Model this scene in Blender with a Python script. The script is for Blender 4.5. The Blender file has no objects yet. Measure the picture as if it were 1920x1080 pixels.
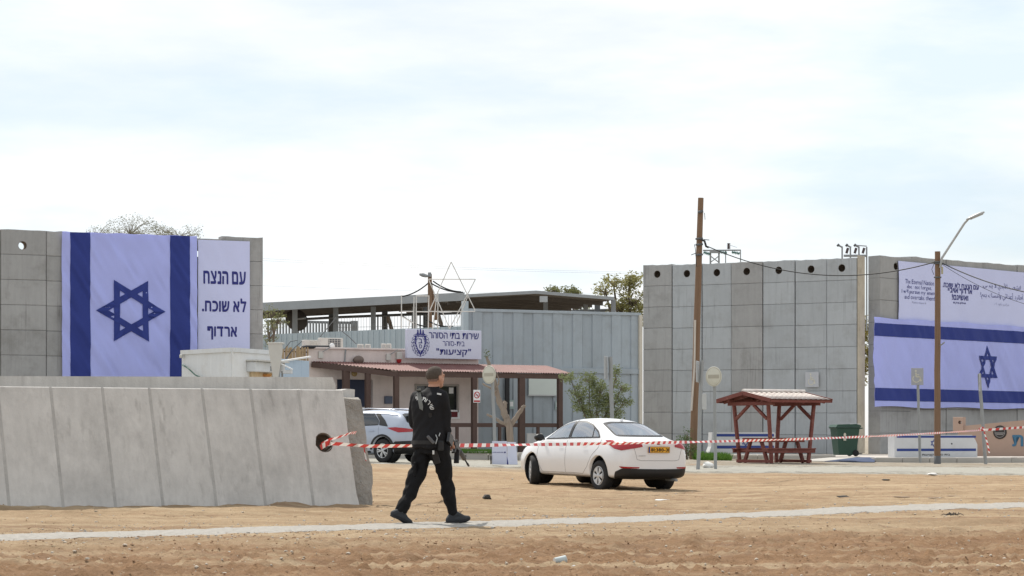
import bpy, bmesh, math, random
import numpy as np
from mathutils import Vector, Matrix
from mathutils.bvhtree import BVHTree

# ------------------------------------------------------------------ camera, sky, sun, exposure
SC = bpy.context.scene
COL = SC.collection
F = 4500.0            # focal length in photo pixels (1920 wide)
HZ = 817.0            # horizon row
CAMH = 1.0
cam_d = bpy.data.cameras.new('camera'); cam = bpy.data.objects.new('camera', cam_d); COL.objects.link(cam)
cam.location = (0, 0, CAMH); cam.rotation_euler = (math.pi / 2, 0, 0)
cam_d.sensor_width = 36.0; cam_d.lens = 36.0 * F / 1920.0; cam_d.shift_y = (HZ - 540.0) / 1920.0
cam_d.clip_start = 0.2; cam_d.clip_end = 6000.0
SC.camera = cam

SUN_EL, SUN_AZ = math.radians(52), math.radians(-27)      # azimuth from +Y (away from camera) towards +X
sdir = Vector((math.sin(SUN_AZ) * math.cos(SUN_EL), math.cos(SUN_AZ) * math.cos(SUN_EL), math.sin(SUN_EL)))
sl = bpy.data.lights.new('sun', 'SUN'); sl.energy = 4.0; sl.angle = math.radians(0.9); sl.color = (1.0, 0.945, 0.86)
so = bpy.data.objects.new('sun', sl); COL.objects.link(so)
so.rotation_euler = sdir.to_track_quat('Z', 'Y').to_euler()

W = bpy.data.worlds.new('World'); SC.world = W; W.use_nodes = True
wn, wl = W.node_tree.nodes, W.node_tree.links
bg = wn['Background']; bg.inputs['Strength'].default_value = 0.1
sky = wn.new('ShaderNodeTexSky'); sky.sky_type = 'NISHITA'; sky.sun_disc = False
sky.sun_elevation = SUN_EL; sky.sun_rotation = SUN_AZ; sky.dust_density = 1.5; sky.altitude = 300
wtc = wn.new('ShaderNodeTexCoord')
def wmap(sc, loc=(0, 0, 0)):
    m = wn.new('ShaderNodeMapping'); m.inputs['Scale'].default_value = sc; m.inputs['Location'].default_value = loc
    wl.new(wtc.outputs['Generated'], m.inputs['Vector']); return m
def wnoise(sc, loc, scale, det, rough):
    n = wn.new('ShaderNodeTexNoise'); n.inputs['Scale'].default_value = scale
    n.inputs['Detail'].default_value = det; n.inputs['Roughness'].default_value = rough
    wl.new(wmap(sc, loc).outputs[0], n.inputs['Vector']); return n
n1 = wnoise((1, 1, 4.2), (3.1, .4, 1.7), 3.4, 7, .56)
r1 = wn.new('ShaderNodeValToRGB'); r1.color_ramp.elements[0].position = .36; r1.color_ramp.elements[1].position = .56
r1.color_ramp.elements[0].color = (.50, .50, .50, 1); r1.color_ramp.elements[1].color = (.93, .93, .93, 1)
wl.new(n1.outputs['Fac'], r1.inputs[0])
n2 = wnoise((1, 1, 4.0), (.3, 5.2, 2.2), 5.0, 6, .55)
r2 = wn.new('ShaderNodeValToRGB'); r2.color_ramp.elements[0].position = .36; r2.color_ramp.elements[1].position = .58
r2.color_ramp.elements[0].color = (7.5, 8.5, 9.3, 1); r2.color_ramp.elements[1].color = (9.9, 9.9, 9.9, 1)
wl.new(n2.outputs['Fac'], r2.inputs[0])
wm = wn.new('ShaderNodeMix'); wm.data_type = 'RGBA'
wl.new(r1.outputs[0], wm.inputs[0]); wl.new(sky.outputs[0], wm.inputs[6]); wl.new(r2.outputs[0], wm.inputs[7])
wl.new(wm.outputs[2], bg.inputs['Color'])

SC.view_settings.view_transform = 'Standard'; SC.view_settings.look = 'None'
SC.view_settings.exposure = 0.2; SC.view_settings.gamma = 1.0; SC.view_settings.use_curve_mapping = False
SC.render.engine = 'CYCLES'
SC.cycles.max_bounces = 6; SC.cycles.transparent_max_bounces = 12

random.seed(7); RNG = np.random.default_rng(11)
PI = math.pi
def R(a): return math.radians(a)

# ------------------------------------------------------------------ pixel helpers (photo pixels -> places)
def at(px, py, d):
    return Vector(((px - 960) * d / F, d, CAMH - (py - HZ) * d / F))
def pxX(px, d): return (px - 960) * d / F
class VP:
    """vertical plane through two photo columns at known depths"""
    def __init__(s, pa, da, pb, db, push=0.0):
        s.a = Vector((pxX(pa, da), da)); b = Vector((pxX(pb, db), db))
        s.L = (b - s.a).length; s.u = (b - s.a) / s.L; s.v = Vector((-s.u.y, s.u.x))   # v points away from camera
        s.a = s.a + s.v * push
        s.ang = math.atan2(s.u.y, s.u.x)
    def hit(s, px, py=HZ):
        k = (px - 960) / F                    # ray (k,1)*d
        den = k * s.v.y * 0 + (k * s.v.x + s.v.y)
        d = s.a.dot(s.v) / den
        p = Vector((k * d, d)); return ((p - s.a).dot(s.u), CAMH - (py - HZ) * d / F, d)
    def P(s, u, z, w=0.0):
        q = s.a + s.u * u + s.v * w; return Vector((q.x, q.y, z))
    def M(s, u=0, z=0, w=0):
        return Matrix.Translation(s.P(u, z, w)) @ Matrix.Rotation(s.ang, 4, 'Z')

# ------------------------------------------------------------------ numpy noise
def _hash(ix, iy, seed):
    h = (ix.astype(np.int64) * 374761393 + iy.astype(np.int64) * 668265263 + seed * 1442695041) & 0x7fffffff
    h = ((h ^ (h >> 13)) * 1274126177) & 0x7fffffff
    return ((h ^ (h >> 16)) & 0xffff) / 65535.0
def vnoise(x, y, seed=0):
    x = np.asarray(x, float); y = np.asarray(y, float)
    ix = np.floor(x); iy = np.floor(y); fx = x - ix; fy = y - iy
    fx = fx * fx * (3 - 2 * fx); fy = fy * fy * (3 - 2 * fy)
    a = _hash(ix, iy, seed); b = _hash(ix + 1, iy, seed); c = _hash(ix, iy + 1, seed); d = _hash(ix + 1, iy + 1, seed)
    return (a * (1 - fx) + b * fx) * (1 - fy) + (c * (1 - fx) + d * fx) * fy
def fbm(x, y, oct=4, seed=0, gain=.5):
    s = 0; a = 1; t = 0
    for i in range(oct):
        s = s + a * vnoise(x * 2 ** i + 17.3 * i, y * 2 ** i - 9.1 * i, seed + i); t += a; a *= gain
    return s / t

# ------------------------------------------------------------------ materials
MATS = {}
def mat(name, col, rough=.8, var=.12, scale=2.0, bump=.15, bscale=40.0, metal=0.0, spec=.35, streak=0.0,
        stain=None, stain_amt=0.0, coat=0.0, objrand=0.0, trans=0.0, bdist=.01, stretch=(1, 1, 1), pores=0.0, drip=0.0):
    if name in MATS: return MATS[name]
    m = bpy.data.materials.new(name); m.use_nodes = True; MATS[name] = m
    N, L = m.node_tree.nodes, m.node_tree.links
    b = N['Principled BSDF']; b.inputs['Roughness'].default_value = rough; b.inputs['Metallic'].default_value = metal
    b.inputs['Specular IOR Level'].default_value = spec
    if coat: b.inputs['Coat Weight'].default_value = coat; b.inputs['Coat Roughness'].default_value = .06
    g = N.new('ShaderNodeNewGeometry')
    mp = N.new('ShaderNodeMapping'); mp.inputs['Scale'].default_value = stretch
    L.new(g.outputs['Position'], mp.inputs['Vector'])
    def noise(sc, det=5, rg=.6, vec=None):
        n = N.new('ShaderNodeTexNoise'); n.inputs['Scale'].default_value = sc
        n.inputs['Detail'].default_value = det; n.inputs['Roughness'].default_value = rg
        L.new((vec or mp).outputs[0], n.inputs['Vector']); return n
    def math2(op, a, bb):
        k = N.new('ShaderNodeMath'); k.operation = op
        for i, v in enumerate((a, bb)):
            if isinstance(v, (int, float)): k.inputs[i].default_value = v
            else: L.new(v, k.inputs[i])
        return k.outputs[0]
    n = noise(scale, 6, .65); n2 = noise(scale * 9, 4, .6)
    f = math2('ADD', math2('MULTIPLY', n.outputs[0], .7), math2('MULTIPLY', n2.outputs[0], .3))
    f = math2('ADD', math2('MULTIPLY', math2('SUBTRACT', f, .5), var * 4), 1.0)
    if objrand:
        oi = N.new('ShaderNodeObjectInfo')
        f = math2('ADD', f, math2('MULTIPLY', math2('SUBTRACT', oi.outputs['Random'], .5), 2 * objrand))
    if streak:
        mp2 = N.new('ShaderNodeMapping'); mp2.inputs['Scale'].default_value = (5, 5, .35)
        L.new(g.outputs['Position'], mp2.inputs['Vector'])
        s = noise(1.6, 6, .7, mp2)
        f = math2('ADD', f, math2('MULTIPLY', math2('SUBTRACT', s.outputs[0], .5), streak * 3))
    vm = N.new('ShaderNodeVectorMath'); vm.operation = 'SCALE'; vm.inputs[0].default_value = col[:3]
    L.new(f, vm.inputs['Scale']); out = vm.outputs[0]
    if stain is not None:
        sn = noise(scale * .6 + .37, 7, .68)
        rp = N.new('ShaderNodeValToRGB'); rp.color_ramp.elements[0].position = .5; rp.color_ramp.elements[1].position = .68
        L.new(sn.outputs[0], rp.inputs[0])
        mx = N.new('ShaderNodeMix'); mx.data_type = 'RGBA'
        L.new(math2('MULTIPLY', rp.outputs[0], stain_amt), mx.inputs[0]); L.new(out, mx.inputs[6])
        mx.inputs[7].default_value = (*stain, 1); out = mx.outputs[2]
    if drip:      # thin dark run-off streaks
        mp3 = N.new('ShaderNodeMapping'); mp3.inputs['Scale'].default_value = (7, 7, .32); L.new(g.outputs['Position'], mp3.inputs['Vector'])
        dn = noise(1.3, 4, .6, mp3); rd_ = N.new('ShaderNodeValToRGB'); rd_.color_ramp.elements[0].position = .55; rd_.color_ramp.elements[1].position = .70; L.new(dn.outputs[0], rd_.inputs[0])
        big = noise(.45, 4, .6); rb_ = N.new('ShaderNodeValToRGB'); rb_.color_ramp.elements[0].position = .42; rb_.color_ramp.elements[1].position = .62; L.new(big.outputs[0], rb_.inputs[0])
        mx = N.new('ShaderNodeMix'); mx.data_type = 'RGBA'; L.new(math2('MULTIPLY', math2('MULTIPLY', rd_.outputs[0], rb_.outputs[0]), drip), mx.inputs[0]); L.new(out, mx.inputs[6]); mx.inputs[7].default_value = (col[0] * .42, col[1] * .41, col[2] * .40, 1); out = mx.outputs[2]
    L.new(out, b.inputs['Base Color'])
    if bump:
        bn = noise(bscale, 5, .65); h = bn.outputs[0]
        if pores:
            v = N.new('ShaderNodeTexVoronoi'); v.inputs['Scale'].default_value = 26; L.new(mp.outputs[0], v.inputs['Vector'])
            pr = N.new('ShaderNodeValToRGB'); pr.color_ramp.elements[0].position = .05; pr.color_ramp.elements[1].position = .16
            L.new(v.outputs['Distance'], pr.inputs[0]); h = math2('ADD', h, math2('MULTIPLY', pr.outputs[0], pores))
        bp = N.new('ShaderNodeBump'); bp.inputs['Strength'].default_value = bump; bp.inputs['Distance'].default_value = bdist
        L.new(h, bp.inputs['Height']); L.new(bp.outputs[0], b.inputs['Normal'])
    if trans:
        t = N.new('ShaderNodeBsdfTranslucent'); L.new(out, t.inputs['Color'])
        ms = N.new('ShaderNodeMixShader'); ms.inputs[0].default_value = trans
        L.new(b.outputs[0], ms.inputs[1]); L.new(t.outputs[0], ms.inputs[2])
        L.new(ms.outputs[0], N['Material Output'].inputs['Surface'])
    return m
def glass_mat(name, tint, alpha, rough=.03):
    if name in MATS: return MATS[name]
    m = bpy.data.materials.new(name); m.use_nodes = True; MATS[name] = m
    N, L = m.node_tree.nodes, m.node_tree.links; N.remove(N['Principled BSDF'])
    t = N.new('ShaderNodeBsdfTransparent'); t.inputs[0].default_value = (*tint, 1)
    gl = N.new('ShaderNodeBsdfGlossy'); gl.inputs['Roughness'].default_value = rough; gl.inputs[0].default_value = (.95, .97, 1, 1)
    nz = N.new('ShaderNodeTexNoise'); nz.inputs['Scale'].default_value = 3
    g = N.new('ShaderNodeNewGeometry'); L.new(g.outputs['Position'], nz.inputs['Vector'])
    fr = N.new('ShaderNodeFresnel'); fr.inputs[0].default_value = 1.5
    ad = N.new('ShaderNodeMath'); ad.operation = 'ADD'; ad.inputs[1].default_value = alpha; L.new(fr.outputs[0], ad.inputs[0])
    ms = N.new('ShaderNodeMixShader'); L.new(ad.outputs[0], ms.inputs[0]); L.new(t.outputs[0], ms.inputs[1]); L.new(gl.outputs[0], ms.inputs[2])
    L.new(ms.outputs[0], N['Material Output'].inputs['Surface']); return m

# ------------------------------------------------------------------ mesh builder
class MB:
    def __init__(s): s.v = []; s.f = []; s.m = []; s.sm = []
    def add(s, verts, faces, mi=0, smooth=False):
        o = len(s.v); s.v += [tuple(p) for p in verts]
        for f in faces: s.f.append([i + o for i in f]); s.m.append(mi); s.sm.append(smooth)
        return s
    def box(s, c, d, M=None, mi=0, ch=0.0):
        x, y, z = [k / 2 for k in d]
        if ch <= 0:
            vs = [Vector((a * x, b * y, e * z)) for a in (-1, 1) for b in (-1, 1) for e in (-1, 1)]
            fs = [(0, 1, 3, 2), (4, 6, 7, 5), (0, 4, 5, 1), (2, 3, 7, 6), (0, 2, 6, 4), (1, 5, 7, 3)]
        else:
            vs = []; idx = {}
            for a in (-1, 1):
                for b in (-1, 1):
                    for e in (-1, 1):
                        for k in range(3):
                            q = [a * (x - ch), b * (y - ch), e * (z - ch)]; q[k] = (a * x, b * y, e * z)[k]
                            idx[(a, b, e, k)] = len(vs); vs.append(Vector(q))
            fs = []
            for k in range(3):
                o = [i for i in range(3) if i != k]
                for sg in (-1, 1):
                    loop = []
                    for p, q in ((-1, -1), (1, -1), (1, 1), (-1, 1)):
                        t = [0, 0, 0]; t[k] = sg; t[o[0]] = p; t[o[1]] = q; loop.append(idx[(*t, k)])
                    fs.append(loop)
            for k in range(3):          # edges along axis k
                o = [i for i in range(3) if i != k]
                for p in (-1, 1):
                    for q in (-1, 1):
                        t = [0, 0, 0]; t[o[0]] = p; t[o[1]] = q
                        t1 = t[:]; t1[k] = -1; t2 = t[:]; t2[k] = 1
                        fs.append([idx[(*t1, o[0])], idx[(*t2, o[0])], idx[(*t2, o[1])], idx[(*t1, o[1])]])
            for a in (-1, 1):
                for b in (-1, 1):
                    for e in (-1, 1): fs.append([idx[(a, b, e, 0)], idx[(a, b, e, 1)], idx[(a, b, e, 2)]])
        vs = [p + Vector(c) for p in vs]
        if M is not None: vs = [M @ p for p in vs]
        return s.add(vs, fs, mi)
    def bar(s, a, b, w, h=None, up=(0, 0, 1), mi=0, ch=0.0):
        a, b = Vector(a), Vector(b); h = h or w; d = (b - a); L = d.length; z = d / L
        x = Vector(up).cross(z)
        if x.length < 1e-4: x = Vector((1, 0, 0))
        x.normalize(); y = z.cross(x)
        M = Matrix((( x.x, y.x, z.x, a.x), (x.y, y.y, z.y, a.y), (x.z, y.z, z.z, a.z), (0, 0, 0, 1)))
        return s.box((0, 0, L / 2), (w, h, L), M, mi, ch)
    def tube(s, pts, r, n=8, mi=0, cap=True, smooth=True):
        pts = [Vector(p) for p in pts]; k = len(pts)
        rs = r if isinstance(r, (list, tuple)) else [r] * k
        rings = []; prev = None
        for i, p in enumerate(pts):
            t = (pts[min(i + 1, k - 1)] - pts[max(i - 1, 0)]).normalized()
            if prev is None:
                x = Vector((0, 0, 1)).cross(t)
                if x.length < .05: x = Vector((1, 0, 0)).cross(t)
            else: x = prev - t * prev.dot(t)
            x.normalize(); prev = x; y = t.cross(x); rr = rs[i]
            rx, ry = rr if isinstance(rr, tuple) else (rr, rr)
            rings.append([p + x * math.cos(2 * PI * j / n) * rx + y * math.sin(2 * PI * j / n) * ry for j in range(n)])
        vs = [q for g in rings for q in g]; fs = []
        for i in range(k - 1):
            for j in range(n): fs.append((i * n + j, i * n + (j + 1) % n, (i + 1) * n + (j + 1) % n, (i + 1) * n + j))
        s.add(vs, fs, mi, smooth)
        if cap: s.add(rings[0], [list(range(n))[::-1]], mi); s.add(rings[-1], [list(range(n))], mi)
        return s
    def lathe(s, prof, M=None, n=24, mi=0, smooth=True, axis='Z'):
        vs = []
        for (r, z) in prof:
            for j in range(n):
                a = 2 * PI * j / n; p = Vector((r * math.cos(a), r * math.sin(a), z))
                if axis == 'Y': p = Vector((p.x, p.z, p.y))
                vs.append(M @ p if M is not None else p)
        k = len(prof); fs = [(i * n + j, i * n + (j + 1) % n, (i + 1) * n + (j + 1) % n, (i + 1) * n + j) for i in range(k - 1) for j in range(n)]
        return s.add(vs, fs, mi, smooth)
    def prism(s, poly, y0, y1, M=None, mi=0):
        """poly in local XZ, extruded along local Y"""
        n = len(poly); vs = [Vector((p[0], y0, p[1])) for p in poly] + [Vector((p[0], y1, p[1])) for p in poly]
        fs = [list(range(n)), list(range(2 * n - 1, n - 1, -1))] + [(i, i + n, (i + 1) % n + n, (i + 1) % n) for i in range(n)]
        if M is not None: vs = [M @ p for p in vs]
        return s.add(vs, fs, mi)
    def grid(s, nu, nv, fn, mi=0, smooth=True, mfn=None):
        vs = [fn(i / nu, j / nv) for j in range(nv + 1) for i in range(nu + 1)]; o = len(s.v); s.v += [tuple(p) for p in vs]
        for j in range(nv):
            for i in range(nu):
                a = o + j * (nu + 1) + i
                s.f.append([a, a + 1, a + nu + 2, a + nu + 1]); s.m.append(mfn(i, j) if mfn else mi); s.sm.append(smooth)
        return s
    def mesh(s, name, mats=(), fixn=True):
        me = bpy.data.meshes.new(name); me.from_pydata(s.v, [], s.f)
        for m in (mats if isinstance(mats, (list, tuple)) else [mats]): me.materials.append(m)
        me.polygons.foreach_set('material_index', s.m); me.polygons.foreach_set('use_smooth', s.sm)
        if fixn:
            bm = bmesh.new(); bm.from_mesh(me); bmesh.ops.recalc_face_normals(bm, faces=bm.faces); bm.to_mesh(me); bm.free()
        me.update(); return me
    def build(s, name, mats, parent=None, M=None, fixn=True):
        return ob(name, s.mesh(name, mats, fixn), parent, M)

def ob(name, me, parent=None, M=None):
    o = bpy.data.objects.new(name, me); COL.objects.link(o)
    if parent is not None: o.parent = parent
    if M is not None: o.matrix_basis = M
    return o
def tag(o, label, cat, group=None, kind=None):
    if label: o['label'] = label
    if cat: o['category'] = cat
    if group: o['group'] = group
    if kind: o['kind'] = kind
    return o
def thing(name, label, cat, M=None, group=None):
    o = bpy.data.objects.new(name, None); COL.objects.link(o); o.empty_display_size = .2
    if M is not None: o.matrix_basis = M if isinstance(M, Matrix) else Matrix.Translation(Vector(M))
    return tag(o, label, cat, group)
def struct(o): o['kind'] = 'structure'; return o
def copy_tree(o, parent=None):
    c = o.copy(); COL.objects.link(c); c.parent = parent
    for ch in list(o.children): copy_tree(ch, c)
    return c
def wire(a, b, sag, n=18):
    a, b = Vector(a), Vector(b)
    return [a.lerp(b, i / n) - Vector((0, 0, sag * 4 * (i / n) * (1 - i / n))) for i in range(n + 1)]

# ------------------------------------------------------------------ text
def text_mesh(body, bold=0.0):
    cu = bpy.data.curves.new('lettering', 'FONT'); cu.body = body; cu.size = 1.0; cu.offset = bold; cu.resolution_u = 3; cu.fill_mode = 'BOTH'
    o = bpy.data.objects.new('lettering', cu); COL.objects.link(o)
    dg = bpy.context.evaluated_depsgraph_get(); me = bpy.data.meshes.new_from_object(o.evaluated_get(dg))
    bpy.data.objects.remove(o); bpy.data.curves.remove(cu)
    co = np.zeros(len(me.vertices) * 3); me.vertices.foreach_get('co', co); co = co.reshape(-1, 3)
    fs = [tuple(p.vertices) for p in me.polygons]; bpy.data.meshes.remove(me)
    return co, fs
_GL = {}
OWN = {'ד': [(0, .5), (.33, .5), (.43, .5), (.52, .5), (.52, .6), (0, .6), (.33, 0), (.43, 0)],
       'ף': [(0, .36), (.10, .36), (.20, .36), (.20, .44), (.10, .44), (.10, .5), (.36, .5), (.46, .5), (.40, .6), (0, .6), (.36, -.2), (.46, -.2)]}
OWNF = {'ד': [(0, 1, 2, 3, 4, 5), (6, 7, 2, 1)], 'ף': [(0, 1, 4, 5, 9), (1, 2, 3, 4), (9, 5, 6, 7, 8), (10, 11, 7, 6)]}
def glyph(c, bold):
    """heavier strokes: the glyph laid over itself, shifted, each copy a hair in front of the last"""
    if (c, bold) not in _GL:
        if c in OWN: co = np.array([(x, z, 0.0) for x, z in OWN[c]]); fs = OWNF[c]
        else: co, fs = text_mesh(c, 0.0)
        if bold > .008 and len(co):
            cs, ff, n = [], [], len(co)
            for k in range(9):
                dx, dz = (0, 0) if k == 8 else (bold * math.cos(k * PI / 4), bold * math.sin(k * PI / 4) * .8)
                cs.append(co + np.array([dx, dz, k * .0006])); ff += [tuple(i + k * n for i in f) for f in fs]
            co, fs = np.concatenate(cs), ff
        _GL[(c, bold)] = (co, fs)
    return _GL[(c, bold)]
def fit_text(name, body, x0, z0, x1, z1, m, parent, bold=0.0, y=0.0, lift=None, split=False, joined=False, gap=.085, yb=None):
    """lettering filling the box x0..x1, z0..z1 of the parent's local XZ plane, facing -Y; split: each letter its own part"""
    gl = []
    if joined: gl = [text_mesh(body, 0.0)]
    else:
        x = 0.0
        for c in body:
            if c == ' ': x += .26; continue
            co, fs = glyph(c, bold)
            if len(co) == 0: continue
            co = co.copy(); lo = co[:, 0].min(); w = co[:, 0].max() - lo; co[:, 0] += x - lo; x += w + gap; gl.append((co, fs))
    al = np.concatenate([g[0] for g in gl]); lo, hi = al.min(0), al.max(0); d = np.maximum(hi - lo, 1e-6); outs = []
    for co, fs in gl:
        out = np.zeros_like(co); out[:, 0] = x0 + (co[:, 0] - lo[0]) / d[0] * (x1 - x0); out[:, 2] = z0 + (co[:, 1] - lo[1]) / d[1] * (z1 - z0)
        out[:, 1] = (y if lift is None else np.array([lift(a, b) + y for a, b in zip(out[:, 0], out[:, 2])])) - co[:, 2]
        outs.append((out, fs))
    if split:
        for co, fs in outs: mb = MB(); mb.add(co.tolist(), fs); mb.build('letter', m, parent, fixn=False)
        return
    mb = MB()
    for co, fs in outs: mb.add(co.tolist(), fs)
    o = mb.build(name, m, parent, fixn=False)
    if len(outs) > 1 or joined: o['kind'] = 'stuff'
    return o
HEB = lambda s: s[::-1]
# ================================================================== THE SETTING: ground, track, road, kerbs
CTRL = [(806, 27.1, 0.0), (0, 32.6, .02), (650, 35, -.02), (300, 20, 0), (1500, 20, 0), (1700, 33, .02), (1300, 33, -.02),
        (1128, 50, -.13), (1003, 52, -.03), (1255, 50.6, -.14), (1300, 46.5, -.2), (1150, 46.5, -.17), (900, 44, -.06), (1600, 48, -.08),
        (1060, 54, -.02), (700, 66, .25), (640, 66, .26), (925, 80, .23), (945, 70.5, .14), (1100, 78, .08), (1340, 72.5, -.05), (1315, 72, -.06),
        (1460, 82, .07), (1740, 86, -.02), (1850, 84, -.01), (1900, 66, -.06), (1305, 91, .12), (700, 80, .28),
        (300, 60, .15), (100, 94, .25), (700, 96, .28), (1000, 98, .25), (1250, 106, .2), (1600, 100, .2), (1850, 108, .2), (960, 150, .2), (200, 150, .2), (1700, 150, .2),
        (500, 12, 0), (1400, 12, 0)]
_cx = np.array([(c[0] - 960) / 400 for c in CTRL]); _cy = np.array([math.log(c[1]) * 5.5 for c in CTRL]); _cz = np.array([c[2] for c in CTRL])
def gz(X, Y):
    X = np.asarray(X, float); Y = np.asarray(Y, float); Yc = np.clip(Y, 10, 160)
    u = np.clip(X / Yc * F / 400, -4, 4); v = np.log(Yc) * 5.5
    w = 1.0 / (((u[..., None] - _cx) ** 2 + (v[..., None] - _cy) ** 2) ** 1.3 + .05)
    return (w * _cz).sum(-1) / w.sum(-1)
def gz1(X, Y): return float(gz(np.array([X]), np.array([Y]))[0])
def track_Y(X): return 35.0 + 1.32 * X - .03 * X * X * 0          # centre line of the pale gravel track
# track goes through photo points (0,1010) (960,978) (1920,948)
_tp = [(-200, 1014), (0, 1009), (480, 994), (960, 980), (1440, 962), (1920, 947), (2100, 942)]
_TX, _TY = [], []
for px, py in _tp:
    d = F * CAMH / (py - HZ); _TX.append(pxX(px, d)); _TY.append(d)
def track_Y(X): return np.interp(X, _TX, _TY)

def ground_h(X, Y):
    z = gz(X, Y)
    near = np.clip((25.0 - Y + X * .45) / 2.2, 0, 1) * np.clip((Y - 4) / 4, 0, 1)
    clod = (fbm(X * 1.1, Y * .8, 3, 3) - .5) * .07 + np.abs(fbm(X * 3.2, Y * 2.2, 4, 9) - .5) * .09 + np.maximum(fbm(X * 16, Y * 9, 4, 14, .8) - .5, 0) * .15 - .03
    z = z + near * clod
    mid = np.clip((Y - 26) / 3, 0, 1) * np.clip((62 - Y) / 10, 0, 1)
    z = z + mid * (fbm(X * .9, Y * .35, 4, 21) - .5) * .05
    z = z + (fbm(X * 7, Y * 2.5, 4, 33, .65) - .5) * .045 * np.clip((70 - Y) / 20, 0, 1) * np.clip((Y - 8) / 4, 0, 1)
    # small earth ridge behind the walking person
    rx, ry = -1.4, 37.4
    z = z + .05 * np.exp(-((X - (-.55)) / .5) ** 2 - ((Y - 37.0) / .5) ** 2) * (0.4 + 1.1 * fbm(X * 5, Y * 4, 3, 5))
    z = z + .035 * np.exp(-((X + 1.1) / .8) ** 2 - ((Y - 37.0) / .5) ** 2) * (0.4 + 1.1 * fbm(X * 5, Y * 4, 3, 6))
    for k, (off, sl) in enumerate(((4.5, .25), (6.1, .25), (9.5, -.1), (11.2, -.1), (13.5, .4), (-5.2, .9), (-6.9, .9))):     # old wheel ruts
        yc = track_Y(X * 0) + off + sl * X + .4 * np.sin(X * .35 + k)
        z = z - .03 * np.exp(-((Y - yc) / .22) ** 2) + .02 * np.exp(-((Y - yc - .45) / .2) ** 2)
    # sand drifted against the lying concrete
    ys = np.interp(X, [-8.1, -2.2], [31.7, 35.0]); z = z + .10 * np.exp(-((Y - ys + .12) / .3) ** 2) * (X < -1.9) * np.maximum(fbm(X * 2.5, Y * .5, 4, 77) - .32, 0) * 1.6
    # keep the pale track flat
    tw = np.exp(-((Y - track_Y(X)) / 1.3) ** 2)
    return z * (1 - tw) + gz(X, Y) * tw + (fbm(X * 7, Y * 2.5, 4, 33, .65) - .5) * .03 * tw
def gh(X, Y): return float(ground_h(np.array([float(X)]), np.array([float(Y)]))[0])

rows = [-60, -30, -15, -5, 2, 6, 9, 11, 12.5]
y = 13.2
while y < 118: rows.append(y); y *= 1.0026 if y < 27 else 1.0042
while y < 4500: rows.append(y); y *= 1.12
rows = np.array(rows); NC = 360
t = np.linspace(-1, 1, NC + 1); t = np.sign(t) * (np.abs(t) * .80 + .20 * np.abs(t) ** 7 * 1.0)
half = np.where(rows < 118, np.maximum(rows, 0) * .30 + 14 * np.clip((14 - rows) / 14, 0, 3) + 3.5, rows * 1.3)
half = np.where(rows < 118, half, np.maximum(half, 40))
# widen outermost columns so the sheet reaches the horizon on both sides
tt = np.tile(t, (len(rows), 1)); Xg = tt * half[:, None]
Xg[:, 0] = -np.maximum(half * 6, 300); Xg[:, -1] = np.maximum(half * 6, 300)
Xg[:, 1] = -half * 1.6 - 8; Xg[:, -2] = half * 1.6 + 8
Yg = np.repeat(rows[:, None], NC + 1, 1)
Zg = ground_h(Xg, Yg)
vs = np.stack([Xg, Yg, Zg], -1).reshape(-1, 3)
idx = np.arange(len(rows) * (NC + 1)).reshape(len(rows), NC + 1)
fc = np.stack([idx[:-1, :-1], idx[:-1, 1:], idx[1:, 1:], idx[1:, :-1]], -1).reshape(-1, 4)
gme = bpy.data.meshes.new('ground'); gme.from_pydata(vs.tolist(), [], fc.tolist()); gme.polygons.foreach_set('use_smooth', [True] * len(fc))

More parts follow.
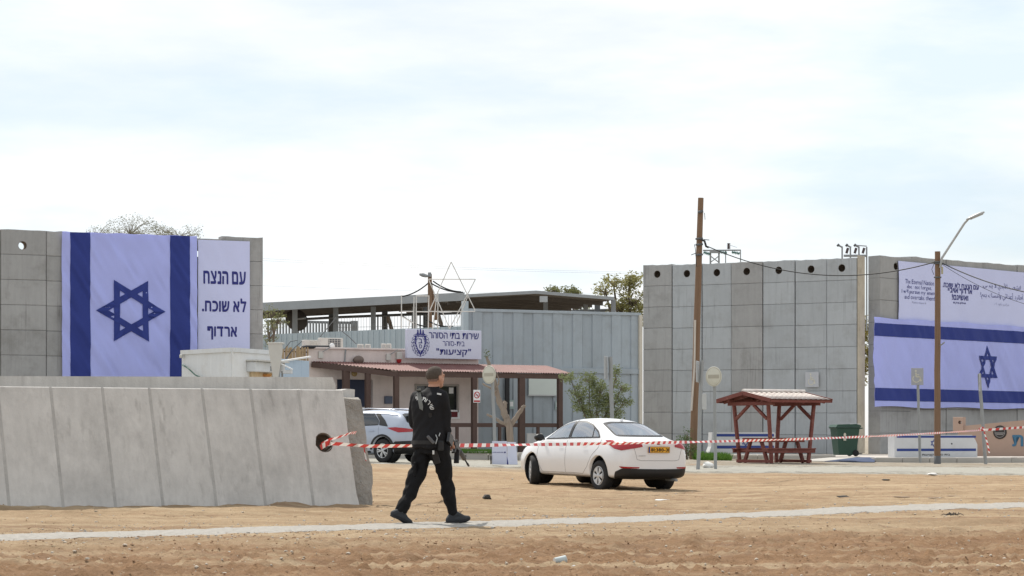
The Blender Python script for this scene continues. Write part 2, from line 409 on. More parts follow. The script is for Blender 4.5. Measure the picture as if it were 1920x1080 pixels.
def ground_mat():
    m = bpy.data.materials.new('dirt'); m.use_nodes = True; N, L = m.node_tree.nodes, m.node_tree.links
    b = N['Principled BSDF']; b.inputs['Roughness'].default_value = .95; b.inputs['Specular IOR Level'].default_value = .1
    g = N.new('ShaderNodeNewGeometry')
    def noise(sc, det=6, rg=.65, st=(1, 1, 1)):
        mp = N.new('ShaderNodeMapping'); mp.inputs['Scale'].default_value = st; L.new(g.outputs['Position'], mp.inputs['Vector'])
        n = N.new('ShaderNodeTexNoise'); n.inputs['Scale'].default_value = sc; n.inputs['Detail'].default_value = det; n.inputs['Roughness'].default_value = rg
        L.new(mp.outputs[0], n.inputs['Vector']); return n.outputs[0]
    def ramp(v, a, bq, ca=(0, 0, 0, 1), cb=(1, 1, 1, 1)):
        r = N.new('ShaderNodeValToRGB'); r.color_ramp.elements[0].position = a; r.color_ramp.elements[1].position = bq
        r.color_ramp.elements[0].color = ca; r.color_ramp.elements[1].color = cb; L.new(v, r.inputs[0]); return r.outputs[0]
    def mix(f, a, c, tp='MIX'):
        x = N.new('ShaderNodeMix'); x.data_type = 'RGBA'; x.blend_type = tp
        for i, v in ((0, f), (6, a), (7, c)):
            if isinstance(v, (int, float)): x.inputs[i].default_value = v
            elif isinstance(v, tuple): x.inputs[i].default_value = v
            else: L.new(v, x.inputs[i])
        return x.outputs[2]
    def ma(op, a, c):
        k = N.new('ShaderNodeMath'); k.operation = op
        for i, v in enumerate((a, c)):
            if isinstance(v, (int, float)): k.inputs[i].default_value = v
            else: L.new(v, k.inputs[i])
        return k.outputs[0]
    tan = ramp(noise(.9, 9, .78, (1, .45, 1)), .36, .64, (.295, .205, .122, 1), (.45, .33, .208, 1))
    # freshly graded loose brown earth in the nearest strip: its own, redder soil
    sx = N.new('ShaderNodeSeparateXYZ'); L.new(g.outputs['Position'], sx.inputs[0])
    edge = ma('ADD', ma('SUBTRACT', 25.0, sx.outputs[1]), ma('MULTIPLY', sx.outputs[0], .42))
    edge = ma('ADD', edge, ma('MULTIPLY', ma('SUBTRACT', noise(.8, 6), .5), 6.0))
    brown = ramp(noise(1.7, 8, .72), .3, .72, (.205, .118, .064, 1), (.37, .232, .132, 1))
    c = mix(ramp(ma('MULTIPLY', edge, .25), .2, .8), tan, brown)
    c = mix(ma('MULTIPLY', ramp(noise(1.0, 5, .6, (.05, 1.3, 1)), .5, .64), .8), c, (.49, .375, .245, 1))      # pale wheel-packed bands
    c = mix(ma('MULTIPLY', ramp(noise(1.0, 6, .65, (.07, 2.1, 1.7)), .53, .63), .65), c, (.25, .155, .095, 1))  # loose darker bands
    grey = ramp(noise(1.6, 7, .7, (1, .35, 1)), .35, .7, (.27, .235, .185, 1), (.41, .37, .305, 1))
    far = ma('MULTIPLY', ma('SUBTRACT', ma('ADD', sx.outputs[1], ma('MULTIPLY', noise(.12, 6), 26.0)), 74.0), .12)
    c = mix(ramp(far, 0, 1), c, grey)
    c = mix(ma('MULTIPLY', ramp(noise(.55, 8, .75, (1, .3, 1)), .52, .66), .55), c, (.33, .205, .12, 1))          # damp reddish earth
    c = mix(ramp(noise(22, 5, .7), .62, .78), c, (.52, .42, .30, 1))          # pale grit
    c = mix(ma('MULTIPLY', ramp(noise(14, 6, .75), .58, .75), .6), c, (.20, .135, .085, 1))   # dark crumbs
    L.new(c, b.inputs['Base Color'])
    h = ma('ADD', ma('MULTIPLY', noise(9, 7, .75), .7), ma('MULTIPLY', noise(45, 5, .7), .3))
    bp = N.new('ShaderNodeBump'); bp.inputs['Strength'].default_value = .9; bp.inputs['Distance'].default_value = .09
    L.new(h, bp.inputs['Height']); L.new(bp.outputs[0], b.inputs['Normal'])
    return m
gme.materials.append(ground_mat())
struct(ob('ground', gme))

def sheet_mat(name, c0, c1, edge_soft, nsc=14.0, blue=False):
    """gravel sheet that thins out into scattered grit at its borders (attribute v: 0 centre .. 1 edge)"""
    m = bpy.data.materials.new(name); m.use_nodes = True; N, L = m.node_tree.nodes, m.node_tree.links
    b = N['Principled BSDF']; b.inputs['Roughness'].default_value = .95; b.inputs['Specular IOR Level'].default_value = .1
    g = N.new('ShaderNodeNewGeometry'); uv = N.new('ShaderNodeUVMap'); sx = N.new('ShaderNodeSeparateXYZ'); L.new(uv.outputs[0], sx.inputs[0])
    def noise(sc, det=6, rg=.7, st=(1, 1, 1)):
        mp = N.new('ShaderNodeMapping'); mp.inputs['Scale'].default_value = st; L.new(g.outputs['Position'], mp.inputs['Vector'])
        n = N.new('ShaderNodeTexNoise'); n.inputs['Scale'].default_value = sc; n.inputs['Detail'].default_value = det; n.inputs['Roughness'].default_value = rg
        L.new(mp.outputs[0], n.inputs['Vector']); return n.outputs[0]
    r = N.new('ShaderNodeValToRGB'); r.color_ramp.elements[0].position = .3; r.color_ramp.elements[1].position = .7
    r.color_ramp.elements[0].color = (*c0, 1); r.color_ramp.elements[1].color = (*c1, 1); L.new(noise(nsc, 7, .75), r.inputs[0])
    L.new(r.outputs[0], b.inputs['Base Color'])
    bp = N.new('ShaderNodeBump'); bp.inputs['Strength'].default_value = .6; bp.inputs['Distance'].default_value = .03
    L.new(noise(30, 5), bp.inputs['Height']); L.new(bp.outputs[0], b.inputs['Normal'])
    def ma(op, a, c):
        k = N.new('ShaderNodeMath'); k.operation = op
        for i, v in enumerate((a, c)):
            if isinstance(v, (int, float)): k.inputs[i].default_value = v
            else: L.new(v, k.inputs[i])
        return k.outputs[0]
    nn = ma('ADD', ma('MULTIPLY', noise(2.2, 8, .8, (1, .5, 1)), 1.0), ma('MULTIPLY', noise(.5, 3), .5))
    al = ma('SUBTRACT', ma('ADD', nn, 0.0), ma('ADD', ma('MULTIPLY', sx.outputs[1], edge_soft), .75 - edge_soft * .72))
    al2 = N.new('ShaderNodeMath'); al2.operation = 'MULTIPLY_ADD'; al2.use_clamp = True; al2.inputs[1].default_value = 9; al2.inputs[2].default_value = .5; L.new(al, al2.inputs[0])
    L.new(al2.outputs[0], b.inputs['Alpha']); return m
def strip(name, Xs, cen, hw, m, lift, nv=40):
    vs, fs, uvs = [], [], []
    n = len(Xs)
    for X in Xs:
        c, h = cen(X), hw(X)
        for j in range(nv + 1):
            q = -1 + 2 * j / nv; vs.append((X, c + q * h, 0)); uvs.append((X, abs(q)))
    a = np.array(vs); a[:, 2] = ground_h(a[:, 0], a[:, 1]) + lift - np.array([u[1] for u in uvs]) ** 3 * (lift + .03)
    for i in range(n - 1):
        for j in range(nv): p = i * (nv + 1) + j; fs.append((p, p + nv + 1, p + nv + 2, p + 1))
    me = bpy.data.meshes.new(name); me.from_pydata(a.tolist(), [], fs); ul = me.uv_layers.new(name='UVMap')
    for l in me.loops: ul.data[l.index].uv = uvs[l.vertex_index]
    me.materials.append(m); me.polygons.foreach_set('use_smooth', [True] * len(fs))
    return struct(ob(name, me))
strip('gravel_track', np.linspace(-9, 12, 420), lambda X: float(track_Y(X)), lambda X: 1.35 + .05 * X, sheet_mat('pale_gravel', (.275, .258, .232), (.44, .415, .375), 1.25), .016)
strip('gravel_road', np.linspace(-14, 40, 160), lambda X: 72.0 - .15 * X, lambda X: 9.5, sheet_mat('road_gravel', (.265, .25, .215), (.41, .395, .345), .35, 6.0), .02, 40)

# scattered stones: nobody could count them
def stones(name, n, region, smin, smax, m, seed):
    r = np.random.default_rng(seed); bm = bmesh.new(); bmesh.ops.create_icosphere(bm, subdivisions=1, radius=1)
    bv = np.array([v.co[:] for v in bm.verts]); bf = np.array([[v.index for v in f.verts] for f in bm.faces]); bm.free()
    d = np.exp(r.uniform(math.log(region[0]), math.log(region[1]), n)); X = (r.uniform(-60, 1980, n) - 960) * d / F
    if len(region) > 2:
        d = track_Y(X) + r.normal(0, 1.2, n) * region[2]
    s = smin * (smax / smin) ** (r.random(n) ** 2.5)
    z = ground_h(X, d)
    V = []; 
    for i in range(n):
        q = bv * (1 + r.uniform(-.3, .3, (len(bv), 1))) * s[i] * r.uniform(.6, 1.3, 3) * np.array([1, 1, .7])
        a = r.uniform(0, 6.28); c_, s_ = math.cos(a), math.sin(a); q = q @ np.array([[c_, s_, 0], [-s_, c_, 0], [0, 0, 1]])
        V.append(q + np.array([X[i], d[i], z[i] + s[i] * .25]))
    V = np.concatenate(V); Fc = np.concatenate([bf + i * len(bv) for i in range(n)])
    me = bpy.data.meshes.new(name); me.from_pydata(V.tolist(), [], Fc.tolist()); me.materials.append(m)
    return me
_dk = mat('stone_brown', (.32, .205, .12), .95, .3, 8, .2); _lt = mat('stone_pale', (.50, .44, .36), .95, .25, 8, .2)
tag(ob('earth_clods', stones('earth_clods', 9000, (15, 26), .003, .015, _dk, 1)), 'crumbled brown earth clods strewn over the nearest dirt', 'earth clods', kind='stuff')
tag(ob('gravel_stones', stones('gravel_stones', 3600, (16, 85), .004, .022, _lt, 2)), 'small pale stones scattered over the tan dirt', 'gravel', kind='stuff')
tag(ob('track_stones', stones('track_stones', 1800, (26, 44, 1.2), .005, .02, mat('stone_grey', (.40, .37, .33), .95, .3, 8, .2), 3)), 'small grey stones along the pale gravel track', 'gravel', kind='stuff')

tag(ob('dark_stones', stones('dark_stones', 6500, (24, 80), .003, .015, mat('stone_dark', (.33, .24, .15), .95, .3, 8, .2), 9)), 'small dark stones scattered over the dirt and road', 'gravel', kind='stuff')
# ================================================================== concrete wall sections
CONC = mat('concrete', (.355, .353, .345), .9, .10, .9, .35, 30, streak=.09, stain=(.21, .205, .19), stain_amt=.5, objrand=.06, pores=.3, drip=.6)
CONCB = mat('concrete_bluish', (.40, .42, .43), .9, .08, .9, .35, 30, streak=.06, stain=(.25, .25, .24), stain_amt=.4, objrand=.06, pores=.3, drip=.5)
CONCL = mat('concrete_pale', (.53, .51, .478), .9, .13, 1.4, .5, 34, streak=.16, stain=(.35, .335, .315), stain_amt=.5, objrand=.02, pores=.5, drip=.45)
CONCR = mat('concrete_rough', (.36, .335, .30), .95, .25, 2.2, 1.0, 14, stain=(.22, .20, .17), stain_amt=.6, bdist=.05)
GROOVE = mat('joint_dark_grey', (.19, .19, .19), .95, .2, 3, .2)  # darker grey in the recessed joints between the bands
HOLE_SHADE = mat('hole_shade_brown', (.18, .14, .105), .9, .3, 6, .4)  # brown liner colour, darkened to stand for shade inside the holes
JFILL = mat('joint_mortar', (.40, .385, .36), .95, .25, 4, .4)
BEIGE_END = mat('pale_plaster_edge', (.46, .41, .325), .95, .2, 2, .4, 18, stain=(.30, .25, .19), stain_amt=.5)

def rect_loop(x0, z0, x1, z1, k=6):
    p = []
    for (a, b) in (((x0, z0), (x1, z0)), ((x1, z0), (x1, z1)), ((x1, z1), (x0, z1)), ((x0, z1), (x0, z0))):
        for i in range(k): p.append((a[0] + (b[0] - a[0]) * i / k, a[1] + (b[1] - a[1]) * i / k))
    return p
def course_mesh(name, w, h, t, m, hole=None, r=.16, c=.014, jag=0.0, seed=0):
    """one cast band: x 0..w, z 0..h, front at y=0; optional round hole right through"""
    rd = random.Random(seed); mb = MB()
    outer = rect_loop(0, 0, w, h); inner = rect_loop(c, c, w - c, h - c); n = len(outer)
    j = lambda: rd.uniform(-jag, jag)
    V = [(x, 0, z) for x, z in inner] + [(x, c, z + (j() if z > h - 1e-6 else 0)) for x, z in outer] + [(x, t, z) for x, z in outer]
    Fs = [(i, (i + 1) % n, n + (i + 1) % n, n + i) for i in range(n)] + [(n + i, n + (i + 1) % n, 2 * n + (i + 1) % n, 2 * n + i) for i in range(n)]
    if hole is None:
        Fs += [list(range(n)), list(range(3 * n - 1, 2 * n - 1, -1))]
    else:
        cx, cz = hole; a0 = [math.atan2(z - cz, x - cx) for x, z in inner]
        V += [(cx + r * math.cos(a), 0, cz + r * math.sin(a)) for a in a0] + [(cx + r * math.cos(a), t, cz + r * math.sin(a)) for a in a0]
        for i in range(n):
            k = (i + 1) % n
            Fs += [(i, k, 3 * n + k, 3 * n + i), (2 * n + i, 2 * n + k, 4 * n + k, 4 * n + i), (3 * n + i, 3 * n + k, 4 * n + k, 4 * n + i)]
    mb.add(V, Fs); return mb.mesh(name, m)
def section(M, w, heights, t, m, label, group, hole=True, seed=0, hole_r=.16, gap=.012, jd=.012, jm=None, plug=True, holepos=None, cat='concrete wall'):
    """precast section: bands of the given heights from bottom to top with recessed joints between them"""
    root = thing('concrete_barrier', label, cat, M, group); z = 0
    for i, h in enumerate(heights):
        top = i == len(heights) - 1
        hp = None
        if top and hole: hp = holepos or (w * .5, h * .55)
        me = course_mesh('course', w, h - gap, t, m, hp, hole_r, jag=.02 if top else 0, seed=seed * 31 + i)
        ob('course', me, root, Matrix.Translation((0, 0, z)))
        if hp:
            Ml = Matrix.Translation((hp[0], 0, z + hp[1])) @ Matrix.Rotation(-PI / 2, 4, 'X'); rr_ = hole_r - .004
            MB().lathe([(rr_ - .012, .03), (rr_, .03), (rr_, t), (rr_ - .012, t)] + ([(.001, t - .004)] if plug else [(rr_ - .012, .03)]), Ml, 24).build('hole_shade_liner', HOLE_SHADE, root)  # liner and back plug added so the holes look dark
        if not top: MB().box((w / 2, t / 2 + jd, z + h - gap / 2), (w - .03, t - .024 - jd, gap + .03)).build('joint', jm or GROOVE, root)
        z += h
    return root
ORD = ['first', 'second', 'third', 'fourth', 'fifth', 'sixth', 'seventh', 'eighth']

# --- left tall wall
WL = VP(0, 93.75, 494, 98.0)
seams = [-90, 1, 87, 171, 255, 337, 416, 494]
tops = [427, 428.5, 432, 436, 439.5, 443, 445.5, 447.5]
lab = ['cut off by the left edge of the photo', 'with an open round hole, at the far left', 'half hidden by the left edge of the vertical flag', 'behind the left half of the vertical flag',
       'behind the star of the vertical flag', 'behind the right stripe of the vertical flag', 'behind the left part of the white banner', 'at the right end of the left wall']
GB_L = .25
for i in range(7):
    u0 = WL.hit(seams[i])[0]; u1 = WL.hit(seams[i + 1])[0]
    zt = WL.hit((seams[i] + seams[i + 1]) / 2, (tops[i] + tops[i + 1]) / 2)[1] + (.06 if i == 6 else 0) - (.05 if i == 5 else 0)
    hts = [zt - GB_L - 8 * .985] + [.985] * 8 if True else None
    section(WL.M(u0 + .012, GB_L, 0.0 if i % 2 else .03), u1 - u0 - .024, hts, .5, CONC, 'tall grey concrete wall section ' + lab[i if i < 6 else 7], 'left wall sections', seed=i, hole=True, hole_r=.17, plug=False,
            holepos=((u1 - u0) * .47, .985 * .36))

# --- right tall wall (seven sections with holes)
WR = VP(1205, 109.2, 1606, 103.2)
seams = [1205, 1259.5, 1315, 1370.5, 1429.5, 1489.5, 1549.5, 1607]
for i in range(7):
    u0 = WR.hit(seams[i])[0]; u1 = WR.hit(seams[i + 1])[0]
    zt = WR.hit(1205 if i == 0 else seams[i] + 20, 497.5 - (seams[i] - 1205) / 402 * 15.5)[1]
    hts = [zt - .2 - 8 * .955] + [.955] * 8
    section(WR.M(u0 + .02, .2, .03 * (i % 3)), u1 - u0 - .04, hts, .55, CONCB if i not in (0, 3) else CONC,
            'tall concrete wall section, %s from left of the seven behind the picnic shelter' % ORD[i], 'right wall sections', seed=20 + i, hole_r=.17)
# pale end plate on the right end of that wall
uE = WR.hit(1607)[0]
o = MB().box((.04, .29, 4.3), (.075, .60, 8.5), ch=.01).build('end_plate', BEIGE_END, None, WR.M(uE + .012, .2, 0)); 
o.name = 'plaster_end_strip'; tag(o, 'pale beige plaster strip down the right end of the seven-section wall', 'plaster strip')

# --- far right wall, receding to the right
WF = VP(1650, 104.2, 1920, 112.8)
seams = [1650, 1708, 1775, 1842, 1908, 1976]; tp = [478.5, 480, 486, 491, 496, 500]
for i in range(5):
    u0 = WF.hit(seams[i])[0]; u1 = WF.hit(seams[i + 1])[0]; zt = WF.hit(seams[i] + 20, tp[i] + 2)[1]
    hts = [zt - .2 - 8 * .965] + [.965] * 8
    section(WF.M(u0 + .014, .2, .03 * (i % 2)), u1 - u0 - .028, hts, .62, CONC,
            ['tall grey concrete section at the left end of the wall behind the horizontal flag', 'tall grey concrete section behind the English text of the long banner', 'tall grey concrete section behind the lamp pole and Hebrew text',
             'tall grey concrete section behind the star of the horizontal flag', 'tall grey concrete section cut off by the right edge of the photo'][i], 'far right wall sections', seed=40 + i, hole=(i == 0), hole_r=.17,
            holepos=(1.2, .55) if i == 0 else None)

# --- fallen sections lying on their side at the left
def lying(pa, da, pb, db, lean_deg, z0, heights, width, t, m, label, seed, hole=False, holepos=None, name_group='fallen wall sections'):
    v = VP(pa, da, pb, db); u3 = Vector((v.u.x, v.u.y, 0)); bk = Vector((v.v.x, v.v.y, 0)); up = (Vector((0, 0, math.cos(R(lean_deg)))) + bk * math.sin(R(lean_deg)))
    n = up.cross(u3)                      # local Y must point away from the camera
    if n.dot(bk) < 0: n = -n
    # local x -> up, local y -> n, local z -> u3
    M = Matrix(((up.x, n.x, u3.x, 0), (up.y, n.y, u3.y, 0), (up.z, n.z, u3.z, 0), (0, 0, 0, 1)))
    p = v.P(0, z0); M = Matrix.Translation(p) @ M
    return section(M, width, heights, t, m, label, name_group, hole=hole, seed=seed, holepos=holepos, gap=.022, hole_r=.15, jd=-.006, jm=JFILL)
vA = VP(-180, 31.7, 676, 35.0)
LA = vA.hit(676)[0]; g0 = vA.hit(590)[0]
# band joints along the length, from the photo
js = [vA.hit(p)[0] for p in (20, 121, 219, 308, 408, 500, 590)]
hts = [js[0] - 0] + [js[i + 1] - js[i] for i in range(6)] + [LA - js[-1]]
lying(-180, 31.7, 676, 35.0, 18, -.03, hts, 1.80, .30, CONCL, 'long pale concrete wall section lying on its side, with the tape tied in its hole', 60, True, (.98, (LA - js[-1]) * .40))
# rougher section behind it, its end sticking out to the right
def rough_block(name, pa, da, pb, db, lean, h, t, label, jag, m, z0=-.05, grp='fallen wall sections'):
    v = VP(pa, da, pb, db); L = v.L; nx, nz = 26, 9; rd = random.Random(len(label))
    root = thing('concrete_barrier', label, 'concrete wall', v.M(0, z0, 0), grp)
    bm = bmesh.new(); bmesh.ops.create_cube(bm, size=1)
    for q in bm.verts: q.co = Vector(((q.co.x + .5) * L, (q.co.y + .5) * t, (q.co.z + .5) * h))
    for a, k, nn in ((0, L, 40), (2, h, 14), (1, t, 4)):
        for i in range(1, nn):
            ax = Vector((0, 0, 0)); ax[a] = 1
            bmesh.ops.bisect_plane(bm, geom=bm.verts[:] + bm.edges[:] + bm.faces[:], plane_co=ax * (k * i / nn), plane_no=ax)
    sd = len(label)
    for q in bm.verts:
        e = min(abs(q.co.x - L), .5); k = 1.0 if q.co.x > L - .9 else .35
        d = (float(vnoise(q.co.z * 5 + q.co.y * 4, q.co.x * 5 + q.co.y * 3, sd)) - .5) * jag * 2 * k
        d2 = (float(vnoise(q.co.z * 9 + 3, q.co.x * 9 + q.co.y * 6, sd + 4)) - .5) * jag * k
        if q.co.x > L - .01: q.co.x += d + d2
        if q.co.z > h - .01: q.co.z += (d + d2) * .7
        if q.co.y < .01: q.co.y += (d + d2) * .35
        q.co.y += q.co.z * math.tan(R(lean))
    me = bpy.data.meshes.new('slab'); bm.to_mesh(me); bm.free(); me.materials.append(m)
    ob('slab', me, root); return root
rough_block('b', 300, 34.1, 702, 35.75, 14, 1.62, .34, 'rough broken concrete section end sticking out behind the lying section', .05, CONCR)
rough_block('c', 420, 35.1, 674, 36.2, 6, 1.74, .3, 'low grey broken concrete slab between the two lying sections', .035, CONCL)
v = VP(-180, 33.2, 629, 36.9); root = thing('concrete_barrier', 'pale smooth concrete section lying furthest back, its top showing as a long ledge', 'concrete wall', v.M(0, 0, 0), 'fallen wall sections')
MB().prism([(0, 0), (v.L, 0), (v.L, 1.79), (v.L - .05, 1.90), (0, 1.83)], 0, .45).build('slab', CONCL, root)

# ================================================================== flags and banners on the walls
CLOTH = mat('flag_cloth_white', (.475, .517, .93), .85, .04, 1.2, .2, 12, trans=.12, bdist=.02)  # white cloth; bluish tint of sky-lit shade put into the base colour
FBLUE = mat('flag_cloth_blue', (.028, .045, .225), .8, .08, 1.2, .2, 12, bdist=.02)
BANNER = mat('banner_vinyl', (.58, .61, .85), .6, .03, 1.0, .12, 8, bdist=.02)  # white vinyl, its sky-shade tint put into the base colour
INK = mat('navy_ink', (.028, .032, .19), .7, .05, 4, 0)
INKG = mat('grey_ink', (.32, .34, .48), .7, .05, 4, 0)
def ripple(seed, amp):
    def f(u, z):
        a = math.sin(u * 1.7 + z * .8 + seed) * .4 + math.sin(u * 3.9 - z * 2.1 + seed * 2) * .25
        b = float(vnoise(np.array([u * 1.3 + z * .9 + seed]), np.array([z * .55 - u * .3 + seed]), 3)[0]) - .5
        c = float(vnoise(np.array([(u + z * .6) * 6 + seed]), np.array([(z - u * .6) * .8]), 5)[0]) - .5
        return amp * (a * .35 + b + c * .7)
    return f
def hexagram(cx, cz, Ro, th, lift, y, rot=0.0, sx=1.0):
    mb = MB()
    for k in range(2):
        tri = [(cx + sx * Ro * math.cos(PI / 2 + rot + k * PI + i * 2 * PI / 3), cz + Ro * math.sin(PI / 2 + rot + k * PI + i * 2 * PI / 3)) for i in range(3)]
        ri = Ro - 2 * th; tin = [(cx + sx * ri * math.cos(PI / 2 + rot + k * PI + i * 2 * PI / 3), cz + ri * math.sin(PI / 2 + rot + k * PI + i * 2 * PI / 3)) for i in range(3)]
        for i in range(3):
            A, B, C, D = tri[i], tri[(i + 1) % 3], tin[(i + 1) % 3], tin[i]; n = 60
            vs = []
            for q in range(n + 1):
                t = q / n
                for (p0, p1) in ((A, B), (D, C)):
                    x = p0[0] + (p1[0] - p0[0]) * t; z = p0[1] + (p1[1] - p0[1]) * t
                    vs.append((x, lift(x, z) + y - k * .0015, z))
            mb.add(vs, [(2 * q, 2 * q + 1, 2 * q + 3, 2 * q + 2) for q in range(n)])
    return mb
def cloth(name_label, cat, V, M, w, h, rip, m, nu=60, nv=60, group=None, name='flag', shear=0.0, wav=0.0):
    root = thing(name, name_label, cat, M, group)
    def fn(a, b):
        x = a * w; z = b * h
        e = wav * math.sin(a * 19) * (1 - b) ** 3 + wav * .6 * math.sin(a * 31 + 1) * (b ** 6)
        return (x, rip(x, z), z + e)
    mb = MB().grid(nu, nv, fn); mb.grid(nu, nv, lambda a, b: Vector(fn(a, b)) + Vector((0, .012, 0))); mb.build('cloth', m, root, fixn=False)
    return root
def band(root, x0, x1, z0, z1, rip, m, y=-.014, nu=50, nv=40, name='stripe'):
    return MB().grid(nu, nv, lambda a, b: (x0 + (x1 - x0) * a, rip(x0 + (x1 - x0) * a, z0 + (z1 - z0) * b) + y, z0 + (z1 - z0) * b)).build(name, m, root, fixn=False)
# vertical flag on the left wall
P = VP(0, 93.75, 494, 98.0, -.14)
u0, _, _ = P.hit(116.5); u1 = P.hit(369.5)[0]; zb = .95
zt = P.hit(242, 438.5)[1]; zl = P.hit(116.5, 434)[1]
rip = ripple(2.0, .13)
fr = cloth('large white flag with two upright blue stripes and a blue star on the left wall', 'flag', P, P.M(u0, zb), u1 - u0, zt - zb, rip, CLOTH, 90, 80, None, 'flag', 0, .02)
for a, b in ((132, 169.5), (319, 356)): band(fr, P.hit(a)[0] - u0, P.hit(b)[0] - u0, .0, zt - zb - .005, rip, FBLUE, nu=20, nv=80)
cx = P.hit(245.5, 583); 
hz = P.hit(245, 583)[1] - zb
RX = (P.hit(310)[0] - P.hit(180)[0]) / 2
hexagram(cx[0] - u0, hz, RX, RX * .172, rip, -.03, PI / 2).build('star', FBLUE, fr, fixn=False)
# three-line Hebrew banner beside it
P2 = VP(0, 93.75, 494, 98.0, -.07)
u0 = P2.hit(371.5)[0]; u1 = P2.hit(468.5)[0]; zt = P2.hit(420, 451)[1]; rb = ripple(5, .04)
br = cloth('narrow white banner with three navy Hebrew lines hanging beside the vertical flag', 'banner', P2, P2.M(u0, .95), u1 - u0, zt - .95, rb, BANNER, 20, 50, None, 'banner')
def on(P, u0, zb, px0, py0, px1, py1): 
    a = P.hit(px0, py1); b = P.hit(px1, py0); return (a[0] - u0, a[1] - zb, b[0] - u0, b[1] - zb)
for s, bx in ((HEB('עם הנצח'), (381, 509.5, 461, 532)), (HEB('לא שוכח.'), (378.5, 560, 461.5, 584)), (HEB('ארדוף'), (388.5, 612.5, 444.5, 636.5))):
    x0, z0, x1, z1 = on(P2, u0, .95, *bx); fit_text('lettering', s, x0, z0, x1, z1, INK, br, .035, -.008, rb, split=True)
# horizontal flag on the far right wall
P3 = VP(1650, 104.2, 1920, 112.8, -.2)
u0 = P3.hit(1638.5)[0]; u1 = P3.hit(2010)[0]; zb = P3.hit(1638, 762.5)[1]; zt = P3.hit(1638, 595)[1]; rip = ripple(9, .11)
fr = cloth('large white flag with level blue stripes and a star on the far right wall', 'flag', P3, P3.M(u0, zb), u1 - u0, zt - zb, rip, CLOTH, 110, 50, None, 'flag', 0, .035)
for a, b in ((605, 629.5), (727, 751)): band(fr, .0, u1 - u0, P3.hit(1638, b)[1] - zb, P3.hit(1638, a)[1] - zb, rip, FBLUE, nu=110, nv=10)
c = P3.hit(1851.5, 688); RZ = (P3.hit(1851, 648)[1] - P3.hit(1851, 729)[1]) / 2
hexagram(c[0] - u0, c[1] - zb, RZ, RZ * .17, rip, -.03, 0).build('star', FBLUE, fr, fixn=False)
# long text banner above it
P4 = VP(1650, 104.2, 1920, 112.8, -.08)
u0 = P4.hit(1685)[0]; u1 = P4.hit(2010)[0]; zb = P4.hit(1685, 602)[1]; zt = P4.hit(1685, 489)[1]; rb = ripple(4, .035)
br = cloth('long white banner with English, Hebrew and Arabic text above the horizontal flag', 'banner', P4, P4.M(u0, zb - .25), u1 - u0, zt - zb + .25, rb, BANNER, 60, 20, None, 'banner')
zb -= .25
def txt(s, bx, bold, m=INK, joined=False):
    x0, z0, x1, z1 = on(P4, u0, zb, *bx)
    # baseline follows the banner: use the row measured at the box centre
    a = P4.hit((bx[0] + bx[2]) / 2, bx[3]); b = P4.hit((bx[0] + bx[2]) / 2, bx[1]); z0, z1 = a[1] - zb, b[1] - zb
    fit_text('lettering', s, x0, z0, x1, z1, m, br, bold, -.008, rb, joined=joined, split=bold > .025)
txt('The Eternal Nation', (1697, 525, 1750.5, 533.5), .006); txt('does not forget.', (1700.5, 535, 1746.5, 544.5), .006)
txt('I will pursue my enemies', (1690, 544.5, 1761, 554), .006); txt('and overtake them!', (1695.5, 554, 1752, 562), .006); txt('Psalms chapter 18', (1710, 566, 1737, 570.5), .004, INKG)
txt(HEB('עם הנצח לא שוכח.'), (1766.5, 530, 1835, 541), .03); txt(HEB('ארדוף אויביי'), (1777, 541, 1822.5, 552.5), .03); txt('!' + HEB('ואשיגם'), (1785, 552, 1815, 563), .03); txt('18 ' + HEB('תהילים פרק'), (1787.5, 566, 1810.5, 571), .02)
# Arabic: joined forms written in visual order
AF = {'ا': (0xFE8D, 0xFE8E, None, None), 'أ': (0xFE83, 0xFE84, None, None), 'ب': (0xFE8F, 0xFE90, 0xFE91, 0xFE92), 'ت': (0xFE95, 0xFE96, 0xFE97, 0xFE98), 'د': (0xFEA9, 0xFEAA, None, None),
      'ر': (0xFEAD, 0xFEAE, None, None), 'ز': (0xFEAF, 0xFEB0, None, None), 'س': (0xFEB1, 0xFEB2, 0xFEB3, 0xFEB4), 'ش': (0xFEB5, 0xFEB6, 0xFEB7, 0xFEB8), 'ط': (0xFEC1, 0xFEC2, 0xFEC3, 0xFEC4),
      'ع': (0xFEC9, 0xFECA, 0xFECB, 0xFECC), 'ك': (0xFED9, 0xFEDA, 0xFEDB, 0xFEDC), 'ل': (0xFEDD, 0xFEDE, 0xFEDF, 0xFEE0), 'م': (0xFEE1, 0xFEE2, 0xFEE3, 0xFEE4), 'ن': (0xFEE5, 0xFEE6, 0xFEE7, 0xFEE8),
      'ه': (0xFEE9, 0xFEEA, 0xFEEB, 0xFEEC), 'و': (0xFEED, 0xFEEE, None, None), 'ي': (0xFEF1, 0xFEF2, 0xFEF3, 0xFEF4), 'ى': (0xFEEF, 0xFEF0, None, None), 'ئ': (0xFE89, 0xFE8A, 0xFE8B, 0xFE8C), 'ـ': (0x640,) * 4,
      '\ufefb': (0xFEFB, 0xFEFC, None, None), '\ufef7': (0xFEF7, 0xFEF8, None, None)}
def arabic(s):
    s = s.replace('لا', '\ufefb').replace('لأ', '\ufef7'); out = []
    for i, c in enumerate(s):
        if c not in AF: out.append(c); continue
        p = i > 0 and s[i - 1] in AF and AF[s[i - 1]][2] is not None; n = i + 1 < len(s) and s[i + 1] in AF and AF[c][2] is not None
        k = 3 if p and n else 1 if p else 2 if n else 0; out.append(chr(AF[c][k]))
    return ''.join(out[::-1])
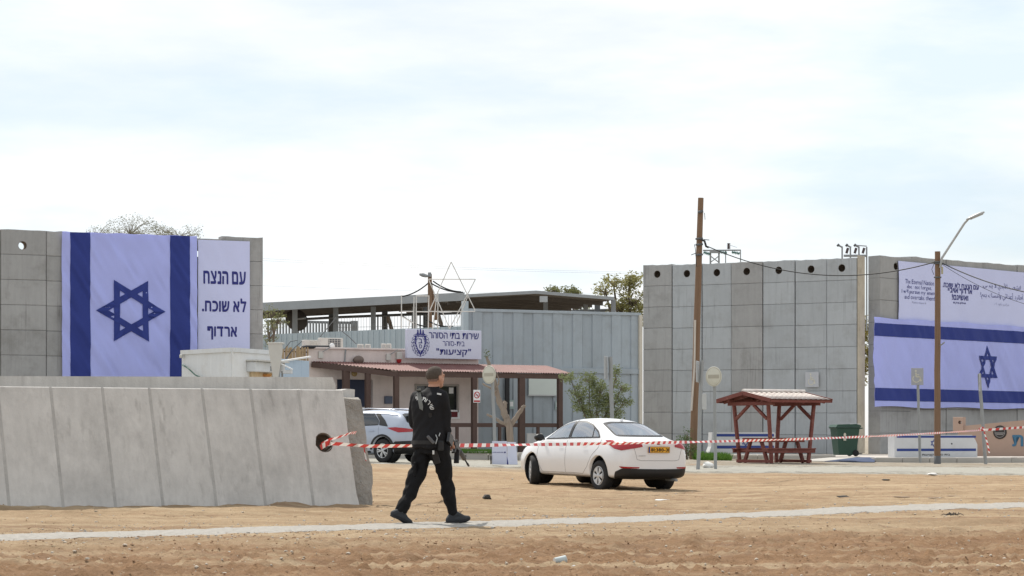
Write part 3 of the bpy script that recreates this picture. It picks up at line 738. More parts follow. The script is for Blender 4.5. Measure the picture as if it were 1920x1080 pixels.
txt(arabic('الشعب الأبدي لا ينسى.'), (1842, 531, 1914, 545), .006, INK, True); txt(arabic('أطارد أعدائي وأمسك بهم!'), (1838, 548, 1918, 564), .006, INK, True); txt(arabic('مزامير داود ١٨'), (1865, 568, 1892, 574), .004, INKG, True)
# ================================================================== gatehouse, fences, sheds
PLAS = mat('pink_plaster', (.66, .58, .545), .92, .08, 1.2, .25, 30, streak=.07, stain=(.36, .31, .28), stain_amt=.3)
BROWN = mat('dark_brown_paint', (.085, .052, .042), .7, .2, 3, .2, 30)
REDS = mat('faded_red_sheet', (.20, .095, .085), .7, .25, 2.5, .1, 20, stain=(.27, .18, .16), stain_amt=.5)
DKGL = mat('dark_window_glass', (.02, .022, .024), .08, .1, 2, 0, spec=.6)
DBLUE = mat('dark_blue_paint', (.02, .03, .065), .5, .15, 3, .1)
BGREY = mat('blue_grey_steel', (.335, .38, .41), .6, .06, 1.1, .12, 20, streak=.08, stain=(.25, .27, .275), stain_amt=.45, objrand=.05)
BGREY2 = mat('pale_blue_steel', (.37, .435, .465), .6, .06, 1.1, .12, 20, streak=.06, objrand=.04)
STEELD = mat('dark_steel', (.11, .115, .12), .6, .2, 3, .2)
STEELM = mat('mid_grey_steel', (.27, .28, .285), .6, .15, 3, .2)
GALV = mat('galvanised_steel', (.42, .43, .43), .5, .12, 4, .15, metal=.3)
ROOFG = mat('grey_roof_fascia', (.33, .345, .35), .6, .12, 1.5, .15, 12)
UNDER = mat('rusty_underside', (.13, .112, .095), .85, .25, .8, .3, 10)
WHITEP = mat('white_paint', (.74, .74, .73), .55, .05, 2, .06, 20, stain=(.6, .58, .53), stain_amt=.3)
WHITEB = mat('white_board', (.60, .62, .74), .5, .03, 2, .04)
OFFW = mat('off_white_panel', (.64, .655, .66), .6, .05, 2, .1, 20, streak=.06, stain=(.5, .47, .42), stain_amt=.35)
CREAM = mat('cream_plastic', (.53, .515, .475), .5, .08, 3, .05)
TANW = mat('straw_reed', (.40, .29, .17), .9, .3, 5, .6, 20, stretch=(6, 6, 1))
BLACK = mat('black_plastic', (.018, .018, .02), .55, .2, 6, .1)
ORST = mat('rust_orange', (.50, .22, .06), .8, .2, 6, .1)
REDP = mat('red_plastic', (.42, .03, .035), .4, .1, 4, 0)
LBLUE = mat('light_blue_panel', (.42, .52, .62), .6, .05, 2, .06)
GB = .25
PG = VP(577, 93.5, 905, 97.3)
gate = thing('gatehouse', 'low pinkish plaster gatehouse with a flat parapet and a covered front walk', 'building', PG.M(0, GB, 0))
def G(px, py): a = PG.hit(px, py); return a[0], a[1] - GB
UW = G(897, 700)[0]; HT = G(640, 655)[1]
dx0, dz1 = G(632, 711); dx1 = G(699, 711)[0]
wx0, wz1 = G(779, 722); wx1, wz0 = G(858, 771)
us = sorted({-.0, dx0, dx1, wx0, wx1, UW}); zs = sorted({0.0, wz0, wz1, dz1, HT})
mb = MB()
for i in range(len(us) - 1):
    for j in range(len(zs) - 1):
        cu, cz = (us[i] + us[i + 1]) / 2, (zs[j] + zs[j + 1]) / 2
        if dx0 < cu < dx1 and cz < dz1: continue
        if wx0 < cu < wx1 and wz0 < cz < wz1: continue
        mb.box((cu, .12, cz), (us[i + 1] - us[i], .24, zs[j + 1] - zs[j]))
mb.box((.12, 3.1, HT / 2), (.238, 5.7, HT)); mb.box((UW - .12, 3.1, HT / 2), (.238, 5.7, HT)); mb.box((UW / 2, 6.1, HT / 2), (UW, .24, HT - .02)); mb.box((UW / 2, 3.1, HT - .45), (UW - .5, 5.7, .2)); mb.box((UW / 2, 3.1, .05), (UW - .5, 5.7, .1))
mb.build('wall', PLAS, gate)
MB().box((UW / 2, .1, HT + .035), (UW + .08, .36, .07), ch=.01).build('parapet_cap', PLAS, gate)
d = MB().box(((dx0 + dx1) / 2, .2, dz1 / 2), (dx1 - dx0 - .04, .06, dz1 - .02), ch=.01).build('door', DBLUE, gate)
MB().box((dx1 - .2, .15, 1.05), (.1, .05, .03)).build('handle', GALV, d)
MB().box((dx1 - .3, .165, 1.75), (.2, .01, .27)).build('notice', WHITEP, d)
w = MB().box(((wx0 + wx1) / 2, .1, (wz0 + wz1) / 2), (wx1 - wx0 - .02, .02, wz1 - wz0 - .02)).build('window', DKGL, gate)
mb = MB()
for x in (wx0, (wx0 + wx1) / 2, wx1): mb.box((x, -.0, (wz0 + wz1) / 2), (.07, .12, wz1 - wz0 + .1))
for z in (wz0, wz1): mb.box(((wx0 + wx1) / 2, .0, z), (wx1 - wx0 + .1, .11, .07))
mb.build('frame', mat('beige_frame', (.33, .30, .27), .6, .1, 3, .1), w)
MB().box((wx1 - .25, .08, wz1 - .2), (.2, .01, .24)).build('paper_notice', WHITEP, w)
sgx, sgz = G(845, 777); q = MB().box((sgx, -.03, sgz), (.78, .06, .36), ch=.01).build('plate', WHITEP, gate); MB().box((sgx, -.065, sgz), (.56, .01, .22)).build('plate_print', mat('dark_red_ink', (.12, .012, .015), .6, .1, 3, 0), q)
bx_, bz_ = G(727, 750); MB().box((bx_, -.06, bz_), (.32, .12, .3), ch=.01).build('meter_box', mat('grey_blue_box', (.10, .12, .17), .6, .1, 3, .1), gate)
bx_, bz_ = G(664, 700); MB().lathe([(.001, -.02), (.12, -.02), (.13, .0), (.001, .005)], Matrix.Translation((bx_, -.02, bz_)) @ Matrix.Rotation(PI / 2, 4, 'X'), 18).build('round_plaque', mat('brass', (.38, .27, .12), .5, .2, 6, .1), gate)
for px, py in ((600.5, 665.5), (727.5, 670)):
    x, z = G(px, py); b_ = MB().box((x, -.04, z), (.2, .08, .26), ch=.01).build('wall_bracket', CREAM, gate); MB().bar((x + .05, -.05, z + .1), (x + .32, -.25, z + .3), .03).build('bracket_arm', STEELM, b_)
x, z = G(668.5, 675); b_ = MB().lathe([(.001, -.2), (.13, -.17), (.17, 0), (.12, .08), (.001, .1)], Matrix.Translation((x, -.2, z)) @ Matrix.Rotation(PI / 2, 4, 'X') @ Matrix.Scale(1.35, 4, (1, 0, 0)), 16).build('round_lamp', mat('brown_lamp', (.16, .12, .10), .6, .3, 8, .3), gate)
x, z = G(746.5, 672); b_ = MB().box((x, -.07, z + .1), (.24, .14, .28), ch=.015).build('alarm_box', CREAM, gate); MB().lathe([(.11, 0), (.09, -.1), (.03, -.16), (.001, -.17)], Matrix.Translation((x, -.07, z - .04)), 14).build('red_beacon', REDP, b_)
x, z = G(648, 665); MB().tube([(x, -.03, z + .3), (x - .03, -.03, z), (x - .06, -.03, z - .35)], .03, 8).build('downpipe', STEELM, gate)

# covered front walk: corrugated sheet on posts
ZB = G(583, 677.5)[1]; canopy = gate
uL = G(583, 680)[0]; PGf = VP(577, 93.5, 905, 97.3, -2.0)
uC = PGf.hit(747)[0]; uR = PGf.hit(1070)[0]; ZF = PGf.hit(747, 694.5)[1] - GB; uRb = uR + .25
n = 520; m_ = 5
def can(a, b):
    # b=0 back edge, 1 front edge
    u = uL + (uR - uL) * a; wmax = 2.0 * min(1.0, (u - uL) / (uC - uL)); ww = b * wmax
    z = ZB - (ZB - ZF) * (ww / 2.0) - .02 * a
    return (u, -ww - .01, z + .018 * math.sin(u * 2 * PI / .115))
mb = MB().grid(n, m_, can); mb.grid(n, m_, lambda a, b: Vector(can(a, b)) - Vector((0, 0, .012))); mb.build('canopy_sheet', REDS, gate, fixn=False)
zf = lambda u: ZB - (ZB - ZF) * min(1.0, (u - uL) / (uC - uL)) - .02 * (u - uL) / (uR - uL)
mb = MB(); mb.bar((uL, -.06, ZB - .13), (uC, -1.97, ZF - .16), .12, .2).build('canopy_beam', BROWN, gate)
MB().bar((uC, -1.9, zf(uC) - .13), (uR - .1, -1.9, zf(uR) - .13), .12, .2).build('canopy_beam', BROWN, gate)
for px in (649, 690, 745, 891, 980, 1052):
    if px < 745:
        u = G(px, 700)[0] + (.55 if px == 649 else .9)
        for _ in range(20):
            f = (u - uL) / (uC - uL); pl = VP(577, 93.5, 905, 97.3, -2.0 * f); u += (pl.hit(px)[0] - u) * .7
        wv = 2.0 * f * .98
    else: u = PGf.hit(px)[0]; wv = 1.9
    th = .27 if px in (980, 649) else .2
    MB().box((u, -wv, (zf(u) - .2) / 2), (th, .18, zf(u) - .2), ch=.012).build('post', BROWN, gate)
    if px >= 745: MB().bar((u, -1.8, zf(u) - .15), (u, .0, ZB - .2), .1, .14).build('rafter', BROWN, gate)
ur0 = PGf.hit(788)[0]; ur1 = PGf.hit(1058)[0]; zr = PGf.hit(900, 797)[1] - GB
MB().box(((ur0 + ur1) / 2, -1.88, zr), (ur1 - ur0, .07, .16)).build('hand_rail', BROWN, gate)
for px in (860, 940, 1012): u = PGf.hit(px)[0]; MB().box((u, -1.86, zr / 2), (.12, .1, zr), ch=.01).build('rail_post', BROWN, gate)
uA = PGf.hit(997)[0]; uB = PGf.hit(1026)[0]; MB().box(((uA + uB) / 2, -1.6, .45), (uB - uA, .05, .8), ch=.01).build('low_panel', WHITEP, gate)
# things under the canopy
u = PGf.hit(893.5)[0]; z0 = PGf.hit(893, 755)[1] - GB; z1 = PGf.hit(893, 731)[1] - GB
ns = thing('no_smoking_sign', 'small white no smoking sign on a brown canopy post', 'sign', PGf.M(u, GB, -.02))
MB().box((0, 0, (z0 + z1) / 2), (.31, .02, z1 - z0), ch=.004).build('plate', WHITEP, ns)
zc = (z0 + z1) / 2 + .05; mb = MB(); mb.lathe([(.10, -.014), (.135, -.014)], Matrix.Translation((0, 0, zc)) @ Matrix.Rotation(PI / 2, 4, 'X') @ Matrix.Translation((0, 0, .03)), 28, smooth=False); mb.bar((-.08, -.018, zc + .08), (.08, -.018, zc - .08), .03, .004, (0, 1, 0)); mb.box((0, -.016, z0 + .06), (.27, .006, .06)); mb.build('red_print', REDP, ns)
MB().box((0, -.0145, zc), (.13, .006, .025)).build('cigarette_print', INK, ns)

# gatehouse roof clutter
def place(px, py, d): return at(px, py, d)
def ac_unit(px0, py0, px1, py1, d, label, grille):
    a, b = at(px0, py1, d), at(px1, py0, d); w_, h_ = b.x - a.x, b.z - a.z
    r = thing('air_conditioner', label, 'air conditioner', Matrix.Translation((a.x, d, a.z)) @ Matrix.Rotation(.42, 4, 'Z'), 'rooftop air conditioners'); w_ *= 1.05
    MB().box((w_ / 2, .18, h_ / 2 + .03), (w_, .36, h_ - .06), ch=.02).build('casing', CREAM, r)
    g_ = MB().box((w_ * .62, -.004, h_ / 2 + .02), (w_ * .55, .01, h_ * .72)).build('grille', grille, r)
    mb = MB()
    for i in range(5): mb.box((w_ * (.38 + .12 * i), -.014, h_ / 2 + .02), (.015, .012, h_ * .72))
    for i in range(4): mb.box((w_ * .62, -.014, h_ * (.24 + .18 * i)), (w_ * .55, .01, .012))
    mb.build('grille_bar', CREAM, g_)
    for x in (.1, w_ - .1): MB().box((x, .18, .0), (.06, .4, .08)).build('foot', BLACK, r)
ac_unit(571, 637, 602, 656, 97.0, 'smaller cream air conditioner at the left end of the gatehouse roof', CREAM)
ac_unit(601, 633, 644, 656, 96.4, 'larger cream air conditioner with dark grille on the gatehouse roof', STEELD)
for i, (a, b, y0) in enumerate(((669.5, 681.5, 645), (684, 694.5, 645), (714.5, 723.5, 644), (724.5, 733.5, 644))):
    p, q = at(a, 657, 97.5), at(b, y0, 97.5); w_, h_ = q.x - p.x, q.z - p.z
    r = thing('roof_box', ['left', 'second from left', 'third from left', 'right'][i] + ' one of the four small cream boxes on the gatehouse roof', 'box', Matrix.Translation((p.x, 97.5, p.z)), 'small boxes on the gatehouse roof')
    MB().box((w_ / 2, .12, h_ / 2), (w_, .24, h_), ch=.02).build('casing', CREAM, r); MB().box((w_ / 2, .0, h_ * .52), (w_ * .7, .02, h_ * .6), ch=.005).build('cover', mat('grey_cover', (.34, .34, .33), .6, .1, 3, .1), r)
tag(MB().tube([at(561.5, 675, 92.6), at(561.5, 657, 92.6), at(565, 652, 92.9), at(574, 650.5, 93.2), at(618, 651, 94.4)], .07, 10).build('roof_pipe', BLACK, None), 'black pipe bending along the left roof edge of the gatehouse', 'pipe')
p = at(622.5, 649, 94.3); r = thing('dome_camera', 'white round dome camera on the gatehouse parapet', 'camera', (p.x, p.y, p.z)); MB().lathe([(.001, .12), (.07, .10), (.1, .03), (.1, -.03), (.07, -.09), (.001, -.11)], n=16).build('housing', WHITEP, r); MB().box((0, .02, -.13), (.12, .12, .1), ch=.01).build('bracket', CREAM, r)

# name board with emblem and Hebrew lettering
PS = VP(763.5, 95.2, 903, 97.0)
u1 = PS.L; z0 = PS.hit(763.5, 671.5)[1]; z1 = PS.hit(763.5, 616.5)[1]
sign = thing('name_board', 'white name board with navy emblem and three Hebrew lines above the gatehouse', 'sign', PS.M(0, z0, 0))
MB().box((u1 / 2, .09, (z1 - z0) / 2), (u1, .18, z1 - z0), ch=.015).build('board', WHITEB, sign)
def onS(px0, py0, px1, py1): 
    a, b = PS.hit(px0, py1), PS.hit(px1, py0); c = PS.hit((px0 + px1) / 2, py1); d_ = PS.hit((px0 + px1) / 2, py0); return a[0], c[1] - z0, b[0], d_[1] - z0
for s, bx, bo in ((HEB('שירות בתי הסוהר'), (804, 624, 897.5, 635.5), .012), (HEB('בית-סוהר'), (830, 640, 871, 649), .006), ('"' + HEB('קציעות') + '"', (818, 653.5, 883, 669), .022)):
    x0, za, x1, zb_ = onS(*bx); fit_text('lettering', s, x0, za, x1, zb_, INK, sign, bo, -.006, split=True)
cx, cz = PS.hit(788.3, 645)[0], PS.hit(788.3, 645)[1] - z0; mb = MB()
rw, rh = (PS.hit(803)[0] - PS.hit(774)[0]) / 2, (PS.hit(788, 624)[1] - PS.hit(788, 665)[1]) / 2
for sg in (-1, 1):
    for k in range(8):
        a = R(-80 + k * 19); ex, ez = cx + sg * rw * .86 * math.cos(a), cz + rh * .88 * math.sin(a)
        for q, (ox, tl) in enumerate(((.05, .5), (-.06, -.5))):
            ta = a + PI / 2 + tl; c_, s_ = math.cos(ta) * sg, math.sin(ta)
            pts = [(ex + sg * ox * math.cos(a) + .11 * c_ * math.cos(t) - .045 * s_ * sg * math.sin(t), ez + ox * math.sin(a) + .11 * s_ * math.cos(t) + .045 * c_ * sg * math.sin(t)) for t in [i * PI / 4 for i in range(8)]]
            pin = [(ex + sg * ox * math.cos(a) + 0.088 * c_ * math.cos(t) - .03 * s_ * sg * math.sin(t), ez + ox * math.sin(a) + 0.088 * s_ * math.cos(t) + .03 * c_ * sg * math.sin(t)) for t in [i * PI / 4 for i in range(8)]]
            mb.add([(p[0], -.006, p[1]) for p in pts] + [(p[0], -.006, p[1]) for p in pin], [(i, (i + 1) % 8, 8 + (i + 1) % 8, 8 + i) for i in range(8)])
sh = [(-.26, .34), (.26, .34), (.24, .0), (.13, -.28), (0, -.46), (-.13, -.28), (-.24, 0)]; si = [(x * .80, z * .83 + .01) for x, z in sh]
mb.add([(cx + x, -.007, cz + z) for x, z in sh] + [(cx + x, -.007, cz + z) for x, z in si], [(i, (i + 1) % 7, 7 + (i + 1) % 7, 7 + i) for i in range(7)])
for fl in ((0, -.10), (-.12, -.15), (.12, -.15)):
    mb.add([(cx + fl[0] - .05, -.0075, cz + .40 + fl[1] * .2), (cx + fl[0] + .05, -.0075, cz + .40 + fl[1] * .2), (cx + fl[0] + .02, -.0075, cz + .72 + fl[1]), (cx + fl[0] - .02, -.0075, cz + .72 + fl[1])], [(0, 1, 2, 3)])
mb.add([(cx - .24, -.0065, cz + .36), (cx + .24, -.0065, cz + .36), (cx + .2, -.0065, cz + .41), (cx - .2, -.0065, cz + .41)], [(0, 1, 2, 3)])
mb.build('emblem', INK, sign, fixn=False)
fit_text('emblem_letter', 'ב', cx - .09, cz + .03, cx + .09, cz + .22, INK, sign, .01, -.006); fit_text('emblem_letter', 'ס', cx - .07, cz - .17, cx + .07, cz - .02, INK, sign, .01, -.006)

# white steel frames on the roof and the star frame
def frame_thing(name, segs, d, r, m, label, cat, partname):
    p0 = at(segs[0][0][0], 616, d); t_ = thing(name, label, cat, (p0.x, d, p0.z))
    for a, b in segs: MB().tube([at(*a, d) - p0 - Vector((0, 0, 0)), at(*b, d) - p0], r, 6).build(partname, m, t_)
    return t_
WFR = mat('white_tube_paint', (.58, .57, .53), .5, .15, 5, .1)
frame_thing('star_frame', [((846, 491), (805, 584)), ((846, 491), (891, 582)), ((805, 584), (891, 584)), ((803.5, 523.5), (891.5, 523.5)), ((803.5, 523.5), (843, 616)), ((891.5, 523.5), (843, 616)),
                           ((821, 548), (821, 617)), ((818.5, 560), (811, 617)), ((877, 556), (856, 606))], 97.8, .022, WFR, 'open six-pointed star of thin white tubes standing on the gatehouse roof', 'star frame', 'tube')
frame_thing('roof_frame', [((752.8, 553.6), (752.8, 616)), ((776.4, 556), (775.4, 616)), ((780.6, 554), (780.2, 616)), ((804.2, 554), (803, 616)), ((752.8, 584), (776, 584)), ((780.4, 584.5), (804, 584.5)), ((780.6, 554.6), (804.2, 555)), ((752.8, 593), (776, 606)), ((770, 598), (766, 616))],
            97.4, .024, WFR, 'thin white tube frames standing left of the star frame', 'roof frame', 'tube')

# blue-grey sheet fence to the right of the gatehouse
PF = VP(868, 99.4, 1202, 103.0)
fence = thing('steel_fence', 'tall blue-grey steel sheet fence between gatehouse and concrete wall', 'fence', PF.M(0, GB, 0))
fz0 = 0.0; zr1 = PF.hit(1040, 699)[1] - GB; zr2 = PF.hit(1040, 690)[1] - GB; ztop = PF.hit(1040, 587)[1] - GB
def rib_panel(w, h, m, depth=.05):
    mb = MB(); pr = [(0, 0), (w * .47, 0), (w * .50, -depth), (w * .97, -depth), (w, 0)]
    vs = [(x, y, 0) for x, y in pr] + [(x, y, h) for x, y in pr] + [(x, y + .012, 0) for x, y in pr] + [(x, y + .012, h) for x, y in pr]; k = len(pr)
    fs = [(i, i + 1, k + i + 1, k + i) for i in range(k - 1)] + [(2 * k + i, 2 * k + i + 1, 3 * k + i + 1, 3 * k + i) for i in range(k - 1)] + [(k + i, k + i + 1, 3 * k + i + 1, 3 * k + i) for i in range(k - 1)]
    mb.add(vs, fs); return mb.mesh('panel', m)
np_ = 9; pw = PF.L / np_; me1 = rib_panel(pw - .006, ztop - zr2, BGREY); me2 = rib_panel(pw - .006, zr1, BGREY)
for i in range(np_):
    ob('panel', me1, fence, Matrix.Translation((i * pw, .06, zr2))); ob('panel', me2, fence, Matrix.Translation((i * pw, .06, 0)))
MB().box((PF.L / 2, .02, (zr1 + zr2) / 2), (PF.L, .14, zr2 - zr1 + .02), ch=.01).build('rail', BGREY, fence)
MB().box((PF.L / 2, .05, ztop + .04), (PF.L, .16, .12), ch=.01).build('rail', BGREY, fence); MB().box((PF.L / 2, .05, .1), (PF.L, .16, .2), ch=.01).build('rail', BGREY, fence)
MB().box((.1, .02, ztop / 2 + .15), (.24, .2, ztop + .5), ch=.01).build('post', BGREY2, fence); MB().box((PF.L - .06, .0, ztop / 2), (.16, .22, ztop), ch=.01).build('post', mat('beige_post', (.55, .51, .43), .8, .1, 2, .1), fence)
# white board and notices on that fence
wx, wz = PF.hit(990, 742)[0], PF.hit(990, 742)[1]; wx1_, wz1_ = PF.hit(1042, 705)[0], PF.hit(1042, 705)[1]
nb = thing('notice_board', 'pale greenish white notice board on the blue-grey fence under the canopy', 'notice board', PF.M(wx, wz, -.06))
MB().box(((wx1_ - wx) / 2, 0, (wz1_ - wz) / 2), (wx1_ - wx, .05, wz1_ - wz), ch=.01).build('board', mat('pale_green_white', (.55, .60, .56), .5, .03, 2, .03), nb); MB().box(((wx1_ - wx) / 2, -.002, .02), (wx1_ - wx + .04, .05, .05)).build('ledge', GALV, nb)
for s_, (a, b, c_, e) in enumerate(((953, 750, 963, 767), (1040, 752, 1050, 768))):
    q, zz = PF.hit(a, e)[0], PF.hit(a, e)[1]; q1, zz1 = PF.hit(c_, b)[0], PF.hit(c_, b)[1]
    n_ = thing('notice', ['small grey-green notice left of the canopy post on the fence', 'small grey-green notice at the right canopy post on the fence'][s_], 'notice', PF.M(q, zz, -.05)); MB().box(((q1 - q) / 2, 0, (zz1 - zz) / 2), (q1 - q, .02, zz1 - zz), ch=.003).build('sheet', mat('grey_green', (.33, .42, .40), .6, .1, 4, .05), n_); MB().box(((q1 - q) / 2, -.012, (zz1 - zz) * .55), ((q1 - q) * .6, .006, (zz1 - zz) * .5)).build('print', WHITEP, n_)
u_ = PF.hit(949)[0]; tag(MB().box((0, 0, 1.6), (.19, .1, 3.2), ch=.01).build('dark_pillar', BLACK, None, PF.M(u_, GB, -.1)), 'narrow dark pillar on the fence under the canopy', 'pillar')

# lower pale fence running left behind the gatehouse roof
PF2 = VP(478, 108.5, 868, 105.0)
fence2 = thing('steel_fence', 'pale blue ribbed steel fence showing above the gatehouse roof', 'fence', PF2.M(0, GB, 0))
ns_ = 38; pw = PF2.L / ns_; h2 = PF2.hit(660, 620)[1] - GB; me = rib_panel(pw - .004, h2, BGREY2, .03)
for i in range(ns_): 
    sc_ = 1 + .022 * (i / ns_ - .5) * 2
    ob('panel', me, fence2, Matrix.Translation((i * pw, 0, 0)) @ Matrix.Diagonal((1, 1, sc_, 1)))
# left box with light-blue wall and straw roof between cabin and gatehouse
p = VP(520, 86.5, 580, 89.5); bxz = p.hit(578, 671)[1]
lb = thing('light_blue_hut', 'small light blue panel hut left of the gatehouse', 'hut', p.M(0, GB, 0)); h_ = p.hit(555, 675)[1] - GB
for i in range(4): MB().box((p.L / 4 * (i + .5), .04, h_ / 2), (p.L / 4 - .012, .08, h_), ch=.008).build('panel', LBLUE, lb)
MB().box((p.L / 2, 1.2, h_ / 2 - .02), (p.L - .02, 2.2, h_ - .04)).build('body', LBLUE, lb); MB().bar((0, -.02, h_ - .12), (p.L, -.02, h_ + .16), .1, .06).build('roof_trim', WHITEP, lb)
p = VP(526, 91.5, 579, 92.5); z_ = p.hit(550, 651)[1]; zl_ = p.hit(550, 674)[1]
sm = thing('reed_screen', 'straw coloured reed screen behind the light blue hut', 'screen', p.M(0, GB, 0)); k_ = 26
for i in range(k_): MB().bar((p.L * i / k_, random.uniform(-.03, .03), 0), (p.L * i / k_ + random.uniform(-.03, .05), 0, z_ - GB + random.uniform(-.08, .05)), .05, .03).build('reed', TANW, sm)
MB().box((p.L / 2, .05, zl_ - GB + .3), (p.L, .03, .05)).build('batten', BROWN, sm)

# white cabin with a corner towards the camera
c0 = Vector((pxX(435, 78), 78)); cl = Vector((pxX(342, 80.6), 80.6)); cr = Vector((pxX(519, 81.0), 81.0))
cab = thing('white_cabin', 'white prefabricated cabin in front of the left wall', 'cabin', (c0.x, c0.y, .2)); zt = CAMH - (654 - HZ) * 78 / F - .2; bk = (cl - c0) + (cr - c0)
L_ = [Vector((0, 0)), cr - c0, bk, cl - c0]
mb = MB(); mb.add([(q.x, q.y, 0) for q in L_] + [(q.x, q.y, zt - .02) for q in L_], [(0, 1, 5, 4), (1, 2, 6, 5), (2, 3, 7, 6), (3, 0, 4, 7), (4, 5, 6, 7)]); mb.build('core', OFFW, cab)
for (a, b, k, mm) in ((L_[3], L_[0], 7, OFFW), (L_[0], L_[1], 4, WHITEP)):  # left face greyer than the right: face shading put into panel colours
    dv = (b - a); n_ = Vector((dv.y, -dv.x)).normalized()
    for i in range(k):
        s0, s1 = a + dv * (i / k) + dv.normalized() * .002, a + dv * ((i + 1) / k) - dv.normalized() * .002
        q0, q1 = s0 + n_ * .025, s1 + n_ * .025
        mb = MB(); mb.add([(*s0, 0), (*s1, 0), (*q1, 0), (*q0, 0), (*s0, zt - .08), (*s1, zt - .08), (*q1, zt - .08), (*q0, zt - .08)], [(3, 2, 6, 7), (0, 3, 7, 4), (1, 2, 6, 5), (4, 5, 6, 7)]); mb.build('panel', mm, cab)
    MB().bar((*(a + n_ * .03), zt - .03), (*(b + n_ * .03), zt - .03), .1, .14).build('roof_trim', OFFW, cab)
# serving box on its right face
dv = (L_[1]).normalized(); nn = Vector((dv.y, -dv.x)); a = L_[1] * .30; b = L_[1] * .97
zz0, zz1 = CAMH - (697 - HZ) * 79 / F - .2, CAMH - (678 - HZ) * 79 / F - .2
Mx = Matrix(((dv.x, -nn.x, 0, a.x), (dv.y, -nn.y, 0, a.y), (0, 0, 1, 0), (0, 0, 0, 1))); wl_ = (b - a).length
hb = MB().box((wl_ / 2, -.2, (zz0 + zz1) / 2), (wl_, .34, zz1 - zz0), Mx, ch=.02).build('wall_box', OFFW, cab); MB().box((wl_ / 2, -.25, zz1 + .03), (wl_ + .1, .5, .05), Mx).build('box_lid', CREAM, hb); MB().box((wl_ * .55, -.375, zz0 + .12), (.3, .012, .16), Mx).build('vent', STEELM, hb)
MB().box((wl_ * .5, -.06, zz0 - .15), (wl_ * .8, .1, .3), Mx).build('rust_panel', mat('rust_stained', (.58, .45, .28), .8, .3, 3, .1, stain=(.50, .20, .05), stain_amt=.6), cab)
MB().lathe([(.001, -.14), (.12, -.1), (.2, 0), (.001, .0)], Mx @ Matrix.Translation((wl_ * .55, -.14, zz0 - .06)), 16).build('orange_bowl', ORST, cab)
MB().tube([at(342, 684, 80.5) - Vector((c0.x, c0.y, .2)), at(352, 690, 80.0) - Vector((c0.x, c0.y, .2)), at(366, 703, 79.6) - Vector((c0.x, c0.y, .2)), at(386, 712, 79.2) - Vector((c0.x, c0.y, .2))], .022, 6).build('green_hose', mat('green_hose', (.05, .13, .10), .5, .1, 4, 0), cab)
MB().box(at(339.5, 668, 80.4) - Vector((c0.x, c0.y, .2)), (.1, .14, .12), ch=.02).build('small_lamp', CREAM, cab)
# column with a flared top in front of it
p = at(518, 817, 75); fl = thing('flared_column', 'grey square column with a flared cream top in front of the white cabin', 'column', (p.x, 75, .2)); zc_ = CAMH - (660 - HZ) * 75 / F - .2; zq = CAMH - (645 - HZ) * 75 / F - .2
MB().box((0, 0, zc_ / 2), (.24, .24, zc_), ch=.02).build('shaft', STEELM, fl)
MB().prism([(-.05, zc_ - 1.0), (.05, zc_ - 1.0), (.21, zc_), (.21, zq), (-.24, zq), (-.21, zc_)], -.2, -.121).build('flare_plate', CREAM, fl); MB().box((-.01, 0, zq + .02), (.5, .44, .05), ch=.01).build('cap', CREAM, fl)
p = at(538, 690, 80); aw = thing('side_awning', 'small white sheet awning beside the flared column', 'awning', (p.x, 80, p.z)); MB().add([(-.2, 0, .16), (-.2, .5, .16), (.16, .5, -.02), (.16, 0, -.02), (-.2, 0, .12), (-.2, .5, .12), (.16, .5, -.06), (.16, 0, -.06)], [(0, 1, 2, 3), (4, 5, 6, 7), (0, 3, 7, 4), (2, 3, 7, 6)]).build('sheet', WHITEP, aw); MB().box((0, .25, -.12), (.3, .4, .12), ch=.01).build('box', OFFW, aw); MB().bar((-.18, .25, -.1), (-.18, .25, -2.55), .06).build('leg', STEELM, aw)

# ------------------------------------------------------------------ open shed behind
def roof(name, front, dep, th, fas, label, ridge=False, rib=14):
    """front: list of world points of the front eave; roof runs back by dep"""
    t_ = thing(name, label, 'shed roof', (front[0].x, front[0].y, 0)); o = Vector((front[0].x, front[0].y, 0)); bkv = Vector((-.28, 1, 0)).normalized() * dep
    for i in range(len(front) - 1):
        a, b = front[i] - o, front[i + 1] - o; dn = Vector((0, 0, -th))
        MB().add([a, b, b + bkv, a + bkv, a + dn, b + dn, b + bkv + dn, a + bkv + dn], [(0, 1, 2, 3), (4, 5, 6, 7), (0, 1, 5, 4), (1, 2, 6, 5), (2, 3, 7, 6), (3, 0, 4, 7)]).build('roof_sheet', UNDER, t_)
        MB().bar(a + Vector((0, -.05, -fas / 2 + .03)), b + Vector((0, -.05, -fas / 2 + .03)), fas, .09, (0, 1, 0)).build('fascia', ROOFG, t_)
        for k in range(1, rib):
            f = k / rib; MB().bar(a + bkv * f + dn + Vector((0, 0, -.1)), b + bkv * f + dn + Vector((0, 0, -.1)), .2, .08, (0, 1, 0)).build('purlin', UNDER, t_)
    return t_
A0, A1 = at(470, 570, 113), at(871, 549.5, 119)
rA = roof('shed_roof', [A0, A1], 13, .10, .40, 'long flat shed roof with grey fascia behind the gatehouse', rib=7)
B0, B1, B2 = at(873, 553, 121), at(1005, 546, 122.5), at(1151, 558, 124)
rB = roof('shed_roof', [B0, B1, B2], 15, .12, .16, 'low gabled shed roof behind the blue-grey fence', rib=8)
b_ = at(1019, 553, 122); MB().box((b_.x - B0.x, b_.y - B0.y - .6, b_.z - .25), (.4, .15, .3)).build('flood_light', GALV, rB)
SCOL = [(553, 116), (629.5, 117.5), (622, 127), (700, 118.5), (721.5, 128), (777, 119.5), (798, 128), (869, 119), (1023, 125), (1098, 126), (1120, 131), (1150, 124.5)]
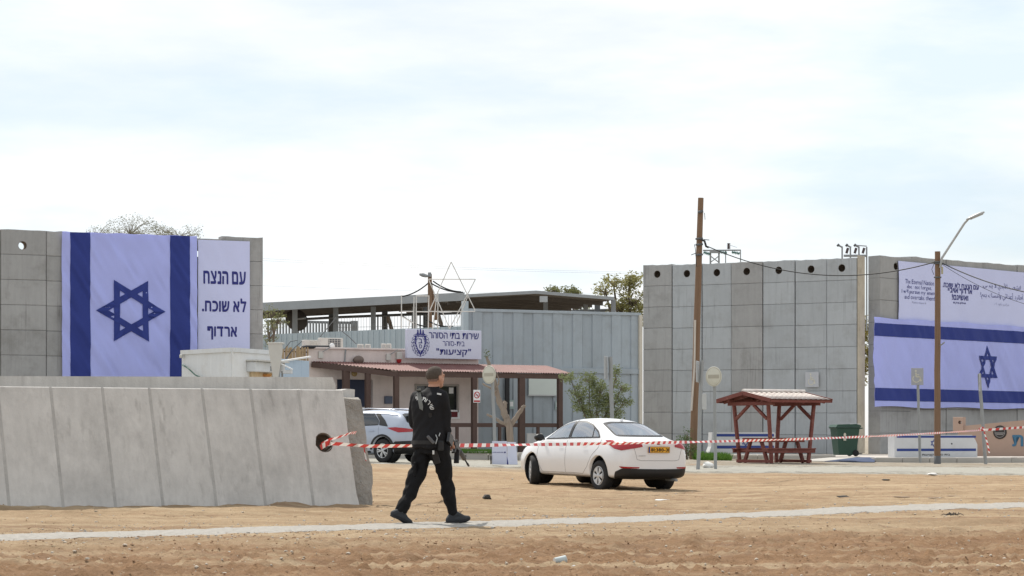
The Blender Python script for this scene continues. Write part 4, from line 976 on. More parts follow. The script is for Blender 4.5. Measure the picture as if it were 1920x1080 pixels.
SCL = ['left of the satellite dish side', 'with a pale face right of the slat fence', 'thick and dark beside the pale one', 'standing alone left of the roof frames', 'dark, with a leaning brace beside it', 'behind the tube frames', 'behind the second tube frame',
       'at the right end of the flat roof', 'under the gable ridge', 'under the right slope of the gable', 'thick one under the right slope', 'at the right end of the gabled roof']
for i, (px, d_) in enumerate(SCOL):
    p = at(px, 817, d_); zt_ = (at(px, 575, d_).z if px < 872 else at(px, 566 if px < 1140 else 562, d_).z)
    c_ = thing('shed_column', 'grey steel shed column ' + SCL[i], 'column', (p.x, d_, .2), 'shed columns'); w_ = .3 if i in (2, 4, 10) else .24
    MB().box((0, 0, (zt_ - .2) / 2), (w_, w_, zt_ - .2), ch=.01).build('shaft', STEELD if i in (2, 4, 6, 10) else STEELM, c_); MB().box((0, 0, .02), (w_ + .2, w_ + .2, .04)).build('base_plate', STEELD, c_)
tag(MB().bar(at(727, 592, 127), at(741, 640, 127), .28, .2).build('wooden_brace', mat('old_wood', (.25, .2, .16), .9, .3, 4, .5, 20), None), 'leaning wooden brace right of a dark shed column', 'brace')
tag(MB().bar(at(822, 590, 126), at(836, 640, 126), .28, .2).build('wooden_brace', MATS['old_wood'], None), 'leaning wooden brace behind the star frame', 'brace')
tag(MB().tube([at(560, 599, 127), at(640, 594.5, 126), at(760, 590, 125), at(865, 587, 124)], .07, 8).build('cross_beam', STEELD, None), 'dark horizontal tie beam under the flat shed roof', 'beam')
tag(MB().tube([at(905, 592, 133), at(1020, 586, 133), at(1155, 581, 133)], .09, 8).build('cross_beam', STEELD, None), 'dark tie beam under the gabled shed roof', 'beam')
# satellite dish
p = at(556, 600, 118); ds = thing('satellite_dish', 'large dark satellite dish under the left end of the shed roof', 'satellite dish', Matrix.Translation(p) @ Matrix.Rotation(R(25), 4, 'Z') @ Matrix.Rotation(R(72), 4, 'X'))
MB().lathe([(.001, .18), (.25, .165), (.48, .08), (.58, .0), (.57, -.02), (.47, .05), (.25, .135), (.001, .15)], n=28).build('dish', mat('dark_brown_dish', (.07, .06, .052), .7, .2, 4, .2), ds); MB().tube([(0, -.55, 0), (0, -.1, -.55)], .025, 6).build('feed_arm', STEELM, ds); MB().box((0, -.08, -.58), (.12, .12, .12), ch=.02).build('feed_horn', STEELM, ds); MB().tube([(0, 0, .15), (0, -.35, 1.2)], .05, 8).build('mount', STEELM, ds)
# slat fence
ps = VP(500, 131, 668, 133); sf = thing('slat_fence', 'grey upright slat fence showing below the shed roof', 'fence', ps.M(0, GB, 0)); za_ = ps.hit(600, 602)[1] - GB
k_ = 30
sme = MB().box((0, 0, za_ / 2), (.10, .05, za_)).mesh('slat', STEELM)
for i in range(k_): ob('slat', sme, sf, Matrix.Translation((ps.L * (i + .5) / k_, 0, 0)))
MB().box((ps.L / 2, .05, za_ - .06), (ps.L, .05, .14)).build('rail', STEELM, sf); MB().box((ps.L - .12, 0, za_ / 2), (.36, .2, za_ + .1)).build('end_post', STEELM, sf)
# wire mesh between the columns
pm = VP(630, 124, 868, 122); wm_ = thing('mesh_fence', 'fine wire mesh fence between the shed columns', 'fence', pm.M(0, GB, 0)); zt_ = pm.hit(750, 592)[1] - GB
mb = MB()
for i in range(46): mb.tube([(pm.L * i / 45, 0, 3.2), (pm.L * i / 45, 0, zt_)], .009, 4)
for i in range(6): mb.tube([(0, 0, 3.6 + i * .55), (pm.L, 0, 3.6 + i * .55)], .009, 4)
mb.build('mesh', GALV, wm_)
for i in range(4): MB().box((pm.L * i / 3, 0, zt_ / 2), (.06, .06, zt_)).build('post', STEELD, wm_)
# ================================================================== kerbs, poles, signs, furniture
WOOD = mat('weathered_pole_wood', (.215, .135, .085), .9, .18, 1.5, .7, 10, stretch=(9, 9, .5), stain=(.13, .08, .05), stain_amt=.4)
SGREY = mat('sign_post_grey', (.30, .31, .31), .5, .12, 3, .15, metal=.2)
FADED = mat('faded_sign_face', (.58, .56, .47), .6, .10, 4, .1, stain=(.46, .44, .36), stain_amt=.5)
FADEG = mat('faded_bar', (.40, .37, .30), .7, .12, 6, .1)
SIGNB = mat('sign_back', (.40, .41, .41), .5, .1, 4, .1)
REDW = mat('red_brown_wood_paint', (.18, .056, .044), .75, .22, 3, .4, 16, stain=(.30, .15, .115), stain_amt=.5, stretch=(1.5, 1.5, 4))
TILE = mat('sunlit_dusty_tile', (.68, .63, .58), .5, .2, 5, .2, 20, stain=(.45, .28, .23), stain_amt=.4)  # pale dusty tile with the sun's bright stripes put into its colour
KERB = mat('kerb_concrete', (.43, .41, .375), .92, .12, 2, .3, 25, objrand=.05)
BLUEP = mat('blue_road_paint', (.028, .05, .115), .8, .25, 2, .2, 20, stain=(.14, .16, .2), stain_amt=.4)
PAVE = mat('paving_slabs', (.45, .41, .37), .92, .12, 2, .3, 25, objrand=.05)
BINMAT = mat('green_bin_plastic', (.03, .075, .055), .5, .12, 4, .1)
RUB = mat('rubber', (.022, .022, .023), .85, .15, 8, .2)
WBLOCK = mat('white_painted_concrete', (.58, .59, .60), .8, .06, 2, .25, 25, stain=(.5, .48, .44), stain_amt=.35)
NBLUE = mat('flag_blue_paint', (.035, .06, .23), .7, .12, 4, .1)
TANC = mat('tan_painted_concrete', (.40, .285, .225), .85, .06, 1.5, .25, 25)
CABLE = mat('black_cable', (.02, .02, .02), .6, .1, 4, 0)
# raised pavement and kerb stones on the right
KY = 88.0
pv = MB(); x0, x1 = pxX(1640, KY), 24.5
pv.box(((x0 + x1) / 2, KY + 8.2, .09), (x1 - x0, 16, .2)); struct(pv.build('pavement', PAVE, None))
kb = struct(bpy.data.objects.new('kerb', None)); COL.objects.link(kb)
xk = x0; kme = MB().box((.5, 0, 0), (.985, .2, .3), ch=.02).mesh('kerb_stone', KERB)
while xk < pxX(1846, KY): ob('kerb_stone', kme, kb, Matrix.Translation((xk, KY, .06 + random.uniform(-.006, .006)))); xk += 1.0
MB().prism([(0, -.1), (.95, -.1), (.95, -.01), (0, .2)], -.1, .1).build('kerb_stone', KERB, kb, Matrix.Translation((xk, KY, .0)))
# paving slabs that can still be told apart at the right edge
sme = MB().box((0, 0, 0), (.58, 1.9, .05), ch=.008).mesh('paving_slab', PAVE)
for i in range(9):
    for j in range(2): ob('paving_slab', sme, kb, Matrix.Translation((pxX(1850, KY) + .9 + i * .6, KY + 1.2 + j * 1.95, .185 + random.uniform(-.004, .004))))
# blue painted ramp at the kerb cut
rp = MB(); a, b, c, d = at(1546, 869, 86.6), at(1640, 866.5, 87.0), at(1640, 857, 89.4), at(1606, 858.5, 90.5)
for q in (a, b): q.z = gh(q.x, q.y) + .02
c.z = .20; d.z = .19
rp.add([a, b, c, d] + [Vector((q.x, q.y, -.15)) for q in (a, b, c, d)], [(0, 1, 2, 3), (0, 1, 5, 4), (1, 2, 6, 5), (2, 3, 7, 6), (3, 0, 4, 7)]); o = rp.build('kerb_ramp', BLUEP, None); struct(o)
rp = MB(); e, g = at(1490, 868, 88), at(1556, 859, 90.5); e.z = gh(e.x, e.y) + .015; g.z = .18
rp.add([e, a + Vector((0, 0, .004)), d + Vector((0, 0, .004)), g] + [Vector((q.x, q.y, -.15)) for q in (e, a, d, g)], [(0, 1, 2, 3), (0, 1, 5, 4), (1, 2, 6, 5), (2, 3, 7, 6), (3, 0, 4, 7)]); struct(rp.build('pavement_apron', KERB, None))
# kerb behind the picnic shelter, and the low pavement it holds
kb2 = struct(bpy.data.objects.new('kerb', None)); COL.objects.link(kb2); xk = pxX(1322, 92)
while xk < pxX(1555, 92): ob('kerb_stone', kme, kb2, Matrix.Translation((xk, 92, .12))); xk += 1.0
struct(MB().box(((pxX(1200, 94) + pxX(1600, 94)) / 2, 98, .1), (pxX(1600, 94) - pxX(1200, 94), 11.8, .2)).build('pavement', PAVE, None))
# kerb in front of the gatehouse with a thin grass verge
kb3 = struct(bpy.data.objects.new('kerb', None)); COL.objects.link(kb3); xk = pxX(690, 80)
while xk < pxX(1080, 80): ob('kerb_stone', kme, kb3, Matrix.Translation((xk, 80 + .08 * (xk + 5), gh(xk, 80) + .12))); xk += 1.0
PAVG = MB(); PAVG.box(((pxX(680, 88) + pxX(1075, 88)) / 2, 88.2, .2), (pxX(1075, 88) - pxX(680, 88), 14.5, .28)); struct(PAVG.build('pavement', KERB, None))
GRASS = mat('grass_green', (.075, .15, .03), .9, .3, 3, .2, trans=.2)
def grass(name, n, xr, yr, zf, hmin, hmax, label, m, seed):
    r = np.random.default_rng(seed); x = r.uniform(*xr, n); yv = r.uniform(*yr, n); h = r.uniform(hmin, hmax, n); a = r.uniform(0, 6.28, n); w = r.uniform(.008, .02, n); ln = r.normal(0, .35, (n, 2)) * h[:, None]
    z = zf(x, yv); V = np.zeros((n, 3, 3)); V[:, 0] = np.stack([x - w * np.cos(a), yv - w * np.sin(a), z], -1); V[:, 1] = np.stack([x + w * np.cos(a), yv + w * np.sin(a), z], -1); V[:, 2] = np.stack([x + ln[:, 0], yv + ln[:, 1], z + h], -1)
    me = bpy.data.meshes.new(name); me.from_pydata(V.reshape(-1, 3).tolist(), [], np.arange(3 * n).reshape(n, 3).tolist()); me.materials.append(m); return tag(ob(name, me), label, 'grass', kind='stuff')
grass('verge_grass', 7000, (pxX(850, 81), pxX(935, 81)), (80.1, 82.0), lambda a, b: ground_h(a, b * 0 + 80.0) + .22, .04, .16, 'strip of green grass behind the kerb left of the white folding board', GRASS, 5)
grass('roadside_weeds', 5000, (pxX(1306, 88), pxX(1368, 88)), (87.0, 90.2), lambda a, b: ground_h(a, b), .05, .32, 'bright green weeds at the foot of the utility pole', mat('weed_green', (.10, .20, .03), .9, .3, 3, .2, trans=.25), 6)

def pole_thing(name, base, top, r0, r1, m, label, cat, n=12, group=None, part='shaft'):
    t_ = thing(name, label, cat, (base.x, base.y, base.z), group); k = 9; b = Vector((0, 0, -.1)); e = top - base
    MB().tube([b.lerp(e, i / k) + Vector((random.uniform(-.008, .008), 0, 0)) for i in range(k + 1)], [r0 + (r1 - r0) * i / k for i in range(k + 1)], n).build(part, m, t_); return t_
def gp(px, d): X = pxX(px, d); return Vector((X, d, gh(X, d)))
# tall wooden utility pole
B, T = gp(1300, 90), at(1313.7, 371, 90); up = pole_thing('utility_pole', B, T, .155, .105, WOOD, 'tall leaning wooden utility pole left of the picnic shelter', 'utility pole')
MB().tube([at(1303.5, 600, 89.8) - B, at(1302, 690, 89.8) - B, at(1296.5, 770, 89.8) - B], .035, 8).build('conduit', mat('pale_conduit', (.55, .50, .44), .6, .1, 3, .1), up)
MB().tube([at(1308.5, 398, 89.85) - B, at(1318.5, 396, 89.85) - B], .05, 8).build('band', STEELD, up); MB().tube([at(1321, 399, 89.8) - B, at(1322, 412, 89.8) - B], .012, 5).build('hanger', STEELD, up)
for y_ in (448, 459, 478): MB().tube([at(1304, y_, 89.84) - B, at(1318, y_ - 1, 89.84) - B], .04, 6).build('band', STEELD, up)
hw = MB(); hw.tube([at(1316, 450, 89.8) - B, at(1321, 452, 89.7) - B, at(1324, 462, 89.7) - B, at(1329, 464, 89.7) - B], .04, 6); hw.build('clamp', CABLE, up)
MB().tube([at(1319, 449, 89.7) - B, at(1330, 450, 89.7) - B], .016, 5).build('bracket', STEELD, up); MB().tube([at(1296, 478, 89.7) - B, at(1306, 474, 89.7) - B], .016, 5).build('bracket', STEELD, up); MB().tube([at(1302, 458, 89.7) - B, at(1304, 468, 89.7) - B, at(1306, 500, 89.7) - B, at(1312, 498, 89.7) - B], .012, 5).build('loose_wire', CABLE, up)
# wooden lamp pole
B, T = gp(1757.5, 85), at(1758, 471.5, 85); lp = pole_thing('lamp_pole', B, T, .118, .098, WOOD, 'wooden lamp pole with a bent steel arm in front of the right flag', 'lamp pole')
MB().tube([at(1763, 502, 84.85) - B, at(1766, 484, 84.8) - B, at(1808, 419, 84.6) - B, at(1817, 409, 84.5) - B, at(1824, 406, 84.5) - B], .042, 8).build('arm', GALV, lp)
hd = MB(); Mh = Matrix.Translation(at(1829, 404.5, 84.4) - B) @ Matrix.Rotation(R(-23), 4, 'Y')
hd.lathe([(.001, -.36), (.06, -.34), (.10, -.2), (.12, .0), (.11, .2), (.06, .33), (.001, .35)], Mh @ Matrix.Rotation(PI / 2, 4, 'Y') @ Matrix.Diagonal((.55, 1.15, 1, 1)), 14); h_ = hd.build('lamp_head', GALV, lp)
MB().box((.03, 0, -.055), (.45, .2, .03), Mh, ch=.01).build('diffuser', mat('lamp_glass', (.5, .5, .48), .2, .05, 3, 0), h_)
MB().box(at(1766.5, 507, 84.85) - B, (.06, .08, .26), ch=.01).build('junction_box', mat('yellow_grey', (.42, .38, .24), .6, .1, 4, .1), lp); MB().tube([at(1752, 493, 84.85) - B, at(1747, 505, 84.8) - B, at(1751, 515, 84.8) - B], .01, 5).build('loose_wire', CABLE, lp)
for y_ in (491, 494, 520): MB().tube([at(1751, y_, 84.87) - B, at(1765, y_, 84.87) - B], .03, 6).build('band', STEELD, lp)
MB().tube([at(1763, 648, 84.85) - B, at(1771, 642, 84.7) - B], .025, 6).build('peg', STEELM, lp)
MB().lathe([(.128, -.05), (.126, .28), (.1, .29)], n=12).build('tar_base', STEELD, lp)
# overhead cables
def cable(pts_a, pts_b, sag, r, label, n=24, m=None): return tag(MB().tube(wire(pts_a, pts_b, sag, n), r, 6).build('overhead_cable', m or CABLE, None), label, 'cable')
cable(at(1329, 463, 89.7), at(1754, 491, 84.9), .75, .019, 'thick black cable sagging from the utility pole to the lamp pole'); cable(at(1764, 492, 84.9), at(2060, 560, 78), .35, .019, 'thick black cable running from the lamp pole to the right')
cable(at(1764, 494, 84.9), at(2060, 590, 78), .45, .008, 'thin wire hanging under the right cable')
for i, (ya, yb, lb_) in enumerate(((484, 511, 'uppermost thin power line crossing the sky above the shed'), (488, 514, 'second thin power line just below the uppermost one'), (535, 552, 'lowest thin power line crossing the sky above the shed'))):
    cable(at(480, ya, 260), at(1230, yb, 260), .2, .011, lb_, 12, GALV)
# posts and signs
def sign_post(base_px, d, top, r, label, group=None):
    B = gp(base_px, d); return pole_thing('sign_post', B, top, r, r, SGREY, label, 'road sign', 10, group, 'post'), B
def disc(parent, c, rr, yaw, name='sign_disc'):
    Mx = Matrix.Translation(c) @ Matrix.Rotation(yaw, 4, 'Z') @ Matrix.Rotation(PI / 2, 4, 'X')
    o = MB().lathe([(.001, -.012), (rr - .01, -.012), (rr, -.004), (rr, .004), (rr - .01, .012), (.001, .012)], Mx, 36).build(name, FADED, parent)
    mb = MB(); mb.box((0, 0, .015), (rr * 1.36, rr * .36, .006), Mx); mb.build('bar', FADEG, o)
    mb = MB(); mb.lathe([(rr - .02, .0135), (rr - .035, .0135)], Mx, 36); mb.build('rim_line', FADEG, o); return o
t_, B = sign_post(1342, 72.6, at(1339.5, 700, 72.6), .05, 'faded round no entry sign on a grey post left of the picnic shelter'); disc(t_, at(1338.3, 706, 72.45) - B, .30, R(-42))
t_, B = sign_post(929.5, 75.5, at(923, 700, 75.5), .055, 'faded round no entry sign in front of the gatehouse canopy'); disc(t_, at(917, 702.5, 75.3) - B, .285, R(-42))
def edge_sign(base_px, d, top_px, top_y, px0, py0, px1, py1, r, label, yaw):
    t_, B = sign_post(base_px, d, at(top_px, top_y, d), r, label); c = at((px0 + px1) / 2, (py0 + py1) / 2, d - .05) - B; hh = (py1 - py0) * d / F
    Mx = Matrix.Translation(c) @ Matrix.Rotation(yaw, 4, 'Z'); pl = MB().box((0, 0, 0), (hh * .92, .03, hh), Mx, ch=.01).build('sign_plate', SIGNB, t_); MB().box((0, .022, 0), (hh * .8, .012, .05), Mx).build('stiffener', GALV, pl); return t_, B
edge_sign(1308.5, 71.6, 1316, 675, 1304, 677, 1312, 717, .058, 'grey sign post with an edge-on plate beside the utility pole', R(78))
t_ = edge_sign(1151, 79, 1144, 669, 1132, 668, 1140, 711, .07, 'grey sign post with an edge-on plate rising behind the white car', R(80))
edge_sign(1848.5, 84.3, 1836, 701, 1834, 700, 1840, 734, .06, 'leaning grey sign post with an edge-on plate in front of the flag star', R(82))
B = gp(1320, 88.6); t_ = thing('small_plate', 'small pale upright plate just right of the leaning grey sign post', 'plate', (at(1320.5, 768, 72).x, 72, at(1320, 768, 72).z)); MB().box((0, 0, .24), (.13, .03, .48), ch=.01).build('plate', mat('pale_grey_plate', (.5, .51, .5), .6, .08, 4, .1), t_); MB().box((-.1, .02, .2), (.12, .02, .03)).build('bracket', GALV, t_)
def wheelchair(mb, c, s, Mx, y):
    def P(x, z): return Mx @ Vector((c[0] + x * s, y, c[1] + z * s))
    def seg(a, b, w):
        a, b = Vector(a), Vector(b); n_ = Vector((-(b - a).y, (b - a).x)).normalized() * w
        mb.add([P(*(a + n_)), P(*(b + n_)), P(*(b - n_)), P(*(a - n_))], [(0, 1, 2, 3)])
    seg((-.12, .42), (-.1, .05), .06); seg((-.1, .05), (.22, .05), .06); seg((.22, .05), (.32, -.35), .06); seg((-.1, .22), (.16, .22), .045)
    k = 18; pts = [(-.08 + .3 * math.cos(R(130 + 250 * i / k)), -.12 + .3 * math.sin(R(130 + 250 * i / k))) for i in range(k + 1)]
    for i in range(k): seg(pts[i], pts[i + 1], .04)
    mb.add([P(-.13 + .09 * math.cos(i * PI / 5), .56 + .09 * math.sin(i * PI / 5)) for i in range(10)], [list(range(10))])
t_, B = sign_post(1725, 87.6, at(1720.5, 691, 87.6), .05, 'grey faded wheelchair parking sign on a post in front of the horizontal flag'); Mx = Matrix.Translation(at(1720, 706, 87.5) - B) @ Matrix.Rotation(R(-12), 4, 'Z')
pl = MB().box((0, 0, 0), (.44, .02, .62), Mx, ch=.006).build('sign_plate', mat('faded_grey_sign', (.36, .37, .40), .6, .08, 5, .1), t_); mb = MB(); wheelchair(mb, (0, -.03), .42, Mx, -.016); mb.build('wheelchair_print', FADED, pl, fixn=False)
a_, b_ = WR.hit(1511, 726), WR.hit(1536, 697); t_ = thing('wheelchair_sign', 'pale faded wheelchair sign on the concrete wall above the picnic shelter', 'sign', WR.M(a_[0], a_[1], -.05)); w_, h_ = b_[0] - a_[0], b_[1] - a_[1]
pl = MB().box((w_ / 2, 0, h_ / 2), (w_, .02, h_), ch=.005).build('sign_plate', mat('pale_sign', (.46, .47, .49), .6, .05, 5, .1), t_); mb = MB(); wheelchair(mb, (w_ / 2, h_ * .45), h_ * .7, Matrix.Identity(4), -.015); mb.build('wheelchair_print', FADED, pl, fixn=False)

# ------------------------------------------------------------------ picnic shelter
pc = at(1451, 868, 82.2); al = R(33); PM = Matrix.Translation((pc.x, pc.y, gh(pc.x, pc.y))) @ Matrix.Rotation(al, 4, 'Z')
pt = thing('picnic_shelter', 'red-brown wooden picnic table with benches under a small tiled roof', 'picnic shelter', PM)
PL, PW = 2.65, 2.95
zr_, ze_ = 2.43, 2.17
for sx in (-1, 1):
    X = sx * .98
    for sy in (-1, 1): MB().bar((X - sx * .18, sy * .86, 0), (X + sx * .03, sy * .93, 2.12), .11, .11, (0, 1, 0), ch=.012).build('post', REDW, pt)
    MB().bar((X + sx * .02, -1.2, 2.03), (X + sx * .02, 1.2, 2.03), .15, .13, (0, 0, 1), ch=.012).build('cross_beam', REDW, pt)
    for sy in (-1, 1): MB().bar((X, sy * .84, 1.5), (X, sy * .12, 1.98), .1, .09, (1, 0, 0), ch=.01).build('brace', REDW, pt)
    MB().bar((X - sx * .2, -.62, .02), (X - sx * .2, -.28, .78), .11, .09, (1, 0, 0)).build('table_leg', REDW, pt); MB().bar((X - sx * .2, .62, .02), (X - sx * .2, .28, .78), .11, .09, (1, 0, 0)).build('table_leg', REDW, pt)
    MB().bar((X - sx * .2, -.95, .43), (X - sx * .2, .95, .43), .1, .07, (0, 0, 1)).build('bench_support', REDW, pt); MB().bar((X - sx * .12, -.9, .07), (X - sx * .12, .9, .07), .13, .1, (0, 0, 1)).build('ground_sill', REDW, pt)
for i in range(5): MB().box((0, -.34 + i * .17, .84), (2.1, .155, .05), ch=.008).build('table_plank', REDW, pt)
for sy in (-1, 1):
    for j in (0, 1): MB().box((0, sy * (.78 + j * .15), .49), (2.1, .135, .045), ch=.008).build('bench_plank', REDW, pt)
    MB().box((0, sy * .93, .41), (2.1, .045, .12), ch=.008).build('bench_rail', REDW, pt); MB().box((0, sy * .43, .765), (2.0, .04, .10), ch=.008).build('table_rail', REDW, pt)
sl_ = math.atan2(zr_ - ze_, PW / 2); Ls = math.hypot(zr_ - ze_, PW / 2)
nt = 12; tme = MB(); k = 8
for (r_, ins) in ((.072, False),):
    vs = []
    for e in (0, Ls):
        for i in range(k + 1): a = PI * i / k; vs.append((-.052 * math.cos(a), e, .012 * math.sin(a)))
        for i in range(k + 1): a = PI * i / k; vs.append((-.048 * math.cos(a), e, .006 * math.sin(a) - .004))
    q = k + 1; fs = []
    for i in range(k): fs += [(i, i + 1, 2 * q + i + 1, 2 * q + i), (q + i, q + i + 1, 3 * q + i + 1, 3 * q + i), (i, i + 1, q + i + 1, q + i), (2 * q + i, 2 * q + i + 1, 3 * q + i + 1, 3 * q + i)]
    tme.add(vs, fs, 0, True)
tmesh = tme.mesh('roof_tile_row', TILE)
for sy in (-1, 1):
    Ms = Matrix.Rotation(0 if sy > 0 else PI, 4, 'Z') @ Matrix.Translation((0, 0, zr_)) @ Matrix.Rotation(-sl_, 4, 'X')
    rs_ = MB().box((0, Ls / 2, -.02), (PL, Ls, .03), Ms).build('roof_board', mat('shaded_roof_valley', (.085, .032, .026), .95, .2, 4, .2, spec=.05), pt)  # dark red board, shade between the tile rows put into its colour
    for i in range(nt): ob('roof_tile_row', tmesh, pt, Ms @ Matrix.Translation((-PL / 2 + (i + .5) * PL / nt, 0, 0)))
    MB().box((0, Ls - .02, -.06), (PL + .04, .04, .11), Ms).build('eave_board', REDW, pt)
    for sx in (-1, 1): MB().box((sx * (PL / 2 + .02), Ls / 2, -.045), (.04, Ls, .13), Ms).build('barge_board', REDW, pt)
    for i in range(3): MB().box((-PL / 2 + .3 + i * .9, Ls / 2, -.09), (.07, Ls * .98, .11), Ms).build('rafter', REDW, pt)
MB().tube([(-PL / 2 - .03, 0, zr_ + .03), (PL / 2 + .03, 0, zr_ + .03)], .07, 10).build('ridge_tile', TILE, pt)
MB().box((0, 0, zr_ - .11), (PL - .1, .09, .10)).build('ridge_beam', REDW, pt)
for sy in (-1, 1): MB().box((0, sy * .9, 2.13), (PL - .1, .1, .08)).build('wall_plate', REDW, pt)

# wheelie bin
bc = gp(1584, 87.0); bn = thing('wheelie_bin', 'dark green wheelie bin right of the picnic shelter', 'bin', Matrix.Translation((bc.x, bc.y, at(1584, 855.5, 87.0).z)) @ Matrix.Rotation(R(12), 4, 'Z'))
bsh = lambda z: (.36 + .055 * z / 1.0, .30 + .06 * z)
vs = []
for z in (.05, 1.02): w_, d_ = (.33, .29) if z < .1 else (.43, .37); vs += [(-w_, -d_, z), (w_, -d_, z), (w_, d_, z), (-w_, d_, z)]
MB().add(vs, [(0, 1, 5, 4), (1, 2, 6, 5), (2, 3, 7, 6), (3, 0, 4, 7), (3, 2, 1, 0)]).build('body', BINMAT, bn)
MB().box((0, 0, 1.03), (.94, .8, .05), ch=.015).build('rim_collar', BINMAT, bn); l_ = MB().prism([(-.48, 1.06), (.48, 1.06), (.46, 1.12), (.3, 1.17), (-.42, 1.15)], -.42, .42).build('lid', BINMAT, bn); MB().box((.32, -.2, 1.17), (.3, .3, .02)).build('paper', WHITEP, l_)
for sy in (-1, 1): MB().lathe([(.001, -.03), (.09, -.03), (.115, -.02), (.115, .02), (.09, .03), (.001, .03)], Matrix.Translation((.3, sy * .33, .115)) @ Matrix.Rotation(PI / 2, 4, 'X'), 18).build('wheel', RUB, bn)
MB().tube([(.46, -.3, 1.0), (.56, -.3, 1.02), (.56, .3, 1.02), (.46, .3, 1.0)], .02, 8).build('handle', BINMAT, bn)
mb = MB(); mb.add([(-.14 + .05 * math.cos(i * .63), -.392, .78 + .07 * math.sin(i * .63)) for i in range(10)] , [list(range(10))]); mb.box((-.14, -.388, .64), (.1, .008, .14)); mb.build('white_mark', FADED, bn, fixn=False)

# painted concrete blocks
def flag_block(px0, px1, pyt, pyb, d, dr, label, chamf, stripes, star, splay):
    v = VP(px0, d, px1, dr); zb_ = v.hit((px0 + px1) / 2, pyb)[1]; zt_ = v.hit((px0 + px1) / 2, pyt)[1]; h = zt_ - zb_; L = v.L
    t_ = thing('painted_barrier', label, 'concrete block', v.M(0, zb_, 0), 'flag painted blocks')
    poly = [(-splay, 0), (L, 0), (L, h * (1 - chamf[1])), (L - chamf[0], h), (0, h), (-splay * .2, h * .35)] if splay else [(0, 0), (L, 0), (L, h * (1 - chamf[1])), (L - chamf[0] * .4, h * (1 - chamf[1] * .5)), (L - chamf[0], h), (0, h)]
    MB().prism(poly, 0, .55).build('block', WBLOCK, t_)
    for (a, b) in stripes:
        za, zb2 = v.hit((px0 + px1) / 2, b)[1] - zb_, v.hit((px0 + px1) / 2, a)[1] - zb_
        MB().box((L / 2 + .02, -.003, (za + zb2) / 2), (L - .16, .006, zb2 - za)).build('stripe', NBLUE, t_)
    cx, cz = v.hit(star[0], star[1])[0], v.hit(star[0], star[1])[1] - zb_; s_ = hexagram(cx, cz, star[2], star[2] * .16, lambda a, b: -.006, 0); s_.build('star', NBLUE, t_, fixn=False)
    return t_, v, zb_
flag_block(1335, 1454, 810.5, 852, 90.5, 90.9, 'white block painted with blue flag stripes, behind the picnic shelter', (.04, .08), ((813.5, 818.5), (835.5, 841)), (1398, 829, .17), .14)
t_, v, zb_ = flag_block(1677, 1832.5, 815.5, 857.5, 90.0, 91.0, 'white block painted with blue flag stripes and lettering, behind the lamp pole', (.22, .42), ((817, 820.8), (841, 845.8)), (1751, 831, .16), 0)
a_, b_ = v.hit(1729, 855.5), v.hit(1781, 851); fit_text('lettering', HEB('בית סוהר קציעות'), a_[0], a_[1] - zb_, b_[0], b_[1] - zb_, BLACK, t_, .01, -.005)
MB().lathe([(.001, -.008), (.03, -.008), (.03, .0)], Matrix.Translation((v.hit(1784.5)[0], 0, v.hit(1784, 832)[1] - zb_)) @ Matrix.Rotation(PI / 2, 4, 'X') @ Matrix.Rotation(PI, 4, 'X'), 12).build('bolt_hole', BLACK, t_)
# tan sloping concrete wall at the right edge
v = VP(1796, 95.5, 1960, 94.0); zb_ = .15; z0_ = v.hit(1801, 799.5)[1] - zb_; z1_ = v.hit(1960, 784)[1] - zb_
tw = thing('tan_barrier', 'tan painted sloping concrete barrier with an emblem at the right edge', 'concrete wall', v.M(0, zb_, 0)); MB().prism([(0, 0), (v.L, 0), (v.L, z1_), (0, z0_)], 0, .5).build('slab', TANC, tw)
a_, b_ = v.hit(1788, 808), v.hit(1807, 782); bl = MB(); course_me = course_mesh('end_block', b_[0] - a_[0], b_[1] - a_[1], .4, TANC, ((b_[0] - a_[0]) * .68, (b_[1] - a_[1]) * .62), .07); ob('end_block', course_me, tw, Matrix.Translation((a_[0], -.1, a_[1] - zb_)))
c_ = v.hit(1875, 810.5); Mx = Matrix.Translation((c_[0], -.01, c_[1] - zb_)) @ Matrix.Rotation(PI / 2, 4, 'X'); em = MB().lathe([(.001, .02), (.25, .02), (.27, .01), (.27, -.01)], Mx, 28).build('emblem', mat('dark_bronze', (.035, .03, .028), .5, .3, 12, .4), tw)
mb = MB(); mb.box((0, -.03, .025), (.36, .035, .01), Mx); mb.box((0, -.09, .025), (.28, .025, .01), Mx); mb.lathe([(.19, .0215), (.205, .0215)], Mx, 28); mb.build('emblem_print', mat('bronze_print', (.30, .28, .27), .5, .2, 8, .1), em)
TEAL = mat('teal_letter', (.055, .16, .26), .6, .1, 5, .05)
for ch_, a, b in (('ת', 1898, 1919), ('ו', 1925, 1933), ('ע', 1938, 1956)):
    p_, q_ = v.hit(a, 837), v.hit(b, 815.5); fit_text('letter', ch_, p_[0], p_[1] - zb_, q_[0], q_[1] - zb_, TEAL, tw, .03, -.012)

